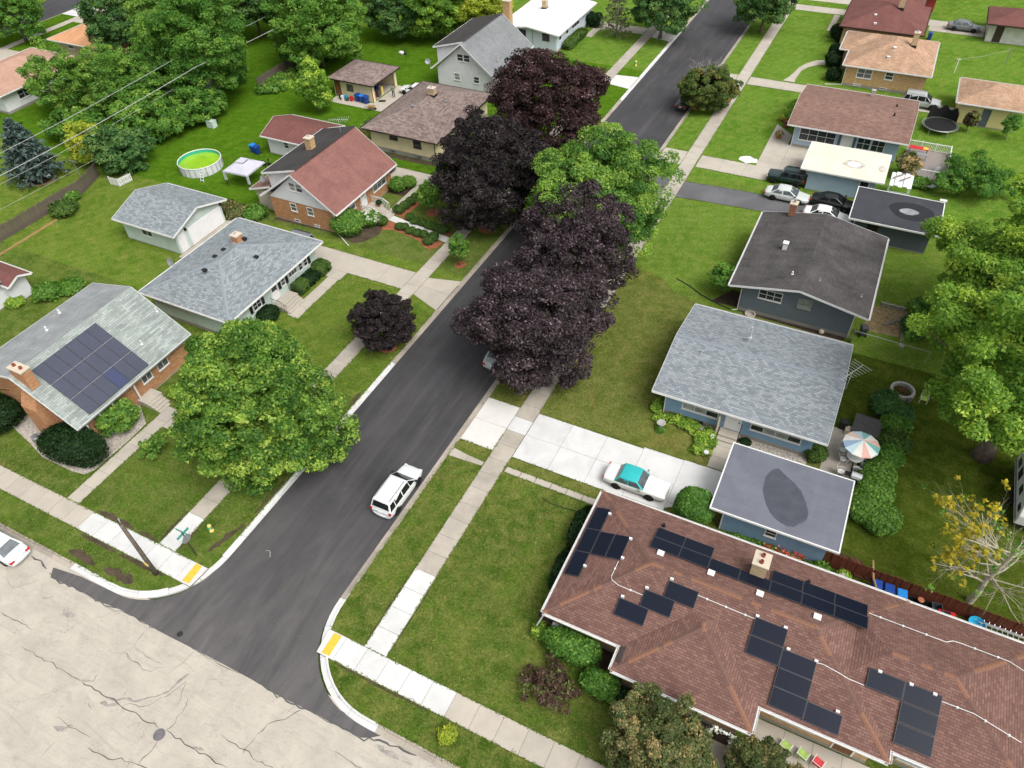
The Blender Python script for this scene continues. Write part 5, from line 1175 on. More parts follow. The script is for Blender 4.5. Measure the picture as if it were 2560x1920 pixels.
def car(name, label, kind, xy, head, col, roof=None, z=0.0, glass='cglass', cat='car', group=None, chrome=False, plate=True):
    S = CARS[kind]; o = thing(name, label, cat, (xy[0], xy[1], z), R(head), group); P = pcol(col)
    rings = []
    for x, w, zb, zt in S['st']:
        zm = zb + (zt - zb) * .52
        half = [(w * .80, zb), (w * .97, zb + .10), (w, zm), (w * .975, zt - .10), (w * .86, zt - .015), (w * .45, zt + .02)]
        ring = [(x, y, q) for y, q in half] + [(x, -y, q) for y, q in half[::-1]]
        rings.append(ring)
    b = loft(rings).build('body', P, o, smooth=True); sd = b.modifiers.new('s', 'SUBSURF'); sd.levels = sd.render_levels = 2
    r0, r1, f1, f0, zb, zr, wb, wr = S['cab']
    # greenhouse: body-coloured shell with glass set on each side
    secs = []
    for t in (0, .5, 1.0):
        pass
    A = {'rbL': (r0, wb, zb), 'rbR': (r0, -wb, zb), 'fbL': (f0, wb, zb), 'fbR': (f0, -wb, zb), 'rtL': (r1, wr, zr - .03), 'rtR': (r1, -wr, zr - .03), 'ftL': (f1, wr, zr - .02), 'ftR': (f1, -wr, zr - .02)}
    xm = (r1 + f1) / 2; m = MB()
    vs = [A['rbL'], A['rbR'], A['fbR'], A['fbL'], A['rtL'], A['rtR'], A['ftR'], A['ftL'], (xm, wr * 1.02, zr), (xm, -wr * 1.02, zr), (r1 + .02, 0, zr), (f1 - .02, 0, zr + .01), (xm, 0, zr + .035)]
    m.add(vs, [(1, 0, 4, 10, 5), (3, 2, 6, 11, 7), (0, 3, 7, 8, 4), (2, 1, 5, 9, 6), (4, 8, 12, 10), (8, 7, 11, 12), (10, 12, 9, 5), (12, 11, 6, 9)])
    cb = m.build('cabin', pcol(roof) if roof else P, o, smooth=True); bv = cb.modifiers.new('b', 'BEVEL'); bv.width = .05; bv.segments = 2; bv.limit_method = 'ANGLE'; bv.angle_limit = R(25)
    def pane(nm, a, bq, c, d, off, shrink=(.07, .07, .10, .16)):
        """quad a,b (bottom) c,d (top), inset and lifted"""
        a, bq, c, d = map(Vector, (a, bq, c, d)); n = (bq - a).cross(d - a).normalized()
        l, r_, bo, to = shrink
        f = lambda u, v: (a.lerp(bq, u)).lerp(d.lerp(c, u), v) + n * off
        g = MB(); q = [f(l, bo), f(1 - r_, bo), f(1 - r_, 1 - to), f(l, 1 - to)]; g.face(q); k = [p - n * .03 for p in q]
        for i in range(4): g.face([k[i], k[(i + 1) % 4], q[(i + 1) % 4], q[i]])
        return g.build(nm, M[glass], o)
    pane('windscreen', A['fbR'], A['fbL'], A['ftL'], A['ftR'], .012, (.06, .06, .06, .08))
    pane('rear_window', A['rbL'], A['rbR'], A['rtR'], A['rtL'], .012, (.08, .08, .22 if S['back'] else .12, .12))
    xs = [r0] + list(S['pil']) + [f0]
    for sgn in (1, -1):
        bL = Vector((r0, sgn * wb, zb)), Vector((f0, sgn * wb, zb)); tL = Vector((r1, sgn * wr, zr - .03)), Vector((f1, sgn * wr, zr - .02)); n = len(xs) - 1
        for i in range(n):
            u0, u1 = (xs[i] - r0) / (f0 - r0), (xs[i + 1] - r0) / (f0 - r0)
            tu = lambda x: min(1, max(0, (x - r1) / (f1 - r1)))
            a, c = bL[0].lerp(bL[1], u0), bL[0].lerp(bL[1], u1); e, g_ = tL[0].lerp(tL[1], tu(xs[i]) if i else 0), tL[0].lerp(tL[1], tu(xs[i + 1]) if i < n - 1 else 1)
            pr = (.10 if i == 0 else .05, .12 if i == n - 1 else .05, .10, .14)
            if sgn > 0: pane('side_window', c, a, e, g_, .012, (pr[1], pr[0], pr[2], pr[3]))
            else: pane('side_window', a, c, g_, e, .012, pr)
    for wx in S['wh']:
        for sgn in (1, -1):
            yw = S['W'] - .02; wr_ = S['wr']
            t = MB(); t.lathe([(wr_ * .55, -.1), (wr_ * .92, -.105), (wr_, -.06), (wr_, .06), (wr_ * .92, .105), (wr_ * .55, .1)], (0, 0, 0), 20); t.xf(Matrix.Translation((wx, sgn * (yw - .09), wr_)) @ Matrix.Rotation(R(90), 4, 'X'))
            w = t.build('wheel', M['tyre'], o, smooth=True)
            k = MB(); k.lathe([(.001, .07), (wr_ * .2, .075), (wr_ * .56, .05), (wr_ * .60, .09), (wr_ * .60, -.05)], (0, 0, 0), 16)
            for q in range(5):
                an = q * 1.2566; k.bar((math.cos(an) * .04, math.sin(an) * .04, .085), (math.cos(an) * wr_ * .56, math.sin(an) * wr_ * .56, .085), .06, .03)
            k.xf(Matrix.Translation((wx, sgn * (yw - .09), wr_)) @ Matrix.Rotation(R(-90 * sgn), 4, 'X')); k.build('rim', M['rim'], w, smooth=True)
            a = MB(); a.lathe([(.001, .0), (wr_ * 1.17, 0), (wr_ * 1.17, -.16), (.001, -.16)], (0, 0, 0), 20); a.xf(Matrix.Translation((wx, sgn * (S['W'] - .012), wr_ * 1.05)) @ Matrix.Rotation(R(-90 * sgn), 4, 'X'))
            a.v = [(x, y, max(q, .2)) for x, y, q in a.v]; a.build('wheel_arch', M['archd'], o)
    x0, w0, _, zt0 = S['st'][1]; x1, w1, _, zt1 = S['st'][-2]
    for sgn in (1, -1):
        t = MB()
        if S['back']: t.box(S['st'][0][0] - .0, S['st'][0][0] + .18, sgn * (w0 - .10) - .07, sgn * (w0 - .10) + .07, .74, 1.02)
        elif kind == 'classic': t.box(x0 - .07, x0 + .05, sgn * .70 - .10, sgn * .70 + .10, .70, .86)
        else: t.box(S['st'][0][0] - .01, S['st'][0][0] + .2, sgn * .62 - .17, sgn * .62 + .17, .66, .82)
        t.build('tail_light', M['tail'], o, bevel=.02)
        t = MB()
        if kind == 'classic':
            for q in (.58, .74): t.lathe([(.001, .03), (.075, .02), (.085, -.03)], (0, 0, 0), 12)
            t.v = []; t.f = []; t.mi = []
            t.box(2.33, 2.43, sgn * .66 - .16, sgn * .66 + .16, .62, .78)
        elif S['back']: t.box(x1 - .08, x1 + .10, sgn * (w1 - .16) - .13, sgn * (w1 - .16) + .13, .70, .84)
        else: t.box(x1 - .12, x1 + .05, sgn * (w1 - .15) - .13, sgn * (w1 - .15) + .13, .58, .68)
        t.build('headlight', M['head'], o, bevel=.02)
        t = MB(); t.box(f0 - .28, f0 - .12, sgn * (wb + .16) - .09, sgn * (wb + .16) + .09, zb + .06, zb + .20); t.bar((f0 - .2, sgn * (wb - .05), zb + .1), (f0 - .2, sgn * (wb + .1), zb + .1), .05); t.build('mirror', M['plastic'] if not chrome else M['chrome'], o, bevel=.02)
    if plate:
        t = MB(); t.box(S['st'][0][0] - .025, S['st'][0][0] + .02, -.16, .16, .62 if not S['back'] else .72, .76 if not S['back'] else .86); t.build('number_plate', M['plate'], o)
    bm_ = M['chrome'] if chrome else None
    for xx, ww, sg in ((S['st'][0][0], S['st'][1][1], -1), (S['st'][-1][0], S['st'][-2][1], 1)):
        t = MB(); t.add([], []); n = 8; ringv = []
        for i in range(n + 1):
            y = (-ww + 2 * ww * i / n) * .84; xx2 = xx + sg * (.03 - .16 * (abs(y) / ww) ** 2); ringv.append((xx2, y))
        for i in range(n):
            (xa, ya), (xb, yb) = ringv[i], ringv[i + 1]; t.bar((xa, ya, .46), (xb, yb, .46), .09, .16)
        t.build('bumper', bm_ or P, o, bevel=0.0, smooth=False)
    if S['rails']:
        for sgn in (1, -1):
            t = MB(); t.bar((r1 + .15, sgn * (wr - .10), zr + .06), (f1 - .15, sgn * (wr - .10), zr + .06), .05, .05)
            for q in (r1 + .2, xm, f1 - .2): t.box(q - .04, q + .04, sgn * (wr - .10) - .02, sgn * (wr - .10) + .02, zr - .02, zr + .05)
            t.build('roof_rail', M['plastic'] if sum(col) < .5 else M['rim'], o)
    return o
SILVER, WHITE, BLACK = (.60, .62, .63), (.80, .80, .79), (.008, .008, .009)
car('suv', 'silver SUV parked on the new asphalt near the corner', 'suv', (-23.85, 25.4), 90, (.68, .70, .71), z=ZR + .008)
car('sedan', 'silver sedan half hidden under the front purple maple', 'sedan', (-23.75, 42.55), 90, (.55, .57, .58), z=ZR + .008, glass='cglass2')
car('sedan', 'silver sedan on the concrete cross street at the left edge', 'sedan', (-47.55, 9.05), 180, (.66, .69, .72), z=ZR, glass='cglass2')
car('sedan', 'dark grey sedan behind the dead-topped tree', 'sedan', (-23.7, 97.6), 90, (.035, .04, .042), z=ZR + .008, glass='cglass2')
car('classic_car', 'white 1960s sedan with turquoise roof on the white driveway', 'classic', (-7.95, 33.55), 0, (.76, .76, .73), (.02, .42, .42), z=.034, glass='cglass2', chrome=True)
car('jeep', 'dark green boxy jeep beside the cream-roofed garage', 'jeep', (-7.05, 82.15), 180, (.012, .035, .035), z=.03)
car('sedan', 'silver-green sedan in the middle of the asphalt driveway', 'sedan', (-6.2, 78.5), 0, (.55, .58, .56), z=.02, glass='cglass2')
car('coupe', 'black car at the end of the asphalt driveway by the black-roofed garage', 'sedan', (-1.25, 78.9), -3, BLACK, z=.02)
car('sedan', 'white sedan peeking out behind the charcoal roof', 'sedan', (-1.5, 75.9), 0, (.76, .76, .75), z=.02)
car('suv', 'silver SUV between the yellow brick house and the trampoline', 'suv', (4.95, 109.95 - 1.6), 0, (.42, .43, .43), z=.03)
car('sedan', 'grey sedan in front of the pale grey garage at the top right', 'sedan', (8.45, 138.8), 0, (.15, .165, .175), z=.03, glass='cglass2')
car('sedan', 'white car behind the taupe roof by the open garage', 'sedan', (-59.9, 86.4), 180, (.78, .78, .78), z=.03)
car('sedan', 'black car behind the red roof of the brick cape', 'sedan', (-53.0, 66.2), 0, BLACK, z=.03)
car('hatchback', 'dark car with grey roof beside the far corner of the mint roof', 'suv', (-51.8, 48.6), 180, (.03, .032, .036), (.17, .18, .20), z=.03)
# camper trailer at the right edge
o = thing('camper_trailer', 'white camper trailer with small dark windows at the right edge', 'camper', (18.1, 44.0, 0))
m = MB(); pr = [(-3.0, .75), (-3.1, 1.7), (-2.6, 2.75), (2.4, 2.8), (3.0, 2.3), (3.1, .75)]
m.add([(-1.2, y, z) for y, z in pr] + [(1.2, y, z) for y, z in pr], [tuple(range(5, -1, -1)), tuple(range(6, 12))] + [(i, (i + 1) % 6, 6 + (i + 1) % 6, 6 + i) for i in range(6)]); m.f = [tuple(reversed(f)) for f in m.f]; m.build('shell', M['trim'], o, bevel=.08)
for y0, y1, z0, z1 in ((-2.6, -2.0, 1.5, 2.0), (-1.2, -.5, 1.7, 2.3), (.4, 1.2, 1.5, 2.3), (1.6, 2.4, 1.5, 2.1)): m = MB(); m.box(-1.225, -1.2, y0, y1, z0, z1); m.build('window', M['glass'], o)
m = MB(); m.box(-1.24, -1.2, -3.0, 3.0, 1.05, 1.25); m.build('stripe', M['metal'], o)
m = MB(); m.box(-1.1, 1.1, -2.9, 2.9, .5, .78); m.build('chassis', M['blackm'], o)
for y in (-.5, .45):
    for x in (-1.12, 1.12): m = MB(); m.lathe([(.2, -.09), (.33, -.08), (.33, .08), (.2, .09)], (0, 0, 0), 16); m.xf(Matrix.Translation((x, y, .33)) @ Matrix.Rotation(R(90), 4, 'Y')); m.build('wheel', M['tyre'], o)

# ================================================================= VEGETATION
M['bark'] = plain('bark', (0.17, 0.135, 0.105), 0.35, 3.0, 0.95, fine=14)
M['bark_grey'] = plain('bark_grey', (0.36, 0.33, 0.28), 0.3, 4.0, 0.95)
M['twig'] = plain('dead_twig', (0.47, 0.42, 0.33), 0.25, 4.0, 0.95); M['twig_grey'] = plain('grey_twig', (0.42, 0.40, 0.38), 0.2, 4.0, 0.95)
def SC(k, st): return [(p, tuple(min(.8, v * k) for v in c)) for p, c in st]
LM = {
 'maple': leafmat('leaf_maple', SC(2.0, [(0.0, (0.026, 0.068, 0.012)), (0.5, (0.074, 0.150, 0.022)), (1.0, (0.235, 0.300, 0.055))]), 0.42),
 'maple2': leafmat('leaf_green', SC(2, [(0.0, (0.030, 0.080, 0.016)), (0.5, (0.070, 0.145, 0.024)), (1.0, (0.185, 0.262, 0.045))]), 0.4),
 'lime': leafmat('leaf_lime', SC(2, [(0.0, (0.040, 0.092, 0.014)), (0.5, (0.112, 0.198, 0.026)), (1.0, (0.310, 0.380, 0.060))]), 0.42),
 'yellowgreen': leafmat('leaf_yellow_green', SC(1.45, [(0.0, (0.12, 0.18, 0.018)), (0.5, (0.235, 0.29, 0.03)), (1.0, (0.42, 0.42, 0.055))]), 0.4),
 'dark': leafmat('leaf_dark', SC(2.1, [(0.0, (0.014, 0.040, 0.013)), (0.5, (0.030, 0.075, 0.020)), (1.0, (0.080, 0.130, 0.035))]), 0.25),
 'mid': leafmat('leaf_mid', SC(2.2, [(0.0, (0.022, 0.065, 0.012)), (0.5, (0.052, 0.120, 0.018)), (1.0, (0.130, 0.205, 0.035))]), 0.4),
 'olive': leafmat('leaf_olive', SC(1.6, [(0.0, (0.026, 0.050, 0.012)), (0.5, (0.052, 0.088, 0.020)), (0.85, (0.130, 0.130, 0.035)), (1.0, (0.24, 0.13, 0.04))]), 0.25),
 'bronze': leafmat('leaf_bronze', SC(1.6, [(0.0, (0.032, 0.046, 0.014)), (0.5, (0.070, 0.092, 0.028)), (0.8, (0.15, 0.13, 0.055)), (1.0, (0.33, 0.22, 0.10))]), 0.25),
 'purple': leafmat('leaf_purple', SC(2.9, [(0.0, (0.006, 0.005, 0.0052)), (0.5, (0.016, 0.0115, 0.0125)), (0.85, (0.034, 0.023, 0.027)), (1.0, (0.075, 0.056, 0.064))]), 0.12),
 'purple2': leafmat('leaf_purple_red', SC(2.3, [(0.0, (0.009, 0.005, 0.005)), (0.5, (0.026, 0.0145, 0.0145)), (0.85, (0.060, 0.030, 0.032)), (1.0, (0.12, 0.085, 0.085))]), 0.12),
 'yew': leafmat('leaf_yew', SC(0.95, [(0.0, (0.006, 0.022, 0.006)), (0.5, (0.013, 0.036, 0.010)), (1.0, (0.032, 0.065, 0.018))]), 0.12),
 'box': leafmat('leaf_box', SC(1.5, [(0.0, (0.018, 0.045, 0.010)), (0.5, (0.042, 0.085, 0.016)), (1.0, (0.105, 0.155, 0.030))]), 0.2),
 'spruce': leafmat('leaf_spruce', SC(1.25, [(0.0, (0.022, 0.045, 0.042)), (0.5, (0.062, 0.098, 0.085)), (1.0, (0.14, 0.18, 0.165))]), 0.1),
 'conifer': leafmat('leaf_conifer', SC(1.2, [(0.0, (0.035, 0.050, 0.022)), (0.5, (0.085, 0.100, 0.045)), (1.0, (0.17, 0.175, 0.09))]), 0.15),
 'ginkgo': leafmat('leaf_gold', [(0.0, (0.22, 0.21, 0.02)), (0.5, (0.46, 0.38, 0.03)), (1.0, (0.68, 0.56, 0.06))], 0.3),
 'barberry': leafmat('leaf_barberry', SC(1.4, [(0.0, (0.030, 0.014, 0.012)), (0.5, (0.065, 0.036, 0.026)), (0.75, (0.075, 0.085, 0.028)), (1.0, (0.15, 0.20, 0.05))]), 0.2),
 'white': leafmat('petal_white', [(0.0, (0.55, 0.56, 0.45)), (1.0, (0.85, 0.85, 0.78))], 0.2),
 'red': leafmat('petal_red', [(0.0, (0.45, 0.02, 0.015)), (0.6, (0.75, 0.06, 0.03)), (1.0, (0.85, 0.45, 0.4))], 0.2),
}
def leafmesh(name, pos, nrm, size, tone, mat, rng, elong=1.35):
    n = len(pos)
    r = rng.normal(size=(n, 3)); u = np.cross(nrm, r); u /= np.linalg.norm(u, axis=1)[:, None] + 1e-9
    w = np.cross(nrm, u); s = (size * rng.uniform(0.65, 1.35, n))[:, None]
    v = np.empty((n, 3, 3)); k = rng.uniform(-.25, .25, (n, 1))
    v[:, 0] = pos + u * s * 0.62 * elong; v[:, 1] = pos - u * s * (0.38 + k) * elong + w * s * 0.60; v[:, 2] = pos - u * s * (0.38 - k) * elong - w * s * 0.60
    me = bpy.data.meshes.new(name); me.vertices.add(n * 3); me.vertices.foreach_set('co', v.reshape(-1).astype(np.float32))
    me.loops.add(n * 3); me.loops.foreach_set('vertex_index', np.arange(n * 3, dtype=np.int32))
    me.polygons.add(n); me.polygons.foreach_set('loop_start', np.arange(0, n * 3, 3, dtype=np.int32))
    me.polygons.foreach_set('loop_total', np.full(n, 3, dtype=np.int32))
    a = me.attributes.new('tone', 'FLOAT', 'FACE'); a.data.foreach_set('value', np.clip(tone, 0, 1).astype(np.float32))
    me.materials.append(mat); me.update(calc_edges=True); return me
def unit(v): return v / (np.linalg.norm(v, axis=-1, keepdims=True) + 1e-9)

def crown_clumps(rng, nc, rad, zc, low=-0.75, lump=0.16, hollow=0.45, cone=0.0):
    """clump centres in a lumpy ellipsoid, relative to the trunk base"""
    d = unit(rng.normal(size=(nc * 3, 3))); d = d[d[:, 2] > low][:nc]
    k = unit(rng.normal(size=(7, 3))); ph = rng.uniform(0, 6.28, 7); fr = rng.uniform(2.0, 4.5, 7)
    R_ = 1 + lump * sum(np.cos(fr[i] * (d @ k[i]) * 2 + ph[i]) for i in range(7)) / 2.2
    rr = hollow + (1 - hollow) * rng.uniform(0, 1, len(d)) ** 0.45
    p = d * (R_ * rr)[:, None] * np.array(rad)
    p[:, :2] *= (1 - cone * np.clip(p[:, 2:3] / rad[2] * .5 + .35, 0, 1))
    p[:, 2] += zc
    return p, d
def clump_leaves(rng, cp, cd, rc, per, size, flat=0.62, tone=(0.5, 0.17, 0.14)):
    n = len(cp); tot = n * per; idx = np.repeat(np.arange(n), per)
    dd = unit(rng.normal(size=(tot, 3)) + np.array([0, 0, 0.35]) + cd[idx] * 0.5)
    rcl = rc * rng.uniform(0.65, 1.35, n)
    q = rng.uniform(0.35, 1.0, tot) ** 0.6
    pos = cp[idx] + dd * (rcl[idx] * q)[:, None] * np.array([1, 1, flat])
    nr = unit(dd * 0.6 + np.array([0, 0, 0.55]) + rng.normal(size=(tot, 3)) * 0.45)
    t = np.clip(rng.normal(tone[0], tone[1], n), 0.05, 0.95)[idx] + rng.normal(0, tone[2], tot)
    return pos, nr, t
def limbs(rng, mb, base_z, zc, rad, cp, tr, k=11, lean=(0, 0)):
    h = zc * 0.75; pts = []; rs = []
    for i in range(6):
        t = i / 5; pts.append((lean[0] * t + rng.uniform(-.06, .06), lean[1] * t + rng.uniform(-.06, .06), base_z + h * t)); rs.append(tr * (1.35 if i == 0 else 1) * (1 - 0.55 * t))
    mb.tube(pts, rs, 9)
    sel = rng.permutation(len(cp))[:k]
    for s in sel:
        e = Vector(cp[s]); a = Vector(pts[2 + int(rng.integers(0, 4))]); m = a.lerp(e, 0.45); m.z += (e - a).length * 0.08
        e = a.lerp(e, 0.92); q = tr * rng.uniform(.28, .45)
        mb.tube([a, a.lerp(m, .5) + Vector((0, 0, .1)), m, e], [q, q * .8, q * .6, q * .15], 5, False)
TREE_N = [0]
def tree(name, label, xy, rad, zc, leaf, nc, per, size, rc=None, tr=0.22, low=-0.7, lump=0.16, hollow=0.45, bark='bark', cat='tree', group=None, flat=0.62, tone=(0.5, .17, .14), k=11, seed=None, cone=0.0):
    TREE_N[0] += 1; rng = np.random.default_rng(seed or (100 + TREE_N[0]))
    o = thing(name, label, cat, (xy[0], xy[1], 0), 0, group)
    rad = (rad[0], rad[0], rad[1]) if len(rad) == 2 else rad
    rc = rc or rad[0] * 0.24
    if tr > 0.1: nc, rc, per, size = int(nc * 1.9), rc * .72, int(per * 1.75), size * .56
    cp, cd = crown_clumps(rng, nc, (rad[0] - rc * .6, rad[1] - rc * .6, rad[2] - rc * .4), zc, low, lump, hollow, cone)
    cp[:, 2] = np.maximum(cp[:, 2], rc * flat * 0.9)
    pos, nr, t = clump_leaves(rng, cp, cd, rc, per, size, flat, tone)
    pos[:, 2] = np.maximum(pos[:, 2], 0.05)
    me = leafmesh('crown', pos, nr, size, t, LM[leaf], rng); link(me, 'crown', o)
    if tr > 0:
        mb = MB(); limbs(rng, mb, -0.05, zc, rad, cp, tr, k); mb.build('trunk', M[bark], o, smooth=True)
    return o
def shrub(name, label, xy, rad, leaf, n, size, cat='shrub', group=None, box=2.0, rotz=0.0, core=True, rough=0.07, z0=0.0, tone=(0.5, .22), sparse=1.0):
    """clipped or compact shrub: leaf shell on a superellipsoid standing on the ground"""
    TREE_N[0] += 1; rng = np.random.default_rng(300 + TREE_N[0])
    o = thing(name, label, cat, (xy[0], xy[1], z0), rotz, group)
    d = unit(rng.normal(size=(n, 3))); d[:, 2] = np.abs(d[:, 2]) * rng.choice([1, 1, 1, -1], n); ex = 2 / box
    sp = np.sign(d) * np.abs(d) ** ex; sp /= (np.abs(sp) ** box).sum(1)[:, None] ** (1 / box)
    k = unit(rng.normal(size=(6, 3))); ph = rng.uniform(0, 6.28, 6)
    wv = sum(np.cos(5.5 * (d @ k[i]) + ph[i]) for i in range(6)) / 6
    pos = sp * np.array([rad[0], rad[1], rad[2] / 2]) * (1 + rough * wv * 1.6 + rng.normal(0, rough * .55, n))[:, None]
    pos[:, 2] += rad[2] / 2; keep = pos[:, 2] > 0.02; pos, d, wv = pos[keep], d[keep], wv[keep]
    nr = unit(d * 0.8 + rng.normal(size=d.shape) * 0.5 + np.array([0, 0, .25]))
    t = tone[0] + rng.normal(0, tone[1], len(pos)) + 0.12 * wv
    link(leafmesh('foliage', pos, nr, size, t, LM[leaf], rng), 'foliage', o)
    if core:  # dark solid filler added inside the leaf shell to stop see-through
        m = MB(); P = []
        for i in range(9):
            a = -math.pi / 2 + math.pi * i / 8; cz, cr = math.sin(a), math.cos(a)
            P.append((max(1e-3, abs(cr) ** ex), math.copysign(abs(cz) ** ex, cz) * rad[2] * .44 + rad[2] / 2))
        m.lathe([(r_, z_) for r_, z_ in P], (0, 0, 0), 18)
        m.v = [(x * rad[0] * .86, y * rad[1] * .86, z) for x, y, z in m.v]
        me = m.mesh('filler_core', LM[leaf]); at = me.attributes.new('tone', 'FLOAT', 'FACE'); at.data.foreach_set('value', [0.25] * len(me.polygons)); link(me, 'filler_core', o)
    return o
def twigs(rng, mb, a, d, L, r, depth, spread=0.7, up=0.0, bend=0.25, kids=(3, 5), tips=None):
    a = Vector(a); d = Vector(d).normalized(); pts = [a]; n = 4
    for i in range(n):
        d = (d + Vector(rng.normal(0, bend, 3)) * 0.5 + Vector((0, 0, up * 0.2))).normalized(); pts.append(pts[-1] + d * (L / n))
    mb.tube(pts, [r * (1 - .7 * i / n) for i in range(n + 1)], 5 if depth > 1 else 4, False)
    if tips is not None and depth <= 1: tips.append(pts[-1])
    if depth > 0:
        for _ in range(int(rng.integers(*kids))):
            t = rng.uniform(.25, 1.0); p = pts[min(n, int(t * n))]
            nd = (d + Vector(rng.normal(0, spread, 3))).normalized()
            twigs(rng, mb, p, nd, L * rng.uniform(.45, .7), r * (1 - .6 * t) * .6, depth - 1, spread, up, bend, kids, tips)

# ---- street trees
tree('maple_tree', 'large bright green maple with yellowish tips on the left parkway near the corner', (-34.8, 24.4), (6.9, 7.2), 6.9, 'maple', 330, 115, 0.27, 1.1, 0.34, -0.85, 0.13, 0.42, tone=(.44, .25, .25), seed=11, cone=.6)
tree('purple_maple', 'small dark purple maple in a red brick ring on the left parkway', (-34.0, 39.3), (2.7, 2.6), 2.9, 'purple', 150, 75, 0.2, .62, 0.12, -0.8, .14, .4, tone=(.2, .12, .18), seed=12)
tree('purple_maple', 'dark purple maple nearest the white driveway, over the silver sedan', (-20.2, 42.9), (6.2, 4.6), 5.3, 'purple', 280, 100, 0.26, 1.2, 0.32, -0.75, .16, .45, tone=(.5, .12, .22), seed=13)
tree('purple_maple', 'dark purple maple in front of the bright green maple', (-20.9, 52.0), (5.2, 4.6), 6.9, 'purple', 220, 95, 0.26, 1.1, 0.28, -0.75, .16, .45, tone=(.5, .12, .22), seed=14)
tree('purple_maple', 'very dark purple maple on the left parkway beside the cream ranch house', (-34.3, 61.6), (6.3, 5.6), 5.9, 'purple', 270, 95, 0.27, 1.2, 0.32, -0.75, .16, .45, tone=(.2, .12, .18), seed=15)
tree('purple_maple', 'reddish purple maple farthest up the street, in front of the white cape house', (-34.3, 75.8), (6.9, 5.6), 7.6, 'purple2', 280, 90, 0.29, 1.25, 0.32, -0.75, .16, .45, tone=(.3, .14, .2), seed=16)
tree('maple_tree', 'bright green maple in the middle of the right parkway', (-21.5, 58.7), (6.6, 5.6), 7.0, 'maple2', 200, 130, 0.28, 1.35, 0.34, -0.75, .2, .5, tone=(.45, .24, .18), seed=17)
tree('parkway_tree', 'round dark olive tree with a bare grey dead top on the right parkway', (-20.7, 97.2), (3.9, 2.7), 2.9, 'olive', 150, 90, 0.26, .85, 0.2, -0.8, .1, .5, tone=(.5, .16, .16), seed=18)
rng = np.random.default_rng(5); mb = MB()
for i in range(16):
    a = rng.uniform(0, 6.28); twigs(rng, mb, (-1.0 + math.cos(a) * .8, .6 + math.sin(a) * .8, 3.4), (math.cos(a) * .5, math.sin(a) * .5, 1.0), rng.uniform(1.6, 2.6), .05, 2, .45, .3)
o = [q for q in C.objects if q.name.startswith('parkway_tree')][0]; mb.build('dead_branches', M['twig_grey'], o)
tree('street_tree', 'dark green tree overhanging the left sidewalk at the top edge', (-34.3, 119.0), (5.2, 4.4), 5.2, 'dark', 160, 80, 0.36, 1.2, .28, seed=19, tone=(.6, .16, .15))
tree('street_tree', 'dark green tree overhanging the right sidewalk at the top edge', (-20.2, 127), (4.6, 4.4), 5.0, 'dark', 150, 80, 0.36, 1.15, .28, seed=20, tone=(.62, .16, .15))
# ---- right side trees
tree('silver_maple', 'big light green silver maple with thick leaning trunk behind the blue house', (15.0, 47.3), (7.6, 5.6), 9.8, 'lime', 190, 120, 0.30, 1.35, .62, -0.6, .3, .35, bark='bark', tone=(.45, .18, .17), seed=21)
tree('silver_maple', 'light green silver maple overhanging the flat black garage roof', (15.4, 61.5), (7.6, 5.8), 7.6, 'lime', 200, 120, 0.30, 1.35, .5, -0.6, .32, .35, tone=(.42, .18, .17), seed=22)
tree('fruit_tree', 'low dark green spreading tree in the lawn beyond the deck', (11.6, 88.2), (3.4, 1.6), 1.9, 'mid', 90, 70, .24, .8, .12, -.6, .3, .3, tone=(.4, .2, .15), seed=23)
tree('young_tree', 'small reddish young tree beside the yellow garage', (10.8, 103.0), (.8, 1.3), 1.8, 'barberry', 30, 40, .2, .4, .06, seed=24)
tree('young_tree', 'small green young tree near the right edge by the yellow garage', (15.2, 102.6), (1.0, 1.3), 2.0, 'mid', 34, 40, .2, .45, .06, seed=25)
tree('crabapple', 'bronze green crabapple in front of the brown-roofed ranch', (-.6, 15.5), (2.9, 2.1), 2.5, 'bronze', 170, 95, .17, .62, .14, -.75, .2, .4, tone=(.45, .17, .2), k=18, seed=26)
tree('crabapple', 'bronze crabapple cut off by the bottom edge near the lawn chairs', (5.2, 16.6), (2.2, 1.6), 2.0, 'bronze', 130, 90, .17, .55, .12, -.75, .2, .4, tone=(.45, .17, .2), k=16, seed=27)
tree('barberry_bush', 'sparse purple and green bush in the corner lawn', (-7.6, 16.7), (1.7, .8), .8, 'barberry', 60, 45, .13, .4, .05, -.3, .35, .2, cat='shrub', k=14, seed=28)
# half-dead tree with golden leaves
o = thing('ginkgo_tree', 'half-bare pale branched tree with golden yellow leaves at the lower right', 'tree', (14.8, 33.9, 0))
rng = np.random.default_rng(31); mb = MB(); tips = []
mb.tube([(0, 0, -.05), (.1, .05, 1.2), (.05, .2, 2.6), (.2, .1, 4.2), (.3, 0, 6.2)], [.24, .19, .17, .13, .07], 9)
for i in range(17):
    a = rng.uniform(0, 6.28); z = rng.uniform(2.0, 6.0)
    if i < 9: a = rng.uniform(1.8, 4.2)
    twigs(rng, mb, (.1, .1, z), (math.cos(a), math.sin(a), rng.uniform(.1, .75)), rng.uniform(2.6, 4.4), .06, 3, .5, .15, .22, (3, 5), tips)
mb.build('branch', M['twig'], o)
tp = np.array([list(t) for t in tips]); sel = tp[(tp[:, 0] < -0.6) & (tp[:, 1] > -1.5)]; sel = sel[rng.permutation(len(sel))[:120]]
if len(sel):
    pos, nr, t = clump_leaves(rng, sel, unit(rng.normal(size=sel.shape)), .22, 13, .13, .8); link(leafmesh('leaf_cluster', pos, nr, .15, t, LM['ginkgo'], rng), 'leaf_cluster', o)
sel = tp[rng.permutation(len(tp))[:40]]
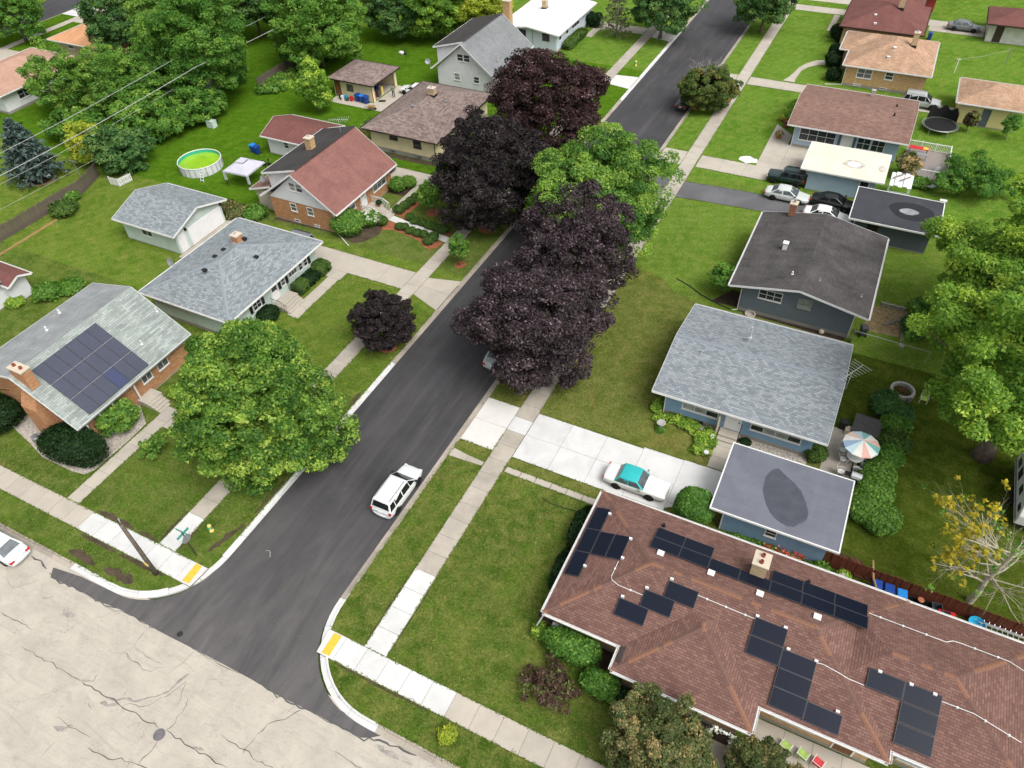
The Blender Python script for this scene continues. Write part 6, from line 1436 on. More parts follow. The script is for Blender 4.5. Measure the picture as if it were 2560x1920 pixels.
pos, nr, t = clump_leaves(rng, sel, unit(rng.normal(size=sel.shape)), .3, 12, .14, .8); link(leafmesh('leaf_cluster', pos, nr, .14, t, LM['mid'], rng), 'leaf_cluster', o)['kind'] = 'stuff'

# ---- left saplings
tree('sapling', 'young green sapling in a round red mulch ring on the left parkway', (-33.9, 52.8), (1.05, 1.35), 2.3, 'maple2', 45, 45, .15, .42, .05, seed=41, tone=(.4, .15, .15))
tree('sapling', 'young green sapling in a red mulch circle on the front lawn of the brick cape', (-41.5, 60.3), (1.55, 1.6), 2.5, 'maple2', 60, 50, .17, .55, .06, seed=42, tone=(.5, .15, .15))
tree('young_tree', 'slender pale green tree in front of the cream garage', (-69.5, 76.4), (2.6, 3.3), 3.8, 'lime', 110, 60, .2, .7, .1, -.8, .2, .25, seed=43, tone=(.4, .16, .15), k=16)
# ---- back-left mass of trees, each its own
BG = 'trees behind the left back yards'
for nm, lb, xy, rad, zc, lf, nc, per, sz, rc, tn in [
  ('shade_tree', 'dark green tree beside the far street in the top left corner', (-134.2, 79.5), (5.0, 4.2), 5, 'mid', 120, 70, .36, 1.2, .5),
  ('shade_tree', 'dark tree right of the orange-roofed house', (-107.5, 79.6), (5.6, 6.0), 6.6, 'dark', 160, 80, .38, 1.3, .55),
  ('shade_tree', 'bright green rounded tree between two dark trees at the upper left', (-95.5, 77.5), (5.6, 6.0), 7.0, 'maple2', 170, 85, .36, 1.3, .55),
  ('shade_tree', 'tallest dark green tree of the back yards, above the fence end', (-84.8, 73.5), (6.6, 8.0), 8.6, 'mid', 230, 85, .36, 1.4, .45),
  ('shade_tree', 'broad mid green tree behind the wooden fence by the cream garage', (-78.6, 89.5), (7.2, 6.6), 7.2, 'mid', 230, 85, .36, 1.4, .62),
  ('shade_tree', 'dark tree at the top edge behind the tallest tree', (-96.0, 95.5), (6.4, 6.5), 7.5, 'dark', 170, 75, .4, 1.4, .6),
  ('shade_tree', 'dark tree at the top edge left of the broad mid green tree', (-86.2, 98.5), (6.0, 6.5), 7.5, 'dark', 160, 75, .4, 1.4, .65),
  ('shade_tree', 'dark bluish tree at the top edge above the green lawn', (-73.5, 103.8), (5.2, 4.6), 5.6, 'dark', 150, 75, .38, 1.25, .55),
  ('shade_tree', 'yellow-green tree at the top edge behind the green lawn', (-67.2, 106.0), (5.4, 4.5), 5.2, 'lime', 150, 75, .38, 1.25, .35),
  ('shade_tree', 'yellow-green tree at the top edge left of the white cape chimney', (-60.5, 108.5), (4.8, 4.2), 5.0, 'yellowgreen', 140, 75, .36, 1.2, .35),
  ('shade_tree', 'loose green tree in front of the pinkish roof at the left', (-103.2, 62.8), (4.4, 4.0), 4.6, 'mid', 120, 60, .3, 1.0, .6),
  ('shade_tree', 'green tree with bare lower stems left of the power lines', (-96.4, 65.4), (4.0, 4.2), 5.0, 'maple2', 120, 62, .3, 1.0, .5),
  ('shade_tree', 'dark green tree behind the big hedge at the upper left', (-91.5, 66.5), (4.2, 4.0), 5.0, 'mid', 120, 65, .32, 1.1, .5),
  ('shade_tree', 'dark tree far beyond the orange roof at the top edge', (-112, 98), (6.0, 5.5), 6.5, 'dark', 150, 70, .42, 1.4, .6),
  ('shade_tree', 'dark tree in the far top left beside the next street', (-124, 101), (5.5, 5.0), 6.0, 'mid', 140, 70, .42, 1.4, .5)]:
    tree(nm, lb, xy, rad, zc, lf, nc, per, sz, rc, .25, -.85, .16, .45, group=BG, tone=(tn, .17, .15))
for lb, xy, rad, zc, lf, nc, per in [
  ('big dark green shrub mass behind the round pool', (-86.0, 61.5), (4.6, 2.8), 2.8, 'mid', 170, 80),
  ('grey-green shrub mass left of the pool beside the white picket fence', (-82.6, 53.8), (3.5, 2.7), 2.6, 'dark', 150, 80),
  ('yellow-green shrub between the spruce and the dark shrub mass', (-87.6, 53.0), (2.2, 2.8), 2.7, 'yellowgreen', 90, 65),
  ('green shrub under the young trees at the left', (-95.5, 57.5), (3.6, 2.0), 2.0, 'mid', 100, 70),
  ('dark shrub below the tallest back-yard tree', (-83.6, 68.0), (3.8, 2.4), 2.3, 'mid', 130, 75),
  ('dark shrub at the end of the wooden fence behind the garage', (-80.5, 93.8), (3.4, 1.8), 1.8, 'dark', 90, 70)]:
    tree('wild_shrub', lb, xy, rad, zc, lf, nc, per, .25, .8, .1, -.95, .18, .4, cat='shrub', group='wild shrubs along the back boundary', tone=(.55, .18, .15), k=6)
# blue spruce: whorls of drooping boughs
def conifer(name, label, xy, h, r, leaf, nwh, per, size, bark='bark', droop=.25, gap=0.0, sparse=1.0, z0=.5):
    TREE_N[0] += 1; rng = np.random.default_rng(500 + TREE_N[0]); o = thing(name, label, 'tree', (xy[0], xy[1], 0)); mb = MB()
    mb.tube([(0, 0, -.05), (0, 0, h * .5), (0, 0, h)], [.2, .13, .02], 8); P = []; 
    for i in range(nwh):
        z = z0 + (h - z0) * (i / nwh) ** .9; L = r * (1 - i / nwh) ** .8 + .15; nb = max(4, int(9 * (1 - i / nwh) + 4))
        for b in range(nb):
            if rng.random() > sparse: continue
            a = 6.283 * (b + rng.uniform(-.3, .3)) / nb + i; l = L * rng.uniform(.75, 1.12); d = np.array([math.cos(a), math.sin(a), -droop])
            mb.tube([(0, 0, z), tuple(d * l * .5 + [0, 0, z]), tuple(d * l + [0, 0, z + l * .1])], [.03, .02, .006], 4, False)
            t = rng.uniform(.2, 1.0, per); s = np.array([-math.sin(a), math.cos(a), 0]) ; w = rng.uniform(-1, 1, per) * l * .24 * (1.15 - t)
            q = d[None] * (t * l)[:, None] + s[None] * w[:, None]; q[:, 2] += z + l * .1 * t + rng.normal(0, .07, per); P.append(q)
    mb.build('trunk', M[bark], o, smooth=True); pos = np.concatenate(P); nr = unit(rng.normal(size=pos.shape) * .5 + np.array([0, 0, .8]))
    link(leafmesh('crown', pos, nr, size, rng.normal(.5, .22, len(pos)), LM[leaf], rng, 1.8), 'crown', o); return o
conifer('blue_spruce', 'blue-grey spruce in a round mulch bed at the left edge', (-91.2, 47.5), 8.0, 3.7, 'spruce', 17, 26, .3, z0=1.2)
conifer('thin_conifer', 'sparse grey-green conifer on the lawn in front of the white-roofed house', (-41.0, 117.0), 7.5, 3.0, 'conifer', 14, 12, .22, 'bark_grey', .1, sparse=.75, z0=1.0)

# ---- shrubs and hedges
shrub('yew_bush', 'huge rounded dark yew beside the front walk of the solar brick house', (-49.6, 17.8), (2.75, 1.5, 2.5), 'yew', 9000, .12, box=2.5, rotz=R(6))
shrub('yew_bush', 'large dark yew cut off by the left edge beside the brick chimney', (-58.9, 17.4), (2.4, 1.7, 2.4), 'yew', 6000, .12, box=2.5)
tree('flowering_bush', 'leafy bright green bush by the porch steps of the solar brick house', (-48.9, 21.6), (1.7, 1.25), 1.2, 'maple2', 80, 70, .16, .5, .05, -.9, .15, .4, cat='shrub', k=5)
tree('sparse_shrub', 'thin sparse shrub on the lawn under the big green maple', (-44.0, 20.6), (1.2, .7), .8, 'maple2', 34, 34, .14, .35, .04, -.4, .3, .2, cat='shrub', k=10)
shrub('potted_flowers', 'yellow and purple leafed plants beside the porch steps', (-46.9, 26.3), (.8, .7, 1.0), 'lime', 700, .16, core=False, rough=.2)
for lb, xy, rad, n, bx, lf in [
  ('clipped hedge block at the steps of the mint house', (-46.35, 42.6), (.72, .85, 1.25), 2600, 3.2, 'box'), ('low clipped hedge between two taller hedge blocks at the mint house', (-46.5, 44.3), (.8, .95, .95), 2600, 4.0, 'yew'),
  ('clipped hedge block at the driveway corner of the mint house', (-46.4, 46.0), (.85, .85, 1.3), 2600, 3.2, 'box'), ('rounded dark bush left of the mint house steps', (-46.5, 37.7), (.95, 1.1, 1.3), 2600, 2.4, 'yew')]:
    shrub('hedge', lb, xy, rad, lf, n, .1, 'hedge', box=bx)
shrub('round_shrub', 'big round bright green shrub at the corner of the brick cape', (-48.2, 53.4), (1.85, 1.75, 2.3), 'maple2', 5200, .14, rough=.09, tone=(.45, .2))
o = shrub('hydrangea', 'white flowering hydrangea beside the steps of the brick cape', (-46.9, 55.6), (1.25, 1.15, 1.5), 'mid', 2000, .14, rough=.14)
rng = np.random.default_rng(77); d = unit(rng.normal(size=(75, 3))); d[:, 2] = np.abs(d[:, 2]); fl = d * np.array([1.28, 1.18, .85]) + np.array([0, 0, .72])
pos, nr, t = clump_leaves(rng, fl, d, .13, 16, .1, .9); link(leafmesh('blossom', pos, nr, .1, t, LM['white'], rng), 'blossom', o)
shrub('round_shrub', 'small round green shrub right of the white hydrangea', (-45.5, 56.0), (.62, .6, 1.0), 'box', 1100, .1)
BX = 'clipped box balls and hedges along the cape walk'
for i, (x, y, r, hh) in enumerate([(-45.2, 58.9, .68, .85), (-45.0, 59.9, .6, .8), (-44.9, 60.9, .6, .8), (-44.8, 62.0, .6, .8), (-44.7, 63.1, .6, .8), (-43.2, 58.1, .55, .7), (-42.3, 57.75, .6, .6), (-41.3, 57.7, .5, .75), (-40.3, 57.55, .6, .6), (-39.6, 57.5, .5, .75), (-38.6, 57.4, .8, .8),
                                   (-43.3, 56.1, .55, .6), (-42.6, 56.1, .45, .8), (-41.8, 55.95, .6, .55), (-40.9, 55.85, .6, .55), (-40.0, 55.75, .5, .75), (-38.7, 55.6, .6, .95), (-38.9, 54.9, .6, .65)]):
    row = 'beside the cape porch path, from the near end' if i < 5 else ('beyond the cape front walk, from the house' if i < 11 else 'before the cape front walk, from the house')
    pl = (i if i < 5 else (i - 5 if i < 11 else i - 11)); ordn = ['first', 'second', 'third', 'fourth', 'fifth', 'sixth', 'last'][pl]
    shrub('box_bush', '%s box bush %s' % (ordn, row), (x, y), (r, r * .95, hh), 'box', 750, .1, group=BX, tone=(.45, .2))
shrub('round_shrub', 'tall rounded shrub against the front window of the brick cape', (-47.9, 62.9), (.95, .9, 1.6), 'mid', 1800, .12, rough=.1)
shrub('round_shrub', 'light green shrub in the bed at the far corner of the brick cape', (-47.2, 64.2), (.9, .85, 1.2), 'maple2', 1300, .13, rough=.14)
for i, (x, y, r, hh, lf, lb) in enumerate([(-62.0, 50.9, 1.2, 1.2, 'bronze', 'olive shrub between the mint garage and the brick cape'), (-59.8, 51.6, 1.3, 1.2, 'mid', 'green shrub behind the mint house near the brick cape'), (-64.0, 51.5, 1.0, .9, 'bronze', 'small olive shrub beside the mint garage door'), (-81.3, 43.2, 1.5, 1.4, 'box', 'grey-green mound shrub in front of the left wooden fence'), (-83.0, 45.6, .9, 1.0, 'mid', 'small shrub against the left wooden fence'), (-69.6, 31.3, 1.3, 1.4, 'mid', 'green bush between the white outbuilding and the solar house'), (-68.6, 33.0, 1.4, .8, 'mid', 'low leafy plants behind the solar house'), (-71.6, 29.0, .8, .8, 'lime', 'yellow-green bush at the door of the white outbuilding')]):
    shrub('yard_shrub', lb, (x, y), (r, r, hh), lf, 1500, .16, rough=.14, tone=(.5, .22))
tree('hosta_bed', 'leafy green plants along the wooden fence by the slender tree', (-81.0, 81.5), (2.2, 4.6, .6), .45, 'maple2', 120, 40, .22, .6, 0, -.2, .2, .2, cat='plants')
# lower right property
for lb, xy, rad, lf, n, bx in [
  ('big dark yew hedge at the front corner of the brown-roofed ranch', (-7.2, 19.55), (1.75, .85, 1.9), 'mid', 3200, 2.3), ('dark rounded yew beside the wing of the brown-roofed ranch', (-4.75, 18.2), (1.15, .8, 1.5), 'mid', 1800, 2.2),
  ('dark yew under the front eave of the brown-roofed ranch', (-2.3, 17.9), (1.2, .75, 1.5), 'yew', 1800, 2.2), ('dark shrub along the street side of the brown-roofed ranch', (-10.0, 27.9), (.7, 1.8, 1.6), 'yew', 2400, 2.4),
  ('second dark shrub along the street side of the brown-roofed ranch', (-9.9, 24.4), (.65, 1.4, 1.3), 'yew', 2000, 2.4)]:
    shrub('yew_hedge', lb, xy, rad, lf, n, .14, box=bx, rough=.12, tone=(.4, .2))
shrub('pale_shrub', 'small pale green shrub at the corner downpipe of the brown-roofed ranch', (-9.55, 19.85), (.5, .55, .9), 'lime', 600, .12, core=False, rough=.2)
shrub('arborvitae', 'fat rounded evergreen beside the blue garage with a dead brown spot', (-3.35, 32.6), (1.35, 1.3, 2.7), 'mid', 6500, .12, rough=.06, box=2.2, tone=(.35, .18))
rng = np.random.default_rng(8); mb = MB()
for i in range(40):
    a = rng.uniform(0, 6.28); mb.tube([(0, .05, 2.2), (math.cos(a) * .35, .05 + math.sin(a) * .3, 2.78)], [.02, .006], 4, False)
mb.build('dead_spot', M['twig'], [q for q in C.objects if q.name.startswith('arborvitae')][0])
shrub('lime_shrub', 'small yellow-green shrub in the parkway near the bottom edge', (-11.75, 11.75), (.5, .5, .75), 'yellowgreen', 700, .11, core=False, rough=.2)
shrub('round_shrub', 'round green shrub at the corner of the blue house patio', (3.55, 42.0), (.85, .85, 1.1), 'box', 1500, .11); shrub('round_shrub', 'tiny dark shrub beside the front door of the blue house', (-1.6, 41.1), (.45, .4, .5), 'yew', 400, .09)
for i, (x, y, r, hh, lf, lb) in enumerate([(7.6, 49.3, 1.15, 1.6, 'dark', 'dark bluish shrub behind the hot tub'), (8.7, 48.7, 1.05, 1.5, 'dark', 'dark bluish shrub at the corner of the hot tub hedge'), (8.6, 47.0, 1.1, 1.5, 'mid', 'feathery green shrub beside the hot tub'), (8.7, 45.4, 1.15, 1.5, 'box', 'green shrub right of the striped umbrella'), (8.5, 43.7, 1.05, 1.4, 'mid', 'green shrub below the striped umbrella in the hedge'), (8.1, 41.8, 1.15, 1.3, 'maple2', 'bright green shrub beside the grill'), (8.0, 39.9, 1.2, 1.4, 'maple2', 'bright green shrub behind the blue garage corner'), (7.6, 38.2, 1.3, 1.4, 'maple2', 'bright green shrub lowest in the hedge beside the blue garage'), (8.7, 37.7, 1.25, 1.4, 'maple2', 'rounded bright green shrub at the end of the hedge by the blue garage')]):
    shrub('hedge_shrub', lb, (x, y), (r, r * 1.1, hh), lf, 2300, .13, rough=.1, group='shrubs of the patio hedge', tone=(.45, .2))
tree('garden_plants', 'patch of low green and yellow plants at the front corner of the blue house', (-6.6, 41.0), (1.9, .8, .35), .25, 'lime', 70, 30, .13, .35, 0, -.2, .3, .1, cat='plants')
tree('garden_plants', 'tall weedy plants along the front walk of the blue house', (-4.6, 39.6), (.8, 1.8, .4), .25, 'lime', 70, 30, .13, .35, 0, -.2, .3, .1, cat='plants')
tree('garden_plants', 'green weeds at the left end of the blue house', (-9.0, 42.0), (.6, 1.0, .4), .3, 'lime', 30, 30, .13, .35, 0, -.2, .3, .1, cat='plants')
tree('lilac_bush', 'leaning sparse bush at the front corner of the slate grey house', (-8.3, 59.0), (1.5, 1.1), 2.0, 'mid', 50, 45, .16, .5, .08, -.5, .3, .3, cat='shrub', k=8)
for lb, xy, rad in [('dark shrub beside the wood-chip patch', (8.9, 60.4), (1.3, 1.4, 1.5)), ('dark shrub behind the wood-chip patch', (9.4, 63.3), (1.4, 1.3, 1.6)), ('dark low shrub under the silver maple', (11.2, 62.4), (1.3, 1.3, 1.3))]:
    shrub('dark_shrub', lb, xy, rad, 'dark', 1800, .15, rough=.12, group='dark shrubs under the silver maple')
for lb, xy, rad in [('dark round bush left of the maroon-roofed house', (-9.0, 129.0), (1.1, 1.1, 2.0)), ('dark bush between the maroon and tan roofed houses', (-8.2, 127.1), (.9, .9, 1.8)), ('dark bush at the wing of the yellow brick house', (-7.9, 121.0), (1.1, 1.2, 1.9)), ('tall dark round bush at the door of the yellow brick house', (-7.7, 117.4), (1.2, 1.2, 2.2)), ('dark bush at the front corner of the yellow brick house', (-6.9, 112.8), (1.0, 1.2, 1.7))]:
    shrub('dark_bush', lb, xy, rad, 'yew', 1300, .16, rough=.07, group='clipped bushes in front of the upper right houses')
shrub('hedge', 'long low clipped hedge along the white-roofed house', (-46.2, 112.5), (.8, 3.6, 1.3), 'box', 3000, .16, 'hedge', box=3.5)
shrub('hedge', 'square dark clipped hedge at the walk of the white-roofed house', (-46.3, 120.3), (1.5, 1.2, 1.9), 'yew', 2000, .16, 'hedge', box=4.0)
tree('corn_stalks', 'tall pale garden stalks beside the deck of the pale blue house', (4.9, 88.6), (1.2, 1.3), 1.6, 'bronze', 50, 45, .2, .5, 0, -.8, .3, .2, cat='plants', tone=(.7, .15, .15)); shrub('garden_plants', 'bushy green plants below the deck rail', (6.6, 86.9), (1.6, .8, 1.0), 'mid', 1300, .18, 'plants', rough=.2)
shrub('garden_plants', 'flowering plants along the front path of the pale blue house', (-9.9, 100.5), (.7, 2.6, .8), 'lime', 1200, .18, 'plants', rough=.25, core=False)
shrub('vegetable_bed', 'green vegetable bed beside the brown porch rail', (-60.8, 75.5), (1.0, 1.8, .5), 'maple2', 900, .16, 'plants', rough=.25, core=False)
shrub('garden_plants', 'dark leafy plants along the foot of the blue garage wall', (1.1, 31.9), (1.9, .42, .8), 'mid', 1300, .13, 'plants', rough=.3, core=False)
shrub('garden_plants', 'dark leafy plants at the right end of the flower bench', (5.6, 31.9), (.7, .45, .9), 'mid', 700, .13, 'plants', rough=.3, core=False)
# beds and mulch
bed([(-10.03,20.69), (-9.59,20.10), (-8.10,19.51), (-6.75,19.32), (-5.77,19.21), (-5.21,18.76), (-4.40,18.05), (-3.42,17.82), (3.5, 17.0), (3.8, 19.0), (-3.6, 19.2), (-3.7, 20.8), (-8.8, 20.8)], M['mulch'])
bed([(-10.2, 20.8), (-8.9, 20.8), (-8.9, 29.6), (-10.3, 29.6)], M['mulch'])
bed([(-8.4, 41.8), (3.1, 41.8), (3.1, 40.9), (-2.1, 40.6), (-2.1, 41.5), (-3.8, 41.5), (-3.9, 41.0), (-6, 41.1), (-8.4, 42.0)], M['gravel'])
bed([(-9.6, 43.5), (-8.5, 43.5), (-8.5, 41.4), (-7, 41.3), (-6, 40.6), (-8.6, 41.0)], M['dirt'], .008)
bed([(-6.2, 57.2), (3.4, 57.2), (3.4, 56.5), (-1, 56.8), (-6.2, 57.0)], M['mulch']); bed([(-8.9, 57.4), (-6.3, 57.5), (-6.3, 59.8), (-7.4, 60)], M['mulch'], .01)
bed([(4.9, 62.9), (7.94, 63.05), (7.86, 59.11), (4.7, 58.9)], M['chips'], .012)
bed([(-47.2, 17.2), (-47.1, 20.5), (-47.2, 22.6), (-49.4, 24), (-49.4, 19), (-57.5, 19), (-57.8, 17.6), (-54.5, 16.9), (-52.2, 16.3), (-48.8, 16.3), (-47.6, 16.5)], M['gravel'])
bed([(-57.6, 52.5), (-49, 52.5), (-46.6, 51.6), (-45.6, 52.2), (-44.8, 54.0), (-45.3, 56.8), (-46.6, 57), (-48.8, 57), (-48.9, 52.6), (-57.6, 51.9)], M['dirt'], .01)
bed([(-45.9, 56.6), (-45, 55.0), (-44, 55.5), (-42, 55.3), (-40.2, 54.9), (-39.2, 54.2), (-38.2, 53.9), (-37.6, 54.6), (-37.6, 55.6), (-44.9, 56.9)], M['redmulch'], .011)
bed([(-44.4, 58.2), (-44.1, 59.5), (-43.9, 61.5), (-43.9, 64.0), (-45.35, 64.0), (-45.35, 58.2)], M['redmulch'], .011); bed([(-44.5, 57.95), (-37.6, 56.85), (-37.6, 57.8), (-39, 58.2), (-44, 58.6)], M['redmulch'], .013)
bed([(-48.9, 62.0), (-46.6, 62.0), (-46.6, 65.0), (-48.9, 65.0)], M['mulch'], .012)
for c, r_ in (((-33.87,52.85), .62), ((-41.54,60.25), .78), ((-34.48,59.79), .85)):
    bed([(c[0] + r_ * math.cos(i * .4189), c[1] + r_ * math.sin(i * .4189)) for i in range(15)], M['redmulch'], .03, 'mulch_ring')
bed([(-91.0 + 1.8 * math.cos(i * .4189), 47.4 + 1.5 * math.sin(i * .4189)) for i in range(15)], M['mulch'], .03, 'mulch_ring')
bed([(-57.0, 70.2), (-47, 70.2), (-46.8, 69.4), (-52, 69.3), (-57, 69.6)], M['dirt'], .01)
# bare soil left by the kerb works: ragged strips
rng = np.random.default_rng(4)
for q, (ax, ay, bx, by, w) in enumerate(((-43.9, 14.42, -39.9, 14.42, .32), (-39.6, 14.4, -37.4, 14.38, .16), (-43.4, 12.42, -39.6, 12.42, .28), (-39.4, 12.42, -35.0, 12.42, .3), (-43.0, 11.05, -40.2, 11.0, .42), (-39.4, 11.0, -36.6, 11.1, .5), (-37.5, 14.5, -37.48, 17.3, .16), (-35.6, 14.5, -35.6, 17.0, .16), (-33.6, 15.2, -32.7, 18.4, .35), (-32.7, 19.2, -32.65, 22.8, .2), (-32.68, 31.3, -32.68, 33.2, .26), (-20.4, 12.5, -13.4, 12.5, .12), (-19.46, 14.5, -19.46, 19.6, .07), (-17.62, 14.5, -17.62, 19.8, .07), (-9.9, 21.5, -9.7, 29, .25))):
    L = math.hypot(bx - ax, by - ay); n_ = max(4, int(L / .3)); d = ((bx - ax) / L, (by - ay) / L); pr, ql = [], []
    for k in range(n_ + 1):
        t = L * k / n_; e = max(0.0, math.sin(math.pi * k / n_)) ** .4
        pr.append((ax + d[0] * t - d[1] * w * e * rng.uniform(.35, 1.3), ay + d[1] * t + d[0] * w * e * rng.uniform(.35, 1.3))); ql.append((ax + d[0] * t + d[1] * w * e * rng.uniform(.15, .7), ay + d[1] * t - d[0] * w * e * rng.uniform(.15, .7)))
    m = MB(); z = .005 + .0007 * q
    for k in range(n_): m.face([(*ql[k], z), (*ql[k + 1], z), (*pr[k + 1], z), (*pr[k], z)])
    struct(m.build('bare_soil', M['dirt']))
# grass blades: fringes creeping over the paving, tufts on the near lawns
LM['grass'] = leafmat('grass_blade', [(0.0, (0.07, 0.115, 0.02)), (0.5, (0.14, 0.21, 0.035)), (0.8, (0.21, 0.255, 0.06)), (1.0, (0.31, 0.29, 0.12))], 0.3)
P = []
def fringe(x0, y0, x1, y1, dens=34, sd=.045):
    n_ = int(math.hypot(x1 - x0, y1 - y0) * dens); t = rng.uniform(0, 1, n_); kk = rng.uniform(.2, 1.5, n_ // 12 + 2); cl = rng.normal(-.005, sd, n_) * kk[(t * (n_ // 12)).astype(int)]
    L = math.hypot(x1 - x0, y1 - y0); P.append(np.stack([x0 + (x1 - x0) * t - (y1 - y0) / L * cl, y0 + (y1 - y0) * t + (x1 - x0) / L * cl, rng.uniform(.02, .06, n_)], 1))
for x in (-19.37, -17.71): fringe(x, 14.4, x, 34 if x < -19 else 32); fringe(x, 37.5, x, 74, 22); fringe(x, 79, x, 146, 8)
for x in (-37.33, -35.77): fringe(x, 14.4, x, 46.6); fringe(x, 50, x, 64.5, 22); fringe(x, 68, x, 99, 10); fringe(x, 104, x, 140, 6)
for y in (12.62, 14.26): fringe(-20.5, y, 6, y); fringe(-60, y, -34.3, y)
fringe(RX, 17, RX, 31.8); fringe(RX, 37.6, RX, 74, 20); fringe(RX, 86, RX, 140, 6); fringe(LX, 17, LX, 45); fringe(LX, 50.6, LX, 64, 20); fringe(LX, 68, LX, 98, 8); fringe(-16, CY, 5, CY); fringe(-60, CY - .1, -38, CY - .1)
for q in ((-17.6, 32.2, -8.6, 32.2), (-17.6, 37.3, -3.9, 37.6), (-3.7, 37.8, -3.7, 41.2), (-17.6, 30.62, -9.9, 30.62), (-17.6, 31.22, -9.9, 31.22), (-46.95, 14.4, -46.95, 23.8), (-45.65, 14.4, -45.65, 22.8), (-44, 39, -44, 45.6), (-52, 49.85, -37.4, 49.85), (-43.8, 46.9, -37.4, 46.9), (-45.35, 38.9, -44, 38.9), (-19.4, 32.17, -22.3, 32.17), (-19.4, 37.25, -22.3, 37.25), (-17.5, 81.6, -9.2, 81.6), (-17.5, 84.7, -11.1, 84.7), (-17.7, 74.2, -7.6, 75.0), (-17.7, 77.9, -7, 78.5), (-17.6, 106.9, -10, 106.9), (-17.6, 109.6, -10, 109.6)): fringe(*q, 26)
pos = np.concatenate(P); nr = unit(rng.normal(size=pos.shape) * .7 + np.array([0, 0, .7]))
o = bpy.data.objects.new('grass_fringe', leafmesh('grass_fringe', pos, nr, .065, rng.normal(.5, .2, len(pos)), LM['grass'], rng, 1.7)); C.objects.link(o); tag(o, 'ragged grass growing over the edges of the paving', 'grass', None, 'stuff')
P = []; T_ = []
for x0, x1, y0, y1, tn in ((-17.5, -10.4, 14.4, 30.4, .55), (-22.2, -19.5, 14.6, 30.1, .5), (-19, 4, 10.8, 12.4, .45), (-45.5, -37.5, 14.6, 22.7, .45), (-35.6, -32.6, 17, 45, .45), (-48, -36, 11.3, 12.3, .5), (-43.8, -37.5, 24, 46.6, .5), (-17.5, -9.6, 37.7, 58, .7), (-58, -47.2, 14.5, 16, .45), (-10, -1, 14.4, 17.4, .55)):
    n_ = int((x1 - x0) * (y1 - y0) * 85); P.append(np.stack([rng.uniform(x0, x1, n_), rng.uniform(y0, y1, n_), rng.uniform(.01, .035, n_)], 1)); T_.append(np.clip(rng.normal(tn, .22, n_), 0, 1))
pos = np.concatenate(P); nr = unit(rng.normal(size=pos.shape) * .6 + np.array([0, 0, .8]))
o = bpy.data.objects.new('grass', leafmesh('grass', pos, nr, .055, np.concatenate(T_), LM['grass'], rng, 1.6)); C.objects.link(o); tag(o, 'short uneven grass blades of the near lawns', 'grass', None, 'stuff')

# ================================================================= STREET FURNITURE AND YARD THINGS
M['wood_old'] = plain('old_fence_wood', (0.135, 0.105, 0.088), 0.3, 5.0, 0.95); M['wood_red'] = plain('stained_fence', (0.135, 0.035, 0.02), 0.2, 5.0, 0.85); M['wood_pole'] = plain('pole_wood', (0.13, 0.105, 0.085), 0.3, 4.0, 0.95); M['wood_new'] = plain('new_timber', (0.36, 0.22, 0.10), 0.2, 5.0, 0.85)
M['sign_green'] = plain('sign_green', (0.01, 0.30, 0.22), 0.08, 5.0, 0.5); M['hyd_y'] = plain('hydrant_yellow', (0.72, 0.56, 0.16), 0.1, 5.0, 0.5); M['hyd_g'] = plain('hydrant_green', (0.02, 0.30, 0.18), 0.1, 5.0, 0.5)
M['bin_blue'] = plain('bin_blue', (0.012, 0.055, 0.27), 0.1, 5.0, 0.45); M['bin_lt'] = plain('bin_light_blue', (0.02, 0.22, 0.62), 0.1, 5.0, 0.45); M['bin_grey'] = plain('bin_grey', (0.07, 0.075, 0.085), 0.1, 5.0, 0.5)
M['pool_w'] = plain('pool_wall', (0.66, 0.68, 0.70), 0.05, 3.0, 0.5); M['canvas'] = plain('grey_canvas', (0.50, 0.50, 0.56), 0.06, 2.0, 0.8); M['net'] = plain('black_net', (0.012, 0.012, 0.013), 0.2, 6.0, 0.9); M['vinyl'] = plain('spa_cover', (0.075, 0.072, 0.072), 0.1, 3.0, 0.6)
M['stone'] = plain('grey_stone', (0.38, 0.37, 0.35), 0.25, 5.0, 0.9); M['terra'] = plain('terracotta', (0.40, 0.14, 0.07), 0.15, 5.0, 0.8); M['redbrick'] = plain('edging_brick', (0.36, 0.12, 0.075), 0.2, 6.0, 0.9); M['red_pl'] = plain('red_plastic', (0.55, 0.02, 0.025), 0.1, 5.0, 0.4); M['blue_pl'] = plain('turquoise_plastic', (0.03, 0.38, 0.60), 0.1, 5.0, 0.4)
M['web_g'] = plain('green_webbing', (0.36, 0.52, 0.12), 0.15, 8.0, 0.8); M['web_r'] = plain('red_webbing', (0.62, 0.06, 0.07), 0.15, 8.0, 0.8); M['wire'] = plain('cable', (0.42, 0.42, 0.42), 0.08, 3.0, 0.6); M['skin'] = plain('skin', (0.50, 0.30, 0.21), 0.08, 8.0, 0.6); M['shirt'] = plain('grey_green_shirt', (0.17, 0.20, 0.15), 0.15, 8.0, 0.9); M['pants'] = plain('dark_trousers', (0.018, 0.02, 0.026), 0.15, 8.0, 0.9); M['hat'] = plain('cap', (0.06, 0.11, 0.07), 0.1, 8.0, 0.9); M['mat_d'] = plain('dark_mat', (0.02, 0.018, 0.018), 0.3, 8.0, 0.95); M['polycarb'] = plain('polycarbonate', (0.80, 0.81, 0.80), 0.05, 3.0, 0.4)
n = NT('pool_water'); n.color(n.ramp(n.noise(n.pos(), .8, 4), [(.3, (0.20, 0.42, 0.02)), (.7, (0.30, 0.52, 0.03))])); M['water'] = n.fin(.12, 0, .5)
M['liner'] = plain('pool_liner', (0.05, 0.40, 0.26), 0.1, 3.0, 0.5)
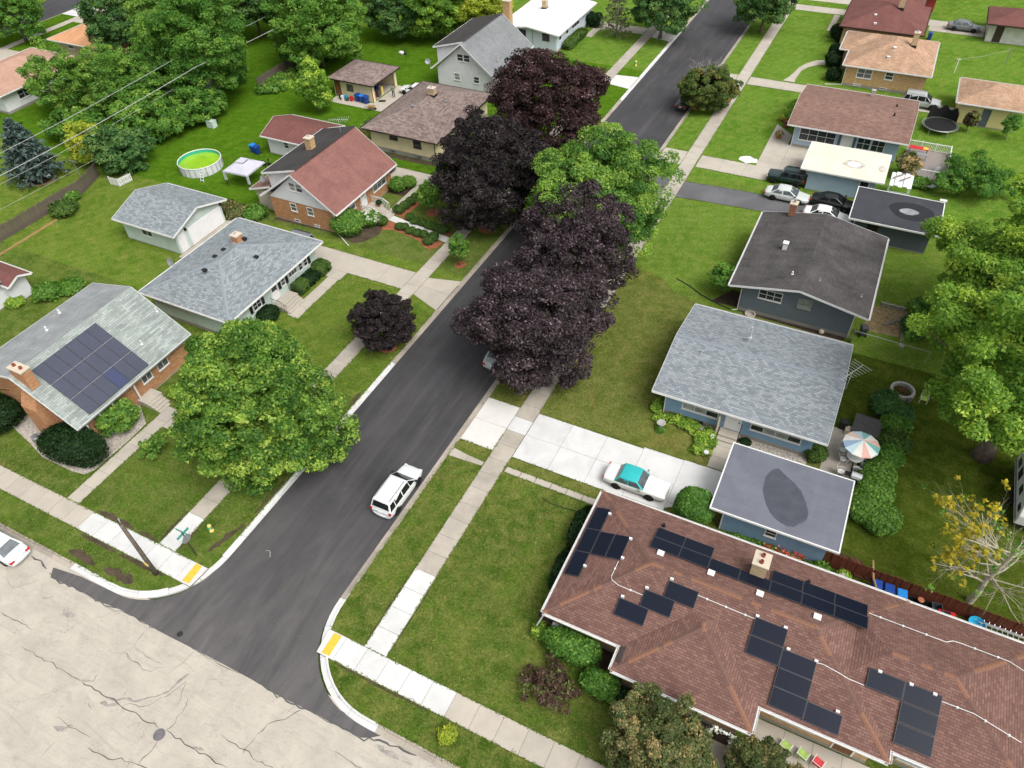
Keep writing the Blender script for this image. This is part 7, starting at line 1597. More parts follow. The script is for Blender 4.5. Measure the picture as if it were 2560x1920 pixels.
def one(name, m, mat, label, cat, loc, group=None, rot=0.0, bevel=0.0, smooth=False):
    o = m.build(name, mat, None, smooth, bevel); o.location = loc; o.rotation_euler = (0, 0, rot); return tag(o, label, cat, group)
# utility pole, with insulator bracket
o = thing('utility_pole', 'weathered wooden utility pole on the corner lawn beside the white sidewalk', 'pole', (-35.67, 12.37, 0))
m = MB(); m.tube([(0, 0, -.2), (.01, 0, 2.5), (.02, 0, 6.1)], [.17, .15, .12], 12); m.build('shaft', M['wood_pole'], o, smooth=True)
m = MB(); m.bar((-.5, .25, 5.9), (.2, -.1, 5.95), .05, .05); m.tube([(-.5, .25, 5.92), (-.5, .25, 6.1)], .05, 6); m.build('bracket', M['metal'], o); m = MB(); m.box(-.16, .1, -.2, -.11, 1.3, 1.6); m.build('tag_plate', M['hyd_y'], o)
m = MB(); m.tube([(-.13, .13, .1), (-.1, .1, 5.8)], .018, 5); m.build('ground_wire', M['metal'], o)
# street sign
o = thing('street_sign', 'green street name blades and round-edged grey sign back on a brown post', 'street sign', (-34.17, 14.72, 0))
m = MB(); m.box(-.035, .035, -.035, .035, -.1, 3.0); m.build('post', M['trim_brown'], o)
for nm, z, rz in (('sign_blade', 2.98, 0), ('sign_blade', 2.74, 90)):
    m = MB(); m.box(-.52, .52, -.012, .012, z - .11, z + .11); m.xf(Matrix.Rotation(R(rz), 4, 'Z')); q = m.build(nm, M['sign_green'], o)
    for s in (-1, 1): m = MB(); m.box(-.46, .46, s * .0125 - .001, s * .0125 + .001, z - .095, z - .085); m.box(-.46, .46, s * .0125 - .001, s * .0125 + .001, z + .085, z + .095); m.xf(Matrix.Rotation(R(rz), 4, 'Z')); m.build('sign_border', M['trim'], q)
m = MB(); m.lathe([(.001, 0), (.38, 0), (.38, .012), (.001, .012)], (0, 0, 0), 8); m.xf(Matrix.Translation((.06, .02, 2.15)) @ Matrix.Rotation(R(22.5), 4, 'X') @ Matrix.Rotation(R(90), 4, 'Y')); m.build('octagonal_sign', M['metal'], o)
def hydrant(xy, label):
    o = thing('fire_hydrant', label, 'fire hydrant', (*xy, 0), 0, 'fire hydrants on the parkways')
    m = MB(); m.lathe([(.19, -.05), (.19, .05), (.13, .07), (.13, .52), (.16, .54), (.16, .6), (.12, .7), (.05, .76), (.001, .77)], (0, 0, 0), 14); m.build('barrel', M['hyd_y'], o, smooth=True)
    for a, r_ in ((0, .07), (180, .07), (270, .09)): m = MB(); m.lathe([(r_, 0), (r_, .12), (.001, .13)], (0, 0, 0), 10); m.xf(Matrix.Rotation(R(a), 4, 'Z') @ Matrix.Translation((.1, 0, .42)) @ Matrix.Rotation(R(90), 4, 'Y')); m.build('outlet_cap', M['hyd_g'], o)
    m = MB(); m.lathe([(.04, .77), (.04, .83), (.001, .83)], (0, 0, 0), 6); m.build('operating_nut', M['hyd_g'], o)
hydrant((-34.63, 16.81), 'yellow fire hydrant with green caps near the corner street sign'); hydrant((-34.24, 107.4), 'yellow fire hydrant on the far left parkway')
# overhead lines
for lb, x, z, r_, y0, y1 in (('thick pale power line, upper of the two over the back yards', -85.0, 8.0, .028, 25, 110), ('thick pale power line, lower of the two over the back yards', -80.4, 8.0, .036, 25, 110), ('thin drop wire below the two thick lines at the left', -84.5, 5.2, .018, 30, 66), ('thin lowest wire at the left near the clothes post', -83.2, 3.2, .014, 36, 62)):
    m = MB(); m.tube([(0, y - y0, z - .5 * math.sin(math.pi * ((y - y0) % 42.5) / 42.5)) for y in np.linspace(y0, y1, 31)], r_, 5); one('power_line', m, M['wire'], lb, 'wire', (x, y0, 0), 'overhead lines behind the left yards')
# fences, board by board
def fence(name, label, pts, h, w, mat, postm=None, gap=.012, rail=True, th=.022, jit=.05, group=None):
    o = thing(name, label, 'fence', (*pts[0], 0), 0, group); rnd = random.Random(label); me = []
    for k in range(3):
        m = MB(); hh = h * (1 + rnd.uniform(-jit, jit)); m.box(-w / 2 + gap, w / 2 - gap, -th / 2, th / 2, .03, hh); me.append(m.mesh('board', M[mat]))
    cnt = 0
    for i in range(len(pts) - 1):
        a, b = Vector((*pts[i], 0)), Vector((*pts[i + 1], 0)); L = (b - a).length; d = (b - a) / L; an = math.atan2(d.y, d.x); nb = int(L / w)
        for j in range(nb):
            if cnt >= 298: break
            p = a + d * (j + .5) * (L / nb) - Vector((*pts[0], 0)); e = link(me[rnd.randrange(3)], 'board', o, p, (rnd.uniform(-.03, .03), rnd.uniform(-.025, .025), an + rnd.uniform(-.03, .03))); cnt += 1
        m = MB(); u = Vector((-d.y, d.x, 0)) * .05
        for z in (h * .25, h * .8): m.bar(a + u - Vector((*pts[0], -z)), b + u - Vector((*pts[0], -z)), .05, .09)
        m.build('rail', M[postm or mat], o)
        for j in range(int(L / 2.4) + 1):
            p = a + d * min(L, j * 2.4) + u * 2 - Vector((*pts[0], 0)); m = MB(); m.box(p.x - .05, p.x + .05, p.y - .05, p.y + .05, -.1, h * .97); m.build('post', M[postm or mat], o)
    return o
fence('wooden_fence', 'weathered grey board fence along the left back yard', [(-83.2, 26), (-83.1, 47.4), (-84.7, 51.2)], 1.75, .15, 'wood_old')
fence('wooden_fence', 'weathered brown board fence behind the leafy plants and slender tree', [(-82.4, 79.0), (-82.7, 91.5)], 1.8, .15, 'wood_old')
fence('stained_fence', 'rust brown stained board fence between the brown-roofed ranch and the lawn', [(5.3, 32.7), (19.5, 32.45)], 1.5, .14, 'wood_red', gap=.003, jit=.0)
fence('picket_fence', 'short white picket fence section at an angle by the pool shrubs', [(-81.6, 50.1), (-80.0, 50.2), (-79.7, 51.9)], 1.05, .17, 'trim', gap=.03, jit=.0)
o = thing('chain_link_fence', 'thin metal rail fence between the slate house and the blue house', 'fence', (4.0, 57.0, 0)); m = MB(); m.tube([(0, 0, 1.15), (6.2, -.3, 1.15)], .025, 6); m.build('top_rail', M['metal'], o)
for x in (0, 2.1, 4.2, 6.2): m = MB(); m.tube([(x, -x * .05, 0), (x, -x * .05, 1.2)], .03, 6); m.build('post', M['metal'], o)
m = MB(); m.bar((0, 0, .05), (-.5, 1.1, .05), .03); m.box(-.03, .03, -.6, 0, 0, 1.5); m.build('gate', M['metal'], o)
# wheelie bins
def bin_(label, xy, mat='bin_blue', rot=0.0, group='blue wheeled bins', lidm=None, z=0.0):
    o = thing('wheeled_bin', label, 'bin', (*xy, z), R(rot), group); m = MB()
    m.add([(-.22, -.26, .08), (.22, -.26, .08), (.22, .2, .08), (-.22, .2, .08), (-.3, -.34, 1.0), (.3, -.34, 1.0), (.3, .34, 1.0), (-.3, .34, 1.0)], [(3, 2, 1, 0), (0, 1, 5, 4), (1, 2, 6, 5), (2, 3, 7, 6), (3, 0, 4, 7)]); m.build('body', M[mat], o, bevel=.03)
    m = MB(); m.add([(-.33, -.38, 1.0), (.33, -.38, 1.0), (.33, .37, 1.0), (-.33, .37, 1.0), (-.28, -.3, 1.09), (.28, -.3, 1.09), (.28, .3, 1.12), (-.28, .3, 1.12)], [(3, 2, 1, 0), (0, 1, 5, 4), (1, 2, 6, 5), (2, 3, 7, 6), (3, 0, 4, 7), (4, 5, 6, 7)]); m.build('lid', M[lidm or mat], o, bevel=.03)
    m = MB(); m.bar((-.26, .43, .98), (.26, .43, .98), .04); m.bar((-.24, .3, .98), (-.24, .43, .98), .04); m.bar((.24, .3, .98), (.24, .43, .98), .04); m.build('handle', M[mat], o)
    for s in (-1, 1): m = MB(); m.lathe([(.001, -.03), (.12, -.03), (.12, .03), (.001, .03)], (0, 0, 0), 12); m.xf(Matrix.Translation((s * .27, .24, .12)) @ Matrix.Rotation(R(90), 4, 'Y')); m.build('wheel', M['tyre'], o)
    return o
bin_('dark blue bin against the stained fence, leftmost of three', (9.1, 31.95), rot=185); bin_('dark blue bin in the middle of three by the stained fence', (9.85, 31.95), rot=182); bin_('light blue lidded bin, rightmost of three by the stained fence', (10.62, 31.9), 'bin_blue', 184, lidm='bin_lt')
for lb, xy, lm in (('blue bin nearest the clutter beside the cream garage', (-66.4, 81.25), None), ('blue bin with lighter lid in the middle beside the cream garage', (-65.6, 81.2), 'bin_lt'), ('blue bin at the corner of the cream garage', (-64.8, 81.1), None)): bin_(lb, xy, lidm=lm, z=.03)
bin_('blue bin on the lawn left of the small white garage', (-70.4, 63.6), lidm='bin_lt'); bin_('blue bin touching the small white garage', (-69.6, 63.4)); bin_('dark grey bin at the corner of the slate house', (4.75, 58.1), 'bin_grey', 200, None); bin_('blue bin behind the maroon-roofed house', (4.0, 133.0)); 
# pool with green water, ladder
o = thing('swimming_pool', 'round above-ground pool with bright green water', 'pool', (-73.9, 57.8, 0)); R0, HZ = 2.62, 1.15
N = 24
for i in range(N):
    a0, a1 = 2 * math.pi * i / N, 2 * math.pi * (i + 1) / N; m = MB(); P = lambda a, r_, z: (r_ * math.cos(a), r_ * math.sin(a), z)
    m.face([P(a0, R0, 0), P(a1, R0, 0), P(a1, R0, HZ), P(a0, R0, HZ)]); m.build('wall_panel', M['pool_w'], o)
    m = MB(); m.tube([P(a0, R0 + .04, 0), P(a0, R0 + .04, HZ)], .035, 6); m.build('pool_leg', M['metal'], o)
m = MB(); m.lathe([(R0 * .984, .2), (R0 * .984, HZ)], (0, 0, 0), 48); m.f = [f[::-1] for f in m.f if len(f) == 4]; m.mi = m.mi[:len(m.f)]; m.build('liner', M['liner'], o)
m = MB(); m.lathe([(R0 * .984, .72), (.001, .72)], (0, 0, 0), 48); m.f = [f for f in m.f if len(f) == 4]; m.mi = m.mi[:len(m.f)]; m.build('water', M['water'], o)
m = MB(); m.tube([(R0 * math.cos(a), R0 * math.sin(a), HZ) for a in np.linspace(0, 2 * math.pi, 49)], .055, 6, False); m.build('rim_pipe', M['trim'], o)
o = thing('pool_ladder', 'folding A-frame ladder leaning over the pool edge', 'ladder', (-71.3, 55.7, 0))
for s in (-.25, .25):
    m = MB(); m.tube([(s, -.65, 0), (s, -.12, 1.5), (s, .12, 1.5), (s, .6, .4)], .028, 6); m.build('stile', M['trim'], o)
for k in range(4): m = MB(); m.box(-.25, .25, -.6 + k * .13 - .05, -.6 + k * .13 + .05, .2 + k * .33, .23 + k * .33); m.build('rung', M['trim'], o)
# pop-up canopy
o = thing('canopy_tent', 'light grey pop-up canopy tent beside the pool', 'canopy', (-66.0, 57.4, 0), R(4)); HW = 1.75
m = MB()
for i, (a, b) in enumerate((((-HW, -HW), (HW, -HW)), ((HW, -HW), (HW, HW)), ((HW, HW), (-HW, HW)), ((-HW, HW), (-HW, -HW)))):
    m.face([(*a, 2.05), (*b, 2.05), (b[0] * .3, b[1] * .3, 2.72), (a[0] * .3, a[1] * .3, 2.72)]); m.face([(*a, 1.85), (*b, 1.85), (*b, 2.05), (*a, 2.05)])
m.build('roof_cloth', M['canvas'], o); m = MB(); m.face([(-.56, -.56, 2.86), (.56, -.56, 2.86), (.56, .56, 2.86), (-.56, .56, 2.86)]); m.face([(-.56, -.56, 2.74), (.56, -.56, 2.74), (.56, -.56, 2.86), (-.56, -.56, 2.86)]); m.build('vent_top', M['canvas'], o)
for a in (-1, 1):
    for b in (-1, 1): m = MB(); m.box(a * (HW - .05) - .03, a * (HW - .05) + .03, b * (HW - .05) - .03, b * (HW - .05) + .03, 0, 2.0); m.build('leg', M['blackm'], o); 
for a in (-1, 1): m = MB(); m.box(a * (HW - .05) - .14, a * (HW - .05) + .14, -HW - .02, -HW + .14, .9, 2.0); m.build('curtain', M['canvas'], o)
def grill(label, xy, rot, lid):
    o = thing('barbecue', label, 'grill', (*xy, .03), R(rot), 'gas grills'); m = MB(); m.box(-.35, .35, -.25, .25, .1, .75); m.build('cabinet', M['blackm'], o, bevel=.02)
    m = MB(); m.lathe([(.001, -.38), (.3, -.36), (.3, .36), (.001, .38)], (0, 0, 0), 14); m.xf(Matrix.Translation((0, 0, .85)) @ Matrix.Rotation(R(90), 4, 'Y')); m.build('hood', M[lid], o, smooth=False)
    for s in (-1, 1): m = MB(); m.box(s * .6 - .22, s * .6 + .22, -.22, .22, .8, .84); m.build('side_shelf', M['blackm'], o)
    m = MB(); m.bar((-.28, -.32, .9), (.28, -.32, .9), .03); m.build('handle', M['alu'], o)
grill('black grill with silver hood on the blue house patio', (6.6, 40.6), -5, 'alu'); grill('black grill between the pool patio and the small white garage', (-63.9, 63.0), 10, 'blackm')
# patio set of the blue house
o = thing('hot_tub', 'square hot tub with dark padded cover on the blue house patio', 'hot tub', (6.6, 46.1, 0), R(-3)); m = MB(); m.box(-.98, .98, -.98, .98, 0, .8); m.build('cabinet', M['blackm'], o, bevel=.08); m = MB(); m.box(-1.03, 1.03, -1.03, -.01, .8, .93); m.box(-1.03, 1.03, .01, 1.03, .8, .93); m.build('cover', M['vinyl'], o, bevel=.05)
o = thing('patio_umbrella', 'large patio umbrella with pastel coloured wedges', 'umbrella', (6.3, 42.75, .03), R(8)); cols = [(.84, .55, .45), (.84, .82, .76), (.24, .52, .47), (.55, .68, .76), (.84, .62, .52), (.85, .84, .80), (.32, .45, .60), (.58, .74, .80), (.85, .82, .74), (.84, .50, .42), (.85, .85, .82), (.20, .52, .45)]
for i in range(12):
    a0, a1 = 2 * math.pi * i / 12, 2 * math.pi * (i + 1) / 12; m = MB(); r_ = 1.32; t = (0, 0, 2.55)
    p, q = (r_ * math.cos(a0), r_ * math.sin(a0), 2.05), (r_ * math.cos(a1), r_ * math.sin(a1), 2.05); m.face([t, p, q]); m.face([p, (p[0], p[1], 1.95), (q[0], q[1], 1.95), q]); m.build('wedge', plain('umbrella_cloth_%d' % i, cols[i], .05, 3.0, .8), o)
    m = MB(); m.bar((0, 0, 2.52), (r_ * math.cos(a0), r_ * math.sin(a0), 2.02), .02); m.build('rib', M['trim'], o)
m = MB(); m.tube([(0, 0, 0), (0, 0, 2.6)], .025, 8); m.build('pole', M['trim'], o)
o = thing('patio_table', 'round white patio table under the striped umbrella', 'table', (6.25, 42.65, .03)); m = MB(); m.lathe([(.55, .69), (.6, .70), (.6, .73), (.06, .735), (.06, .70)], (0, 0, 0), 24); m.build('table_top', M['trim'], o)
for k in range(4): a = k * 1.5708 + .6; m = MB(); m.tube([(math.cos(a) * .45, math.sin(a) * .45, 0), (math.cos(a) * .3, math.sin(a) * .3, .69)], .02, 5); m.build('leg', M['trim'], o)
def chair(label, xy, rot, seat, frame, group, z=.03, lounge=False):
    o = thing('garden_chair', label, 'chair', (*xy, z), R(rot), group); m = MB(); m.lathe([(.001, .42), (.24, .42), (.26, .44), (.001, .45)], (0, 0, 0), 14) if not lounge else m.box(-.26, .26, -.26, .26, .38, .41); m.build('seat', M[seat], o)
    m = MB(); m.add([(-.26, .24, .44), (.26, .24, .44), (.26, .36, .9), (-.26, .36, .9)], [(0, 1, 2, 3), (3, 2, 1, 0)]); m.build('backrest', M[seat], o)
    m = MB(); m.tube([(-.27, .25, .42), (-.27, .38, .92), (.27, .38, .92), (.27, .25, .42)], .018, 6); m.build('back_frame', M[frame], o)
    for a in (-1, 1):
        m = MB(); m.tube([(a * .28, -.28, 0), (a * .28, -.26, .62), (a * .28, .3, .64)], .018, 6); m.build('armrest', M[frame], o)
        for b in (-.26, .3): m = MB(); m.tube([(a * .27, b, 0), (a * .25, b * .85, .42)], .016, 5); m.build('leg', M[frame], o)
    return o
GC = 'white chairs round the patio table'
for lb, xy, rt in (('white patio chair left of the umbrella table', (5.35, 43.2), 60), ('white patio chair lower left of the umbrella table', (5.5, 42.3), 110), ('white patio chair right of the umbrella table', (7.05, 42.4), -100), ('white patio chair below the umbrella table', (6.6, 41.8), 180), ('white patio chair nearest the grill', (5.55, 41.0), 100)): chair(lb, xy, rt, 'trim', 'trim', GC)
m = MB(); m.box(-.3, .3, -.28, .28, 0, .5); one('storage_box', m, M['beige'] if 'beige' in M else M['capstone'], 'small beige box beside the hot tub', 'box', (5.45, 45.6, .03), bevel=.04); m = MB(); m.box(-.3, .3, -.28, .28, 0, .75); one('storage_box', m, M['blackm'], 'small black cabinet beside the beige box and hot tub', 'box', (5.0, 46.0, .03), bevel=.04)
o = thing('fire_pit', 'ring of pale stone blocks around a heap of brush on the lawn', 'fire pit', (8.75, 52.0, 0))
for k in range(14): a = k * 2 * math.pi / 14; m = MB(); m.box(-.2, .2, -.11, .11, 0, .38); e = m.build('stone_block', M['stone'], o, bevel=.02); e.location = (math.cos(a) * .86, math.sin(a) * .86, 0); e.rotation_euler = (0, 0, a + math.pi / 2)
m = MB(); rng = np.random.default_rng(3)
for k in range(40): a, r_ = rng.uniform(0, 6.28), rng.uniform(0, .55); m.bar((math.cos(a) * r_, math.sin(a) * r_, .15), (math.cos(a) * r_ + rng.normal(0, .2), math.sin(a) * r_ + rng.normal(0, .2), .33), .03)
m.build('brush', M['wood_brown'], o)['kind'] = 'stuff'
chair('white-framed folding lawn chair with green seat beside the fire pit', (10.4, 51.6), 0, 'web_g', 'trim', 'lawn chairs', 0, True)
m = MB(); m.lathe([(.13, 0), (.18, .4), (.16, .4), (.12, .03), (.001, .03)], (0, 0, 0), 14); one('bucket', m, M['metal'], 'grey bucket beside the stone fire pit', 'bucket', (9.35, 51.1, 0))
# brush pile
o = thing('brush_pile', 'pile of brown cut branches at the corner of the blue garage', 'brush pile', (7.2, 33.6, 0)); m = MB()
for k in range(120): a = rng.uniform(-.9, -.4); x, y = rng.uniform(-1.1, .9), rng.uniform(-.6, .5); m.tube([(x, y, rng.uniform(.05, .5)), (x + math.cos(a) * 1.1, y + math.sin(a) * 1.1, rng.uniform(.05, .5))], [.03, .01], 4, False)
m.build('branch', M['wood_brown'], o)['kind'] = 'stuff'
# behind the brown-roofed ranch
o = thing('extension_ladder', 'long aluminium extension ladder lying by the stained fence, upper one', 'ladder', (14.8, 32.35, .45), R(0)); 
for z in (0, .38): m = MB(); m.bar((0, z * .6, z * .3), (5.0, z * .6, z * .3), .05, .1); m.build('stile', M['alu'], o)
for k in range(16): m = MB(); m.bar((.15 + k * .3, 0, 0), (.15 + k * .3, .23, .11), .03); m.build('rung', M['alu'], o)
o = thing('extension_ladder', 'aluminium ladder lying nearest the roof eave', 'ladder', (15.2, 31.75, .6))
for z in (0, .4): m = MB(); m.bar((0, z, 0), (5.0, z, 0), .05, .1); m.build('stile', M['alu'], o)
for k in range(16): m = MB(); m.bar((.15 + k * .3, 0, 0), (.15 + k * .3, .4, 0), .03); m.build('rung', M['alu'], o)
o = thing('toy_car', 'red plastic ride-on toy by the stained fence', 'toy car', (13.5, 32.05, 0), R(10)); m = MB(); m.add([(-.6, -.28, .12), (.6, -.28, .12), (.6, .28, .12), (-.6, .28, .12), (-.55, -.24, .5), (.5, -.24, .42), (.5, .24, .42), (-.55, .24, .5)], [(3, 2, 1, 0), (0, 1, 5, 4), (1, 2, 6, 5), (2, 3, 7, 6), (3, 0, 4, 7), (4, 5, 6, 7)]); m.build('body', M['red_pl'], o, bevel=.08); m = MB(); m.box(-.25, .15, -.15, .15, .44, .5); m.build('seat', M['blackm'], o)
for x in (-.38, .38):
    for y in (-.28, .28): m = MB(); m.lathe([(.001, -.05), (.14, -.05), (.14, .05), (.001, .05)], (0, 0, 0), 12); m.xf(Matrix.Translation((x, y, .14)) @ Matrix.Rotation(R(90), 4, 'X')); m.build('wheel', M['tyre'], o)
m = MB(); m.lathe([(.35, 0), (.5, .4), (.47, .4), (.34, .05), (.001, .05)], (0, 0, 0), 20); one('paddling_tub', m, M['blue_pl'], 'round turquoise plastic tub beside the ladders', 'tub', (15.1, 31.95, .3))
for lb, x, y, mt, s in (('black plastic crate beside the light blue bin', 11.5, 32.0, 'blackm', .32), ('second black crate near the red toy', 12.2, 32.0, 'blackm', .36), ('grey wire crate beside the red toy', 12.85, 32.2, 'bin_grey', .3)):
    o = thing('crate', lb, 'crate', (x, y, 0), R(8)); m = MB(); m.box(-s, s, -s, s, 0, .05); m.build('base', M[mt], o)
    for a, b, c, d in ((-s, s, -s, -s + .03), (-s, s, s - .03, s), (-s, -s + .03, -s + .03, s - .03), (s - .03, s, -s + .03, s - .03)): m = MB(); m.box(a, b, c, d, .05, .55); m.build('side', M[mt], o)
m = MB(); m.lathe([(.001, 0), (.16, 0), (.2, .03), (.2, .06), (.001, .07)], (0, 0, 0), 14); one('plant_saucer', m, M['terra'], 'small orange saucer among the crates', 'saucer', (11.85, 32.25, .56))
chair('green webbed lawn chair nearest the crabapple at the bottom', (5.95, 19.55), 160, 'web_g', 'trim', 'webbed chairs at the ranch front', .03, True); chair('green webbed lawn chair beside the red one at the bottom', (6.9, 19.5), 160, 'web_g', 'trim', 'webbed chairs at the ranch front', .03, True); chair('red webbed lawn chair at the bottom edge', (7.75, 19.45), 160, 'web_r', 'trim', 'webbed chairs at the ranch front', .03, True)
m = MB(); m.box(-.55, .55, -.38, .38, 0, .02); one('door_mat', m, M['mat_d'], 'dark door mat on the front path of the brown-roofed ranch', 'mat', (9.1, 19.3, .034)); slabs('front_walk', grid(4.2, 10.6, 18.4, 20.6, 4, 1) + grid(2.0, 3.2, 14.3, 18.3, 1, 3), WD, .028)
o = thing('garden_arch', 'white flowering garden arch at the walk of the brown-roofed ranch', 'arch', (2.45, 18.0, 0)); m = MB(); m.tube([(-.65, 0, 0), (-.65, 0, 1.9), (-.4, 0, 2.25), (0, 0, 2.38), (.4, 0, 2.25), (.65, 0, 1.9), (.65, 0, 0)], .03, 6); m.build('frame', M['trim'], o)
rng = np.random.default_rng(6); pp = np.array([(-.65 + rng.normal(0, .08), rng.normal(0, .1), rng.uniform(.2, 2)) for _ in range(90)] + [(.65 + rng.normal(0, .08), rng.normal(0, .1), rng.uniform(.2, 2)) for _ in range(90)] + [(rng.uniform(-.6, .6), rng.normal(0, .1), 2.25 + rng.normal(0, .08)) for _ in range(60)]); link(leafmesh('climbing_flowers', pp, unit(rng.normal(size=pp.shape)), .13, rng.uniform(0, 1, len(pp)), LM['white'], rng), 'climbing_flowers', o)
# flower bench along the blue garage
o = thing('flower_bench', 'row of red flowers on a low bench along the blue garage wall', 'flowers', (3.2, 31.85, 0)); m = MB(); m.box(-1.3, 1.3, -.18, .18, .32, .37)
for x in (-1.2, 1.2): m.box(x - .04, x + .04, -.15, .15, 0, .32)
m.build('bench', M['wood_grey'], o); pp = np.stack([rng.uniform(-1.4, 1.4, 500), rng.normal(0, .16, 500), rng.uniform(.35, .75, 500)], 1); link(leafmesh('foliage', pp, unit(rng.normal(size=pp.shape) + [0, 0, .8]), .13, rng.uniform(.2, .8, 500), LM['mid'], rng), 'foliage', o)
pp = np.stack([rng.uniform(-1.4, 1.4, 260), rng.normal(0, .18, 260), rng.uniform(.6, .85, 260)], 1); link(leafmesh('blossom', pp, unit(rng.normal(size=pp.shape) + [0, 0, .8]), .12, rng.uniform(0, 1, 260), LM['red'], rng), 'blossom', o)
def pot(label, xy, mat, r_=.2, h=.38, leaf='mid', fl=None, z=.0, n=130):
    o = thing('flower_pot', label, 'flower pot', (*xy, z), 0, 'flower pots'); m = MB(); m.lathe([(r_ * .7, 0), (r_, h), (r_ * .86, h), (r_ * .8, h - .05), (.001, h - .05)], (0, 0, 0), 12); m.build('pot', M[mat], o); d = unit(rng.normal(size=(n, 3))); d[:, 2] = np.abs(d[:, 2]); link(leafmesh('plant', d * r_ * 1.5 + [0, 0, h], unit(d + rng.normal(size=d.shape) * .5), .12, rng.uniform(.2, .9, n), LM[leaf], rng), 'plant', o)
    if fl: d = unit(rng.normal(size=(40, 3))); d[:, 2] = np.abs(d[:, 2]); link(leafmesh('blossom', d * r_ * 1.6 + [0, 0, h + .03], d, .1, rng.uniform(0, 1, 40), LM[fl], rng), 'blossom', o)
pot('white pot right of the red flower bench', (4.75, 31.75), 'trim', .17, .5); pot('red-topped white pot farthest right of the flower bench', (5.15, 31.7), 'trim', .17, .5, 'mid', 'red'); pot('white round planter by the stained fence behind the ranch', (7.1, 31.95), 'trim', .3, .6, 'lime')
pot('flower pot nearest the driveway of the pale blue house', (-10.05, 92.6), 'terra', .35, .45, 'mid', 'red'); pot('middle flower pot at the corner of the pale blue house', (-9.85, 96.0), 'terra', .35, .45, 'barberry', 'red'); pot('orange flower pot farthest up the front path of the pale blue house', (-10.7, 97.4), 'terra', .3, .4, 'lime', 'ginkgo')
pot('tall potted shrub on the stoop of the brick cape', (-47.5, 58.4), 'terra', .22, .4, 'yew', None, .5, 220)
# front yard details of the blue house
o = thing('bird_bath', 'round stone bird bath with a ring of green plants on the olive lawn', 'bird bath', (-8.1, 39.85, 0)); m = MB(); m.lathe([(.2, 0), (.1, .12), (.09, .6), (.34, .72), (.36, .8), (.3, .78), (.001, .72)], (0, 0, 0), 16); m.build('basin', M['stone'], o, smooth=True)
d = unit(rng.normal(size=(220, 3))); d[:, 2] = np.abs(d[:, 2]) * .6; link(leafmesh('plants', d * .45 + [0, -.1, 0], unit(d + rng.normal(size=d.shape) * .5), .14, rng.uniform(.2, .8, 220), LM['maple2'], rng), 'plants', o)
for lb, xy in (('white mushroom-shaped path light nearest the front door of the blue house', (-4.05, 40.45)), ('white mushroom-shaped path light nearest the driveway', (-4.05, 38.65))): o = thing('path_light', lb, 'lamp', (*xy, 0), 0, 'path lights'); m = MB(); m.tube([(0, 0, 0), (0, 0, .45)], .025, 6); m.build('stem', M['trim'], o); m = MB(); m.lathe([(.22, .42), (.2, .5), (.001, .56)], (0, 0, 0), 16); m.build('cap', M['trim'], o)
# brick ring round the small purple maple, mulch ring round the spruce
o = thing('brick_edging', 'ring of red edging bricks around the small purple maple', 'edging', (-34.0, 39.15, 0)); bmesh_brick = None
m = MB(); m.box(-.15, .15, -.1, .1, 0, .22); me = m.mesh('brick', M['redbrick'])
for k in range(18): a = 2 * math.pi * k / 18; link(me, 'brick', o, (math.cos(a) * .95, math.sin(a) * .8, 0), (0, 0, a + math.pi / 2))
bed([(-34.0 + .88 * math.cos(i * .4189), 39.15 + .74 * math.sin(i * .4189)) for i in range(15)], M['mulch'], .12, 'mulch_ring')
o = thing('stone_edging', 'ring of pale edging stones around the blue spruce', 'edging', (-91.0, 47.4, 0)); m = MB(); m.box(-.2, .2, -.09, .09, 0, .15); me = m.mesh('stone', M['chips'])
for k in range(26): a = 2 * math.pi * k / 26; link(me, 'stone', o, (math.cos(a) * 1.85, math.sin(a) * 1.55, 0), (0, 0, a + math.pi / 2))
# air conditioner, shed items
o = thing('air_conditioner', 'round grey air conditioner unit beside the brick chimney', 'air conditioner', (-53.75, 17.35, 0)); m = MB(); m.lathe([(.38, 0), (.4, .75), (.36, .78), (.3, .78)], (0, 0, 0), 20); m.build('casing', M['metal'], o, smooth=False); m = MB(); m.lathe([(.3, .74), (.001, .74)], (0, 0, 0), 20); m.build('fan_guard', M['blackm'], o)
for k in range(8): a = k * .785; m = MB(); m.bar((0, 0, .77), (math.cos(a) * .3, math.sin(a) * .3, .77), .02); m.build('guard_bar', M['metal'], o)
# trampoline
o = thing('trampoline', 'large round black trampoline with collapsed safety net', 'trampoline', (7.7, 102.2, 0)); m = MB(); m.lathe([(.001, .8), (1.85, .8)], (0, 0, 0), 32); m.f = [f for f in m.f if len(f) == 4]; m.mi = m.mi[:len(m.f)]; m.build('mat', M['net'], o)
m = MB(); m.tube([(2.1 * math.cos(a), 2.1 * math.sin(a), .8) for a in np.linspace(0, 2 * math.pi, 41)], .05, 6, False); m.build('frame_ring', M['metal'], o)
for k in range(40): a = 2 * math.pi * k / 40; m = MB(); m.bar((1.83 * math.cos(a), 1.83 * math.sin(a), .8), (2.1 * math.cos(a), 2.1 * math.sin(a), .8), .05, .02); m.build('spring', M['metal'], o)
for k in range(6): a = k * 1.047; m = MB(); m.tube([(2.1 * math.cos(a), 2.1 * math.sin(a), 0), (2.1 * math.cos(a), 2.1 * math.sin(a), .8)], .04, 6); m.build('leg', M['metal'], o)
m = MB(); q = 40
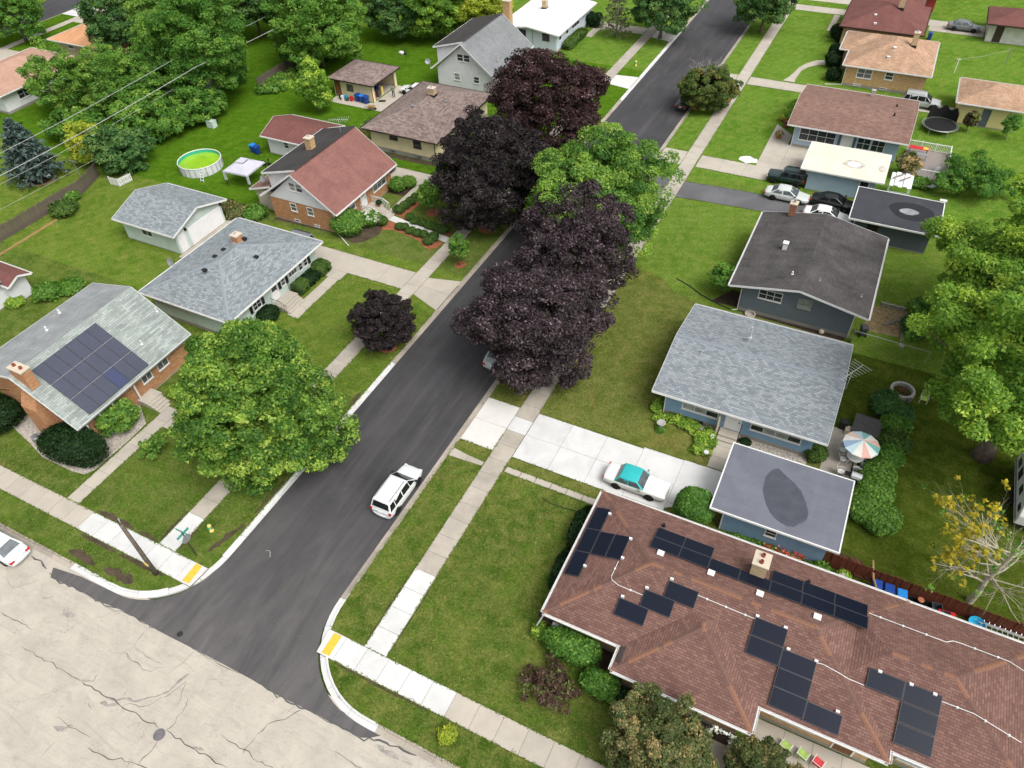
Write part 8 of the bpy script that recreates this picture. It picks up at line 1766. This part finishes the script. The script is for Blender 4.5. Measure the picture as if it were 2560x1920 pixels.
for k in range(q):
    a = .55 + 2.0 * k / q; b = .55 + 2.0 * (k + 1) / q; zt = lambda t: 2.2 + .25 * math.sin(9 * t)
    for j in range(4): m.bar((2.05 * math.cos(a), 2.05 * math.sin(a), .8 + (zt(a) - .8) * (j + 1) / 4), (2.05 * math.cos(b), 2.05 * math.sin(b), .8 + (zt(b) - .8) * (j + 1) / 4), .02)
    m.face([(2.05 * math.cos(a), 2.05 * math.sin(a), .8), (2.05 * math.cos(b), 2.05 * math.sin(b), .8), (2.05 * math.cos(b) * .96, 2.05 * math.sin(b) * .96, zt(b)), (2.05 * math.cos(a) * .96, 2.05 * math.sin(a) * .96, zt(a))])
m.build('safety_net', M['net'], o)
# greenhouse-like white shelter, glass table, deck things, stepping stones
o = thing('white_shelter', 'white ribbed plastic shelter roof behind the cream-roofed garage', 'shelter', (4.75, 83.8, 0)); 
for k in range(5): m = MB(); m.box(-1.1 + k * .45, -.68 + k * .45, -1.3, 1.3, 1.95, 2.0); m.v = [(x, y, z + (.12 if k % 2 else 0) + y * .1) for x, y, z in m.v]; m.build('roof_panel', M['polycarb'], o)
for x in (-1.05, 1.05):
    for y in (-1.2, 1.2): m = MB(); m.box(x - .05, x + .05, y - .05, y + .05, 0, 1.9); m.build('post', M['trim'], o)
m = MB(); m.box(-1.05, 1.05, -1.24, -1.2, .1, 1.2); m.build('side_panel', M['s_mint'], o)
m = MB(); m.bar((-.9, -.2, 2.25), (.1, .9, 2.35), .12); m.bar((-.2, -.6, 2.25), (.8, .5, 2.35), .1); m.build('plank', M['wood_grey'], o)
o = thing('glass_table', 'round grey glass garden table beside the stepping stones', 'table', (7.75, 87.9 - 1.2, 0)); m = MB(); m.lathe([(.001, .68), (.75, .68), (.78, .71), (.001, .72)], (0, 0, 0), 22); m.build('table_top', M['metal'], o)
for k in range(3): a = k * 2.094; m = MB(); m.tube([(math.cos(a) * .4, math.sin(a) * .4, 0), (0, 0, .68)], .03, 5); m.build('leg', M['blackm'], o)
for i, xy in enumerate(((9.09, 94.95), (9.3, 93.99), (9.25, 93.01), (8.95, 92.03), (8.6, 91.17), (8.2, 90.14))):
    m = MB(); m.box(-.28, .28, -.22, .22, -.03, .04); one('stepping_stone', m, M['conc_drive'], '%s of the six stepping stones running from the deck, counted from the top' % ['topmost', 'second', 'third', 'fourth', 'fifth', 'lowest'][i], 'stepping stone', (xy[0] + .5, xy[1] - 1.8, 0), 'stepping stones by the deck', rot=.2 * i)
o = thing('picnic_table', 'red and yellow covered table on the white-railed deck', 'table', (5.9, 93.9, .5)); m = MB(); m.box(-1.1, 1.0, -.4, .4, .72, .76); m.build('red_cover', M['red_pl'], o); m = MB(); m.box(.4, .95, -.3, .3, .762, .79); m.build('yellow_cloth', M['ginkgo_c'] if 'ginkgo_c' in M else M['tactile'], o)
for x in (-1, .9):
    for y in (-.35, .35): m = MB(); m.box(x - .04, x + .04, y - .04, y + .04, 0, .72); m.build('leg', M['wood_grey'], o)
o = thing('deck_table', 'grey folding table in front of the red covered table', 'table', (6.1, 92.4, .5)); m = MB(); m.box(-.8, .8, -.35, .35, .7, .74); m.build('table_top', M['metal'], o)
for x in (-.7, .7): m = MB(); m.bar((x, -.3, 0), (x, .3, .7), .04); m.bar((x, .3, 0), (x, -.3, .7), .04); m.build('leg', M['blackm'], o)
m = MB(); m.lathe([(.3, 0), (.4, .3), (.38, .6), (.2, .75), (.001, .78)], (0, 0, 0), 16); one('deck_ottoman', m, M['trim'], 'rounded white lidded cooker on the deck corner', 'cooker', (8.3, 90.0, .5), smooth=True)
m = MB(); m.box(-.35, .35, -.22, .22, 0, .35); c_ = one('cooler', m, M['bin_blue'], 'blue cooler with white lid behind the flat black garage roof', 'cooler', (9.5, 84.2, .0), bevel=.03); m = MB(); m.box(-.36, .36, -.23, .23, .351, .43); m.build('lid', M['trim'], c_)
# clothes-line posts, utility box, bird feeder
for lb, xy, h, l_ in (('pale clothes-line post on the lawn behind the yellow brick house', (8.3, 121.3), 2.0, 'trim'), ('dark clothes-line post near the right edge', (14.6, 126.9), 2.2, 'wood_grey')):
    o = thing('clothes_post', lb, 'post', (*xy, 0), 0, 'clothes posts'); m = MB(); m.tube([(0, 0, 0), (0, 0, h)], .06, 8); m.build('post', M[l_], o); m = MB(); m.bar((-.3, 0, h - .05), (.3, 0, h - .05), .06); m.build('cross_arm', M[l_], o)
m = MB(); m.tube([(8.3, 121.3, 1.95), (11.4, 124.1, 1.8), (14.6, 126.9, 2.1)], .012, 4); o = one('clothes_line', m, M['wire'], 'thin line strung between the two clothes posts', 'line', (0, 0, 0))
o = thing('clothes_post', 'T-shaped grey clothes post near the blue spruce', 'post', (-86.3, 49.7, 0), 0, 'clothes posts'); m = MB(); m.tube([(0, 0, 0), (0, 0, 2.3)], .06, 8); m.build('post', M['metal'], o); m = MB(); m.bar((-.8, 0, 2.3), (.8, 0, 2.3), .07); m.build('cross_arm', M['metal'], o)
o = thing('utility_box', 'pale green metal utility box under the back-yard trees', 'utility box', (-80.6, 67.0, 0)); m = MB(); m.box(-.6, .6, -.4, .4, 0, .9); m.build('cabinet', M['s_mint'], o, bevel=.03); m = MB(); m.box(-.64, .64, -.44, .44, .9, .96); m.build('lid', M['s_mint'], o)
o = thing('bird_feeder', 'thin dark hook pole with small arms on the green lawn', 'bird feeder', (-67.7, 96.05, 0)); m = MB(); m.tube([(0, 0, 0), (0, 0, 2.3)], .025, 5); m.build('pole', M['blackm'], o); m = MB(); m.bar((-.35, 0, 2.1), (.35, 0, 2.1), .03); m.tube([(.35, 0, 2.1), (.35, 0, 1.7)], .07, 6); m.build('hanger', M['blackm'], o)
o = thing('garden_ornament', 'white and dark lump lying on the green lawn', 'ornament', (-69.9, 98.3, 0)); m = MB(); m.lathe([(.001, 0), (.45, .02), (.4, .3), (.2, .45), (.001, .5)], (0, 0, 0), 12, 1.3, .7); m.build('cover', M['trim'], o, smooth=True); m = MB(); m.lathe([(.001, 0), (.3, .02), (.25, .3), (.001, .35)], (.55, .1, 0), 10); m.build('dark_bag', M['blackm'], o, smooth=True)
# antennas
def antenna(label, xy, z, L, rot, mat='alu'):
    o = thing('tv_antenna', label, 'antenna', (*xy, z), R(rot), 'roof antennas'); m = MB(); m.tube([(0, 0, -.4), (0, 0, 1.5)], .025, 6); m.build('mast', M[mat], o); m = MB(); m.bar((-L / 2, 0, 1.45), (L / 2, 0, 1.45), .035); m.build('boom', M[mat], o)
    for k in range(10): x = -L / 2 + L * k / 9; w = .25 + .55 * k / 9; m = MB(); m.bar((x, -w, 1.47), (x, w, 1.47), .018); m.build('element', M[mat], o)
antenna('aluminium TV antenna at the gable end of the blue house', (4.2, 46.9), 3.6, 2.6, 62); antenna('aluminium TV antenna on the black dormer roof of the brick cape', (-54.5, 62.6), 6.2, 2.2, 25)
# log pile and timbers by the chip patch
o = thing('log_row', 'row of short upright logs at the edge of the wood-chip patch', 'logs', (6.6, 63.2, 0)); m = MB(); m.lathe([(.14, 0), (.13, .38), (.001, .39)], (0, 0, 0), 9); me = m.mesh('log', M['bark_grey'])
for k in range(9): link(me, 'log', o, (-.8 + k * .24, .05 * math.sin(k * 2), 0))
o = thing('log_pile', 'loose split logs on the wood-chip patch', 'logs', (6.9, 61.0, 0)); m = MB(); m.box(-.22, .22, -.08, .08, 0, .15); me = m.mesh('log', M['wood_grey'])
for k in range(9): link(me, 'log', o, (-.5 + k * .14, -.6 + k * .15, 0), (0, 0, k * 1.3))
m = MB(); m.box(-.06, .06, -2.2, 2.2, 0, .15); one('edging_timber', m, M['wood_grey'], 'timber edge along the wood-chip patch', 'timber', (7.95, 60.6, 0)); m = MB(); m.box(-4.9, 4.9, -.07, .07, 0, .14); one('edging_timber', m, M['wood_grey'], 'long timber edging of the bed below the slate grey house', 'timber', (-1.4, 56.4, 0)); m = MB(); m.box(-.08, .08, -4.2, 4.2, 0, .15); one('edging_timber', m, M['wood_new'], 'pale timber lying along the left wooden fence', 'timber', (-81.0, 37.5, 0))
m = MB(); m.tube([(0, 0, .03), (1.4, -.6, .05), (3.0, -1.6, .06), (4.6, -2.2, .05), (6.0, -2.6, .05)], .06, 5); one('lawn_edging', m, M['blackm'], 'wavy black plastic lawn edging between the two right front lawns', 'edging', (-12.9, 59.5, 0)); m = MB(); m.tube([(0, 0, .03), (.8, -.15, .03), (1.9, -.1, .03), (3.0, .05, .03), (4.0, .1, .03)], .03, 5); one('garden_hose', m, M['blackm'], 'black hose lying on the corner lawn by the brown-roofed ranch', 'hose', (-13.9, 29.6, 0)); m = MB(); m.tube([(0, 0, .1), (.2, -1.4, .1), (.5, -2.4, .3)], .07, 6); one('timber_prop', m, M['wood_new'], 'raw timber post leaning on the stained fence', 'timber', (8.6, 33.6, 1.0))
m = MB(); m.tube([(.25 * math.cos(a), .25 * math.sin(a), .03) for a in np.linspace(0, 6.2, 16)], .04, 5); one('hose_coil', m, M['tactile'], 'small yellow coiled hose beside the red chimney', 'hose', (-4.0, 74.6, .02))
m = MB(); m.lathe([(.001, 0), (.2, .05), (.26, .2), (.2, .36), (.001, .42)], (0, 0, 0), 14); one('stone_ball', m, M['capstone'], 'round pale stone in the bed of the slate grey house', 'stone', (1.4, 56.9, 0), smooth=True); m = MB(); m.lathe([(.001, 0), (.18, .05), (.23, .2), (.16, .34), (.001, .4)], (0, 0, 0), 14); one('stone_ball', m, M['stone'], 'grey ball on the metal rail fence', 'ornament', (7.9, 56.7, .9), smooth=True)
m = MB(); m.box(-.3, .3, -.2, .2, 0, .3); one('crate', m, M['stone'], 'grey planter box at the base of the blue garage wall', 'planter', (-.6, 31.9, 0), rot=.3, bevel=.02)
# clutter in and beside the open garage
rnd = random.Random(12); cols = [('red_pl', 'red'), ('blue_pl', 'turquoise'), ('trim', 'white'), ('bin_grey', 'grey'), ('blackm', 'black'), ('wood_brown', 'brown'), ('hyd_y', 'yellow'), ('bin_blue', 'blue')]
for i in range(8):
    mt, cn = cols[i % 8]; s = rnd.uniform(.22, .45); hgt = rnd.uniform(.4, 1.3); x, y = -64.6 - (i % 3) * .7, 82.6 + (i // 3) * 1.0; o = thing('storage_box', '%s box stacked in the open cream garage' % cn, 'box', (x, y, .05), rnd.uniform(-.4, .4), 'clutter in the open garage'); m = MB(); m.box(-s, s, -s * .8, s * .8, 0, hgt); m.build('carton', M[mt], o, bevel=.03); m = MB(); m.box(-s * 1.04, s * 1.04, -s * .84, s * .84, hgt, hgt + .05); m.build('lid', M[mt], o)
for i, (mt, cn, x) in enumerate((('blackm', 'black', -69.2), ('trim', 'white', -68.7), ('blue_pl', 'turquoise', -68.2), ('bin_grey', 'grey green', -67.9), ('red_pl', 'red', -67.3))): o = thing('yard_tub', '%s tub in the clutter along the cream garage wall' % cn, 'tub', (x, 81.0 - .2 * (i % 2), .03), 0, 'clutter along the garage wall'); m = MB(); m.lathe([(.2, 0), (.28, .5 + .1 * (i % 3)), (.25, .5), (.18, .06), (.001, .06)], (0, 0, 0), 12); m.build('tub', M[mt], o); m = MB(); m.tube([(.27, 0, .5), (.2, 0, .75), (-.2, 0, .75), (-.27, 0, .5)], .015, 5); m.build('tub_handle', M['metal'], o)
m = MB(); m.box(-.5, .5, -.3, .3, 0, .03); one('floor_mat', m, M['mat_d'], 'black mat on the slab before the open garage', 'mat', (-63.2, 82.6, .034), rot=.4)
o = thing('wheelbarrow', 'tan wheelbarrow on the slab near the porch rail', 'wheelbarrow', (-63.0, 79.6, .03), R(30)); m = MB(); m.add([(-.3, -.25, .3), (.35, -.2, .3), (.35, .2, .3), (-.3, .25, .3), (-.45, -.35, .6), (.55, -.3, .55), (.55, .3, .55), (-.45, .35, .6)], [(3, 2, 1, 0), (0, 1, 5, 4), (1, 2, 6, 5), (2, 3, 7, 6), (3, 0, 4, 7)]); m.build('tray', M['wood_new'], o); m = MB(); m.bar((-1.0, -.25, .55), (.5, -.12, .25), .04); m.bar((-1.0, .25, .55), (.5, .12, .25), .04); m.build('handle', M['wood_brown'], o); m = MB(); m.lathe([(.001, -.04), (.18, -.04), (.18, .04), (.001, .04)], (0, 0, 0), 12); m.xf(Matrix.Translation((.55, 0, .18)) @ Matrix.Rotation(R(90), 4, 'X')); m.build('wheel', M['tyre'], o)
o = thing('scooter', 'black scooter parked beside the grey canopy', 'scooter', (-66.4, 61.3, 0), R(20)); m = MB(); m.tube([(-.5, 0, .3), (-.1, 0, .3), (.3, 0, .35), (.45, 0, 1.0)], .1, 8); m.build('frame', M['blackm'], o, smooth=True); m = MB(); m.box(-.6, -.05, -.13, .13, .55, .7); m.build('seat', M['blackm'], o, bevel=.04); m = MB(); m.bar((.42, -.3, 1.0), (.42, .3, 1.0), .04); m.build('handlebar', M['blackm'], o)
for x in (-.5, .5): m = MB(); m.lathe([(.14, -.05), (.24, -.05), (.24, .05), (.14, .05)], (0, 0, 0), 14); m.xf(Matrix.Translation((x, 0, .24)) @ Matrix.Rotation(R(90), 4, 'X')); m.build('wheel', M['tyre'], o)
# person by the open garage: one skinned body, clothes by material, cap as a child
def person(label, xy, rot):
    J = {'pel': (0, 0, .95), 'ch': (0, .02, 1.2), 'sh': (0, .02, 1.42), 'nk': (0, .02, 1.52), 'hd': (0, .04, 1.66), 'top': (0, .03, 1.78), 'hl': (-.1, 0, .92), 'kl': (-.12, .03, .5), 'al': (-.12, 0, .09), 'tl': (-.13, .16, .04), 'hr': (.1, 0, .92), 'kr': (.13, .04, .5), 'ar': (.14, -.02, .09), 'trr': (.16, .14, .04),
         'sl': (-.2, .02, 1.4), 'el': (-.26, .02, 1.13), 'wl': (-.24, .16, .92), 'fl': (-.23, .22, .85), 'sr': (.2, .02, 1.4), 'er': (.27, .05, 1.14), 'wr': (.24, .27, 1.08), 'fr': (.22, .36, 1.07)}
    E = [('pel', 'ch'), ('ch', 'sh'), ('sh', 'nk'), ('nk', 'hd'), ('hd', 'top'), ('pel', 'hl'), ('hl', 'kl'), ('kl', 'al'), ('al', 'tl'), ('pel', 'hr'), ('hr', 'kr'), ('kr', 'ar'), ('ar', 'trr'), ('sh', 'sl'), ('sl', 'el'), ('el', 'wl'), ('wl', 'fl'), ('sh', 'sr'), ('sr', 'er'), ('er', 'wr'), ('wr', 'fr')]
    rad = {'pel': (.16, .12), 'ch': (.17, .12), 'sh': (.15, .1), 'nk': (.06, .06), 'hd': (.085, .1), 'top': (.06, .07), 'hl': (.1, .1), 'kl': (.065, .065), 'al': (.045, .045), 'tl': (.045, .035), 'hr': (.1, .1), 'kr': (.065, .065), 'ar': (.045, .045), 'trr': (.045, .035), 'sl': (.065, .065), 'el': (.047, .047), 'wl': (.035, .03), 'fl': (.04, .02), 'sr': (.065, .065), 'er': (.047, .047), 'wr': (.035, .03), 'fr': (.04, .02)}
    k = list(J); me = bpy.data.meshes.new('person'); me.from_pydata([J[i] for i in k], [(k.index(a), k.index(b)) for a, b in E], [])
    o = bpy.data.objects.new('person', me); C.objects.link(o); sk = o.modifiers.new('skin', 'SKIN'); sl = me.skin_vertices[0] if me.skin_vertices else None
    if sl is None:
        bm = bmesh.new(); bm.from_mesh(me); bm.verts.layers.skin.verify(); bm.to_mesh(me); bm.free(); sl = me.skin_vertices[0]
    for i, n_ in enumerate(k): sl.data[i].radius = rad[n_]
    sl.data[0].use_root = True; sb = o.modifiers.new('sub', 'SUBSURF'); sb.levels = sb.render_levels = 2
    n = NT('person_clothes'); tc = n.n('ShaderNodeTexCoord'); sx = n.n('ShaderNodeSeparateXYZ'); n.l(tc.outputs['Object'], sx.inputs[0]); mr = n.math('DIVIDE', sx.outputs['Z'], 2.0)
    n.color(n.ramp(mr, [(0, (.02, .018, .016)), (.045, (.018, .02, .026)), (.465, (.17, .20, .15)), (.755, (.50, .30, .21)), (.86, (.08, .06, .05))], 'CONSTANT')); me.materials.append(n.fin(.85)); o.location = (*xy, .03); o.rotation_euler = (0, 0, R(rot)); tag(o, label, 'person')
    m = MB(); m.lathe([(.11, 1.71), (.115, 1.76), (.08, 1.82), (.001, 1.84)], (0, .035, 0), 12); m.box(-.08, .08, .1, .22, 1.715, 1.73); m.build('cap', M['hat'], o, smooth=False); return o
person('person in grey-green shirt and dark trousers standing before the open garage', (-62.25, 84.2), 20)
# small things on the road and lawns
rng = np.random.default_rng(21); m = MB()
for k in range(70):
    x, y = rng.uniform(-31.5, -23.2), rng.uniform(12, 120); s = rng.uniform(.04, .1); m.face([(x, y, ZR + .016), (x + s, y + s * .3, ZR + .016), (x + s * .7, y + s, ZR + .022)])
tag(m.build('fallen_leaves', LM['ginkgo']), 'scattered pale leaves and scraps on the asphalt street', 'leaves', None, 'stuff')
m = MB(); m.tube([(0, 0, .02), (.25, .1, .04), (.42, -.05, .03), (.6, -.3, .02)], .02, 5); one('fallen_twig', m, M['twig'], 'curved twig lying on the asphalt near the corner', 'twig', (-29.9, 17.2, ZR + .008))
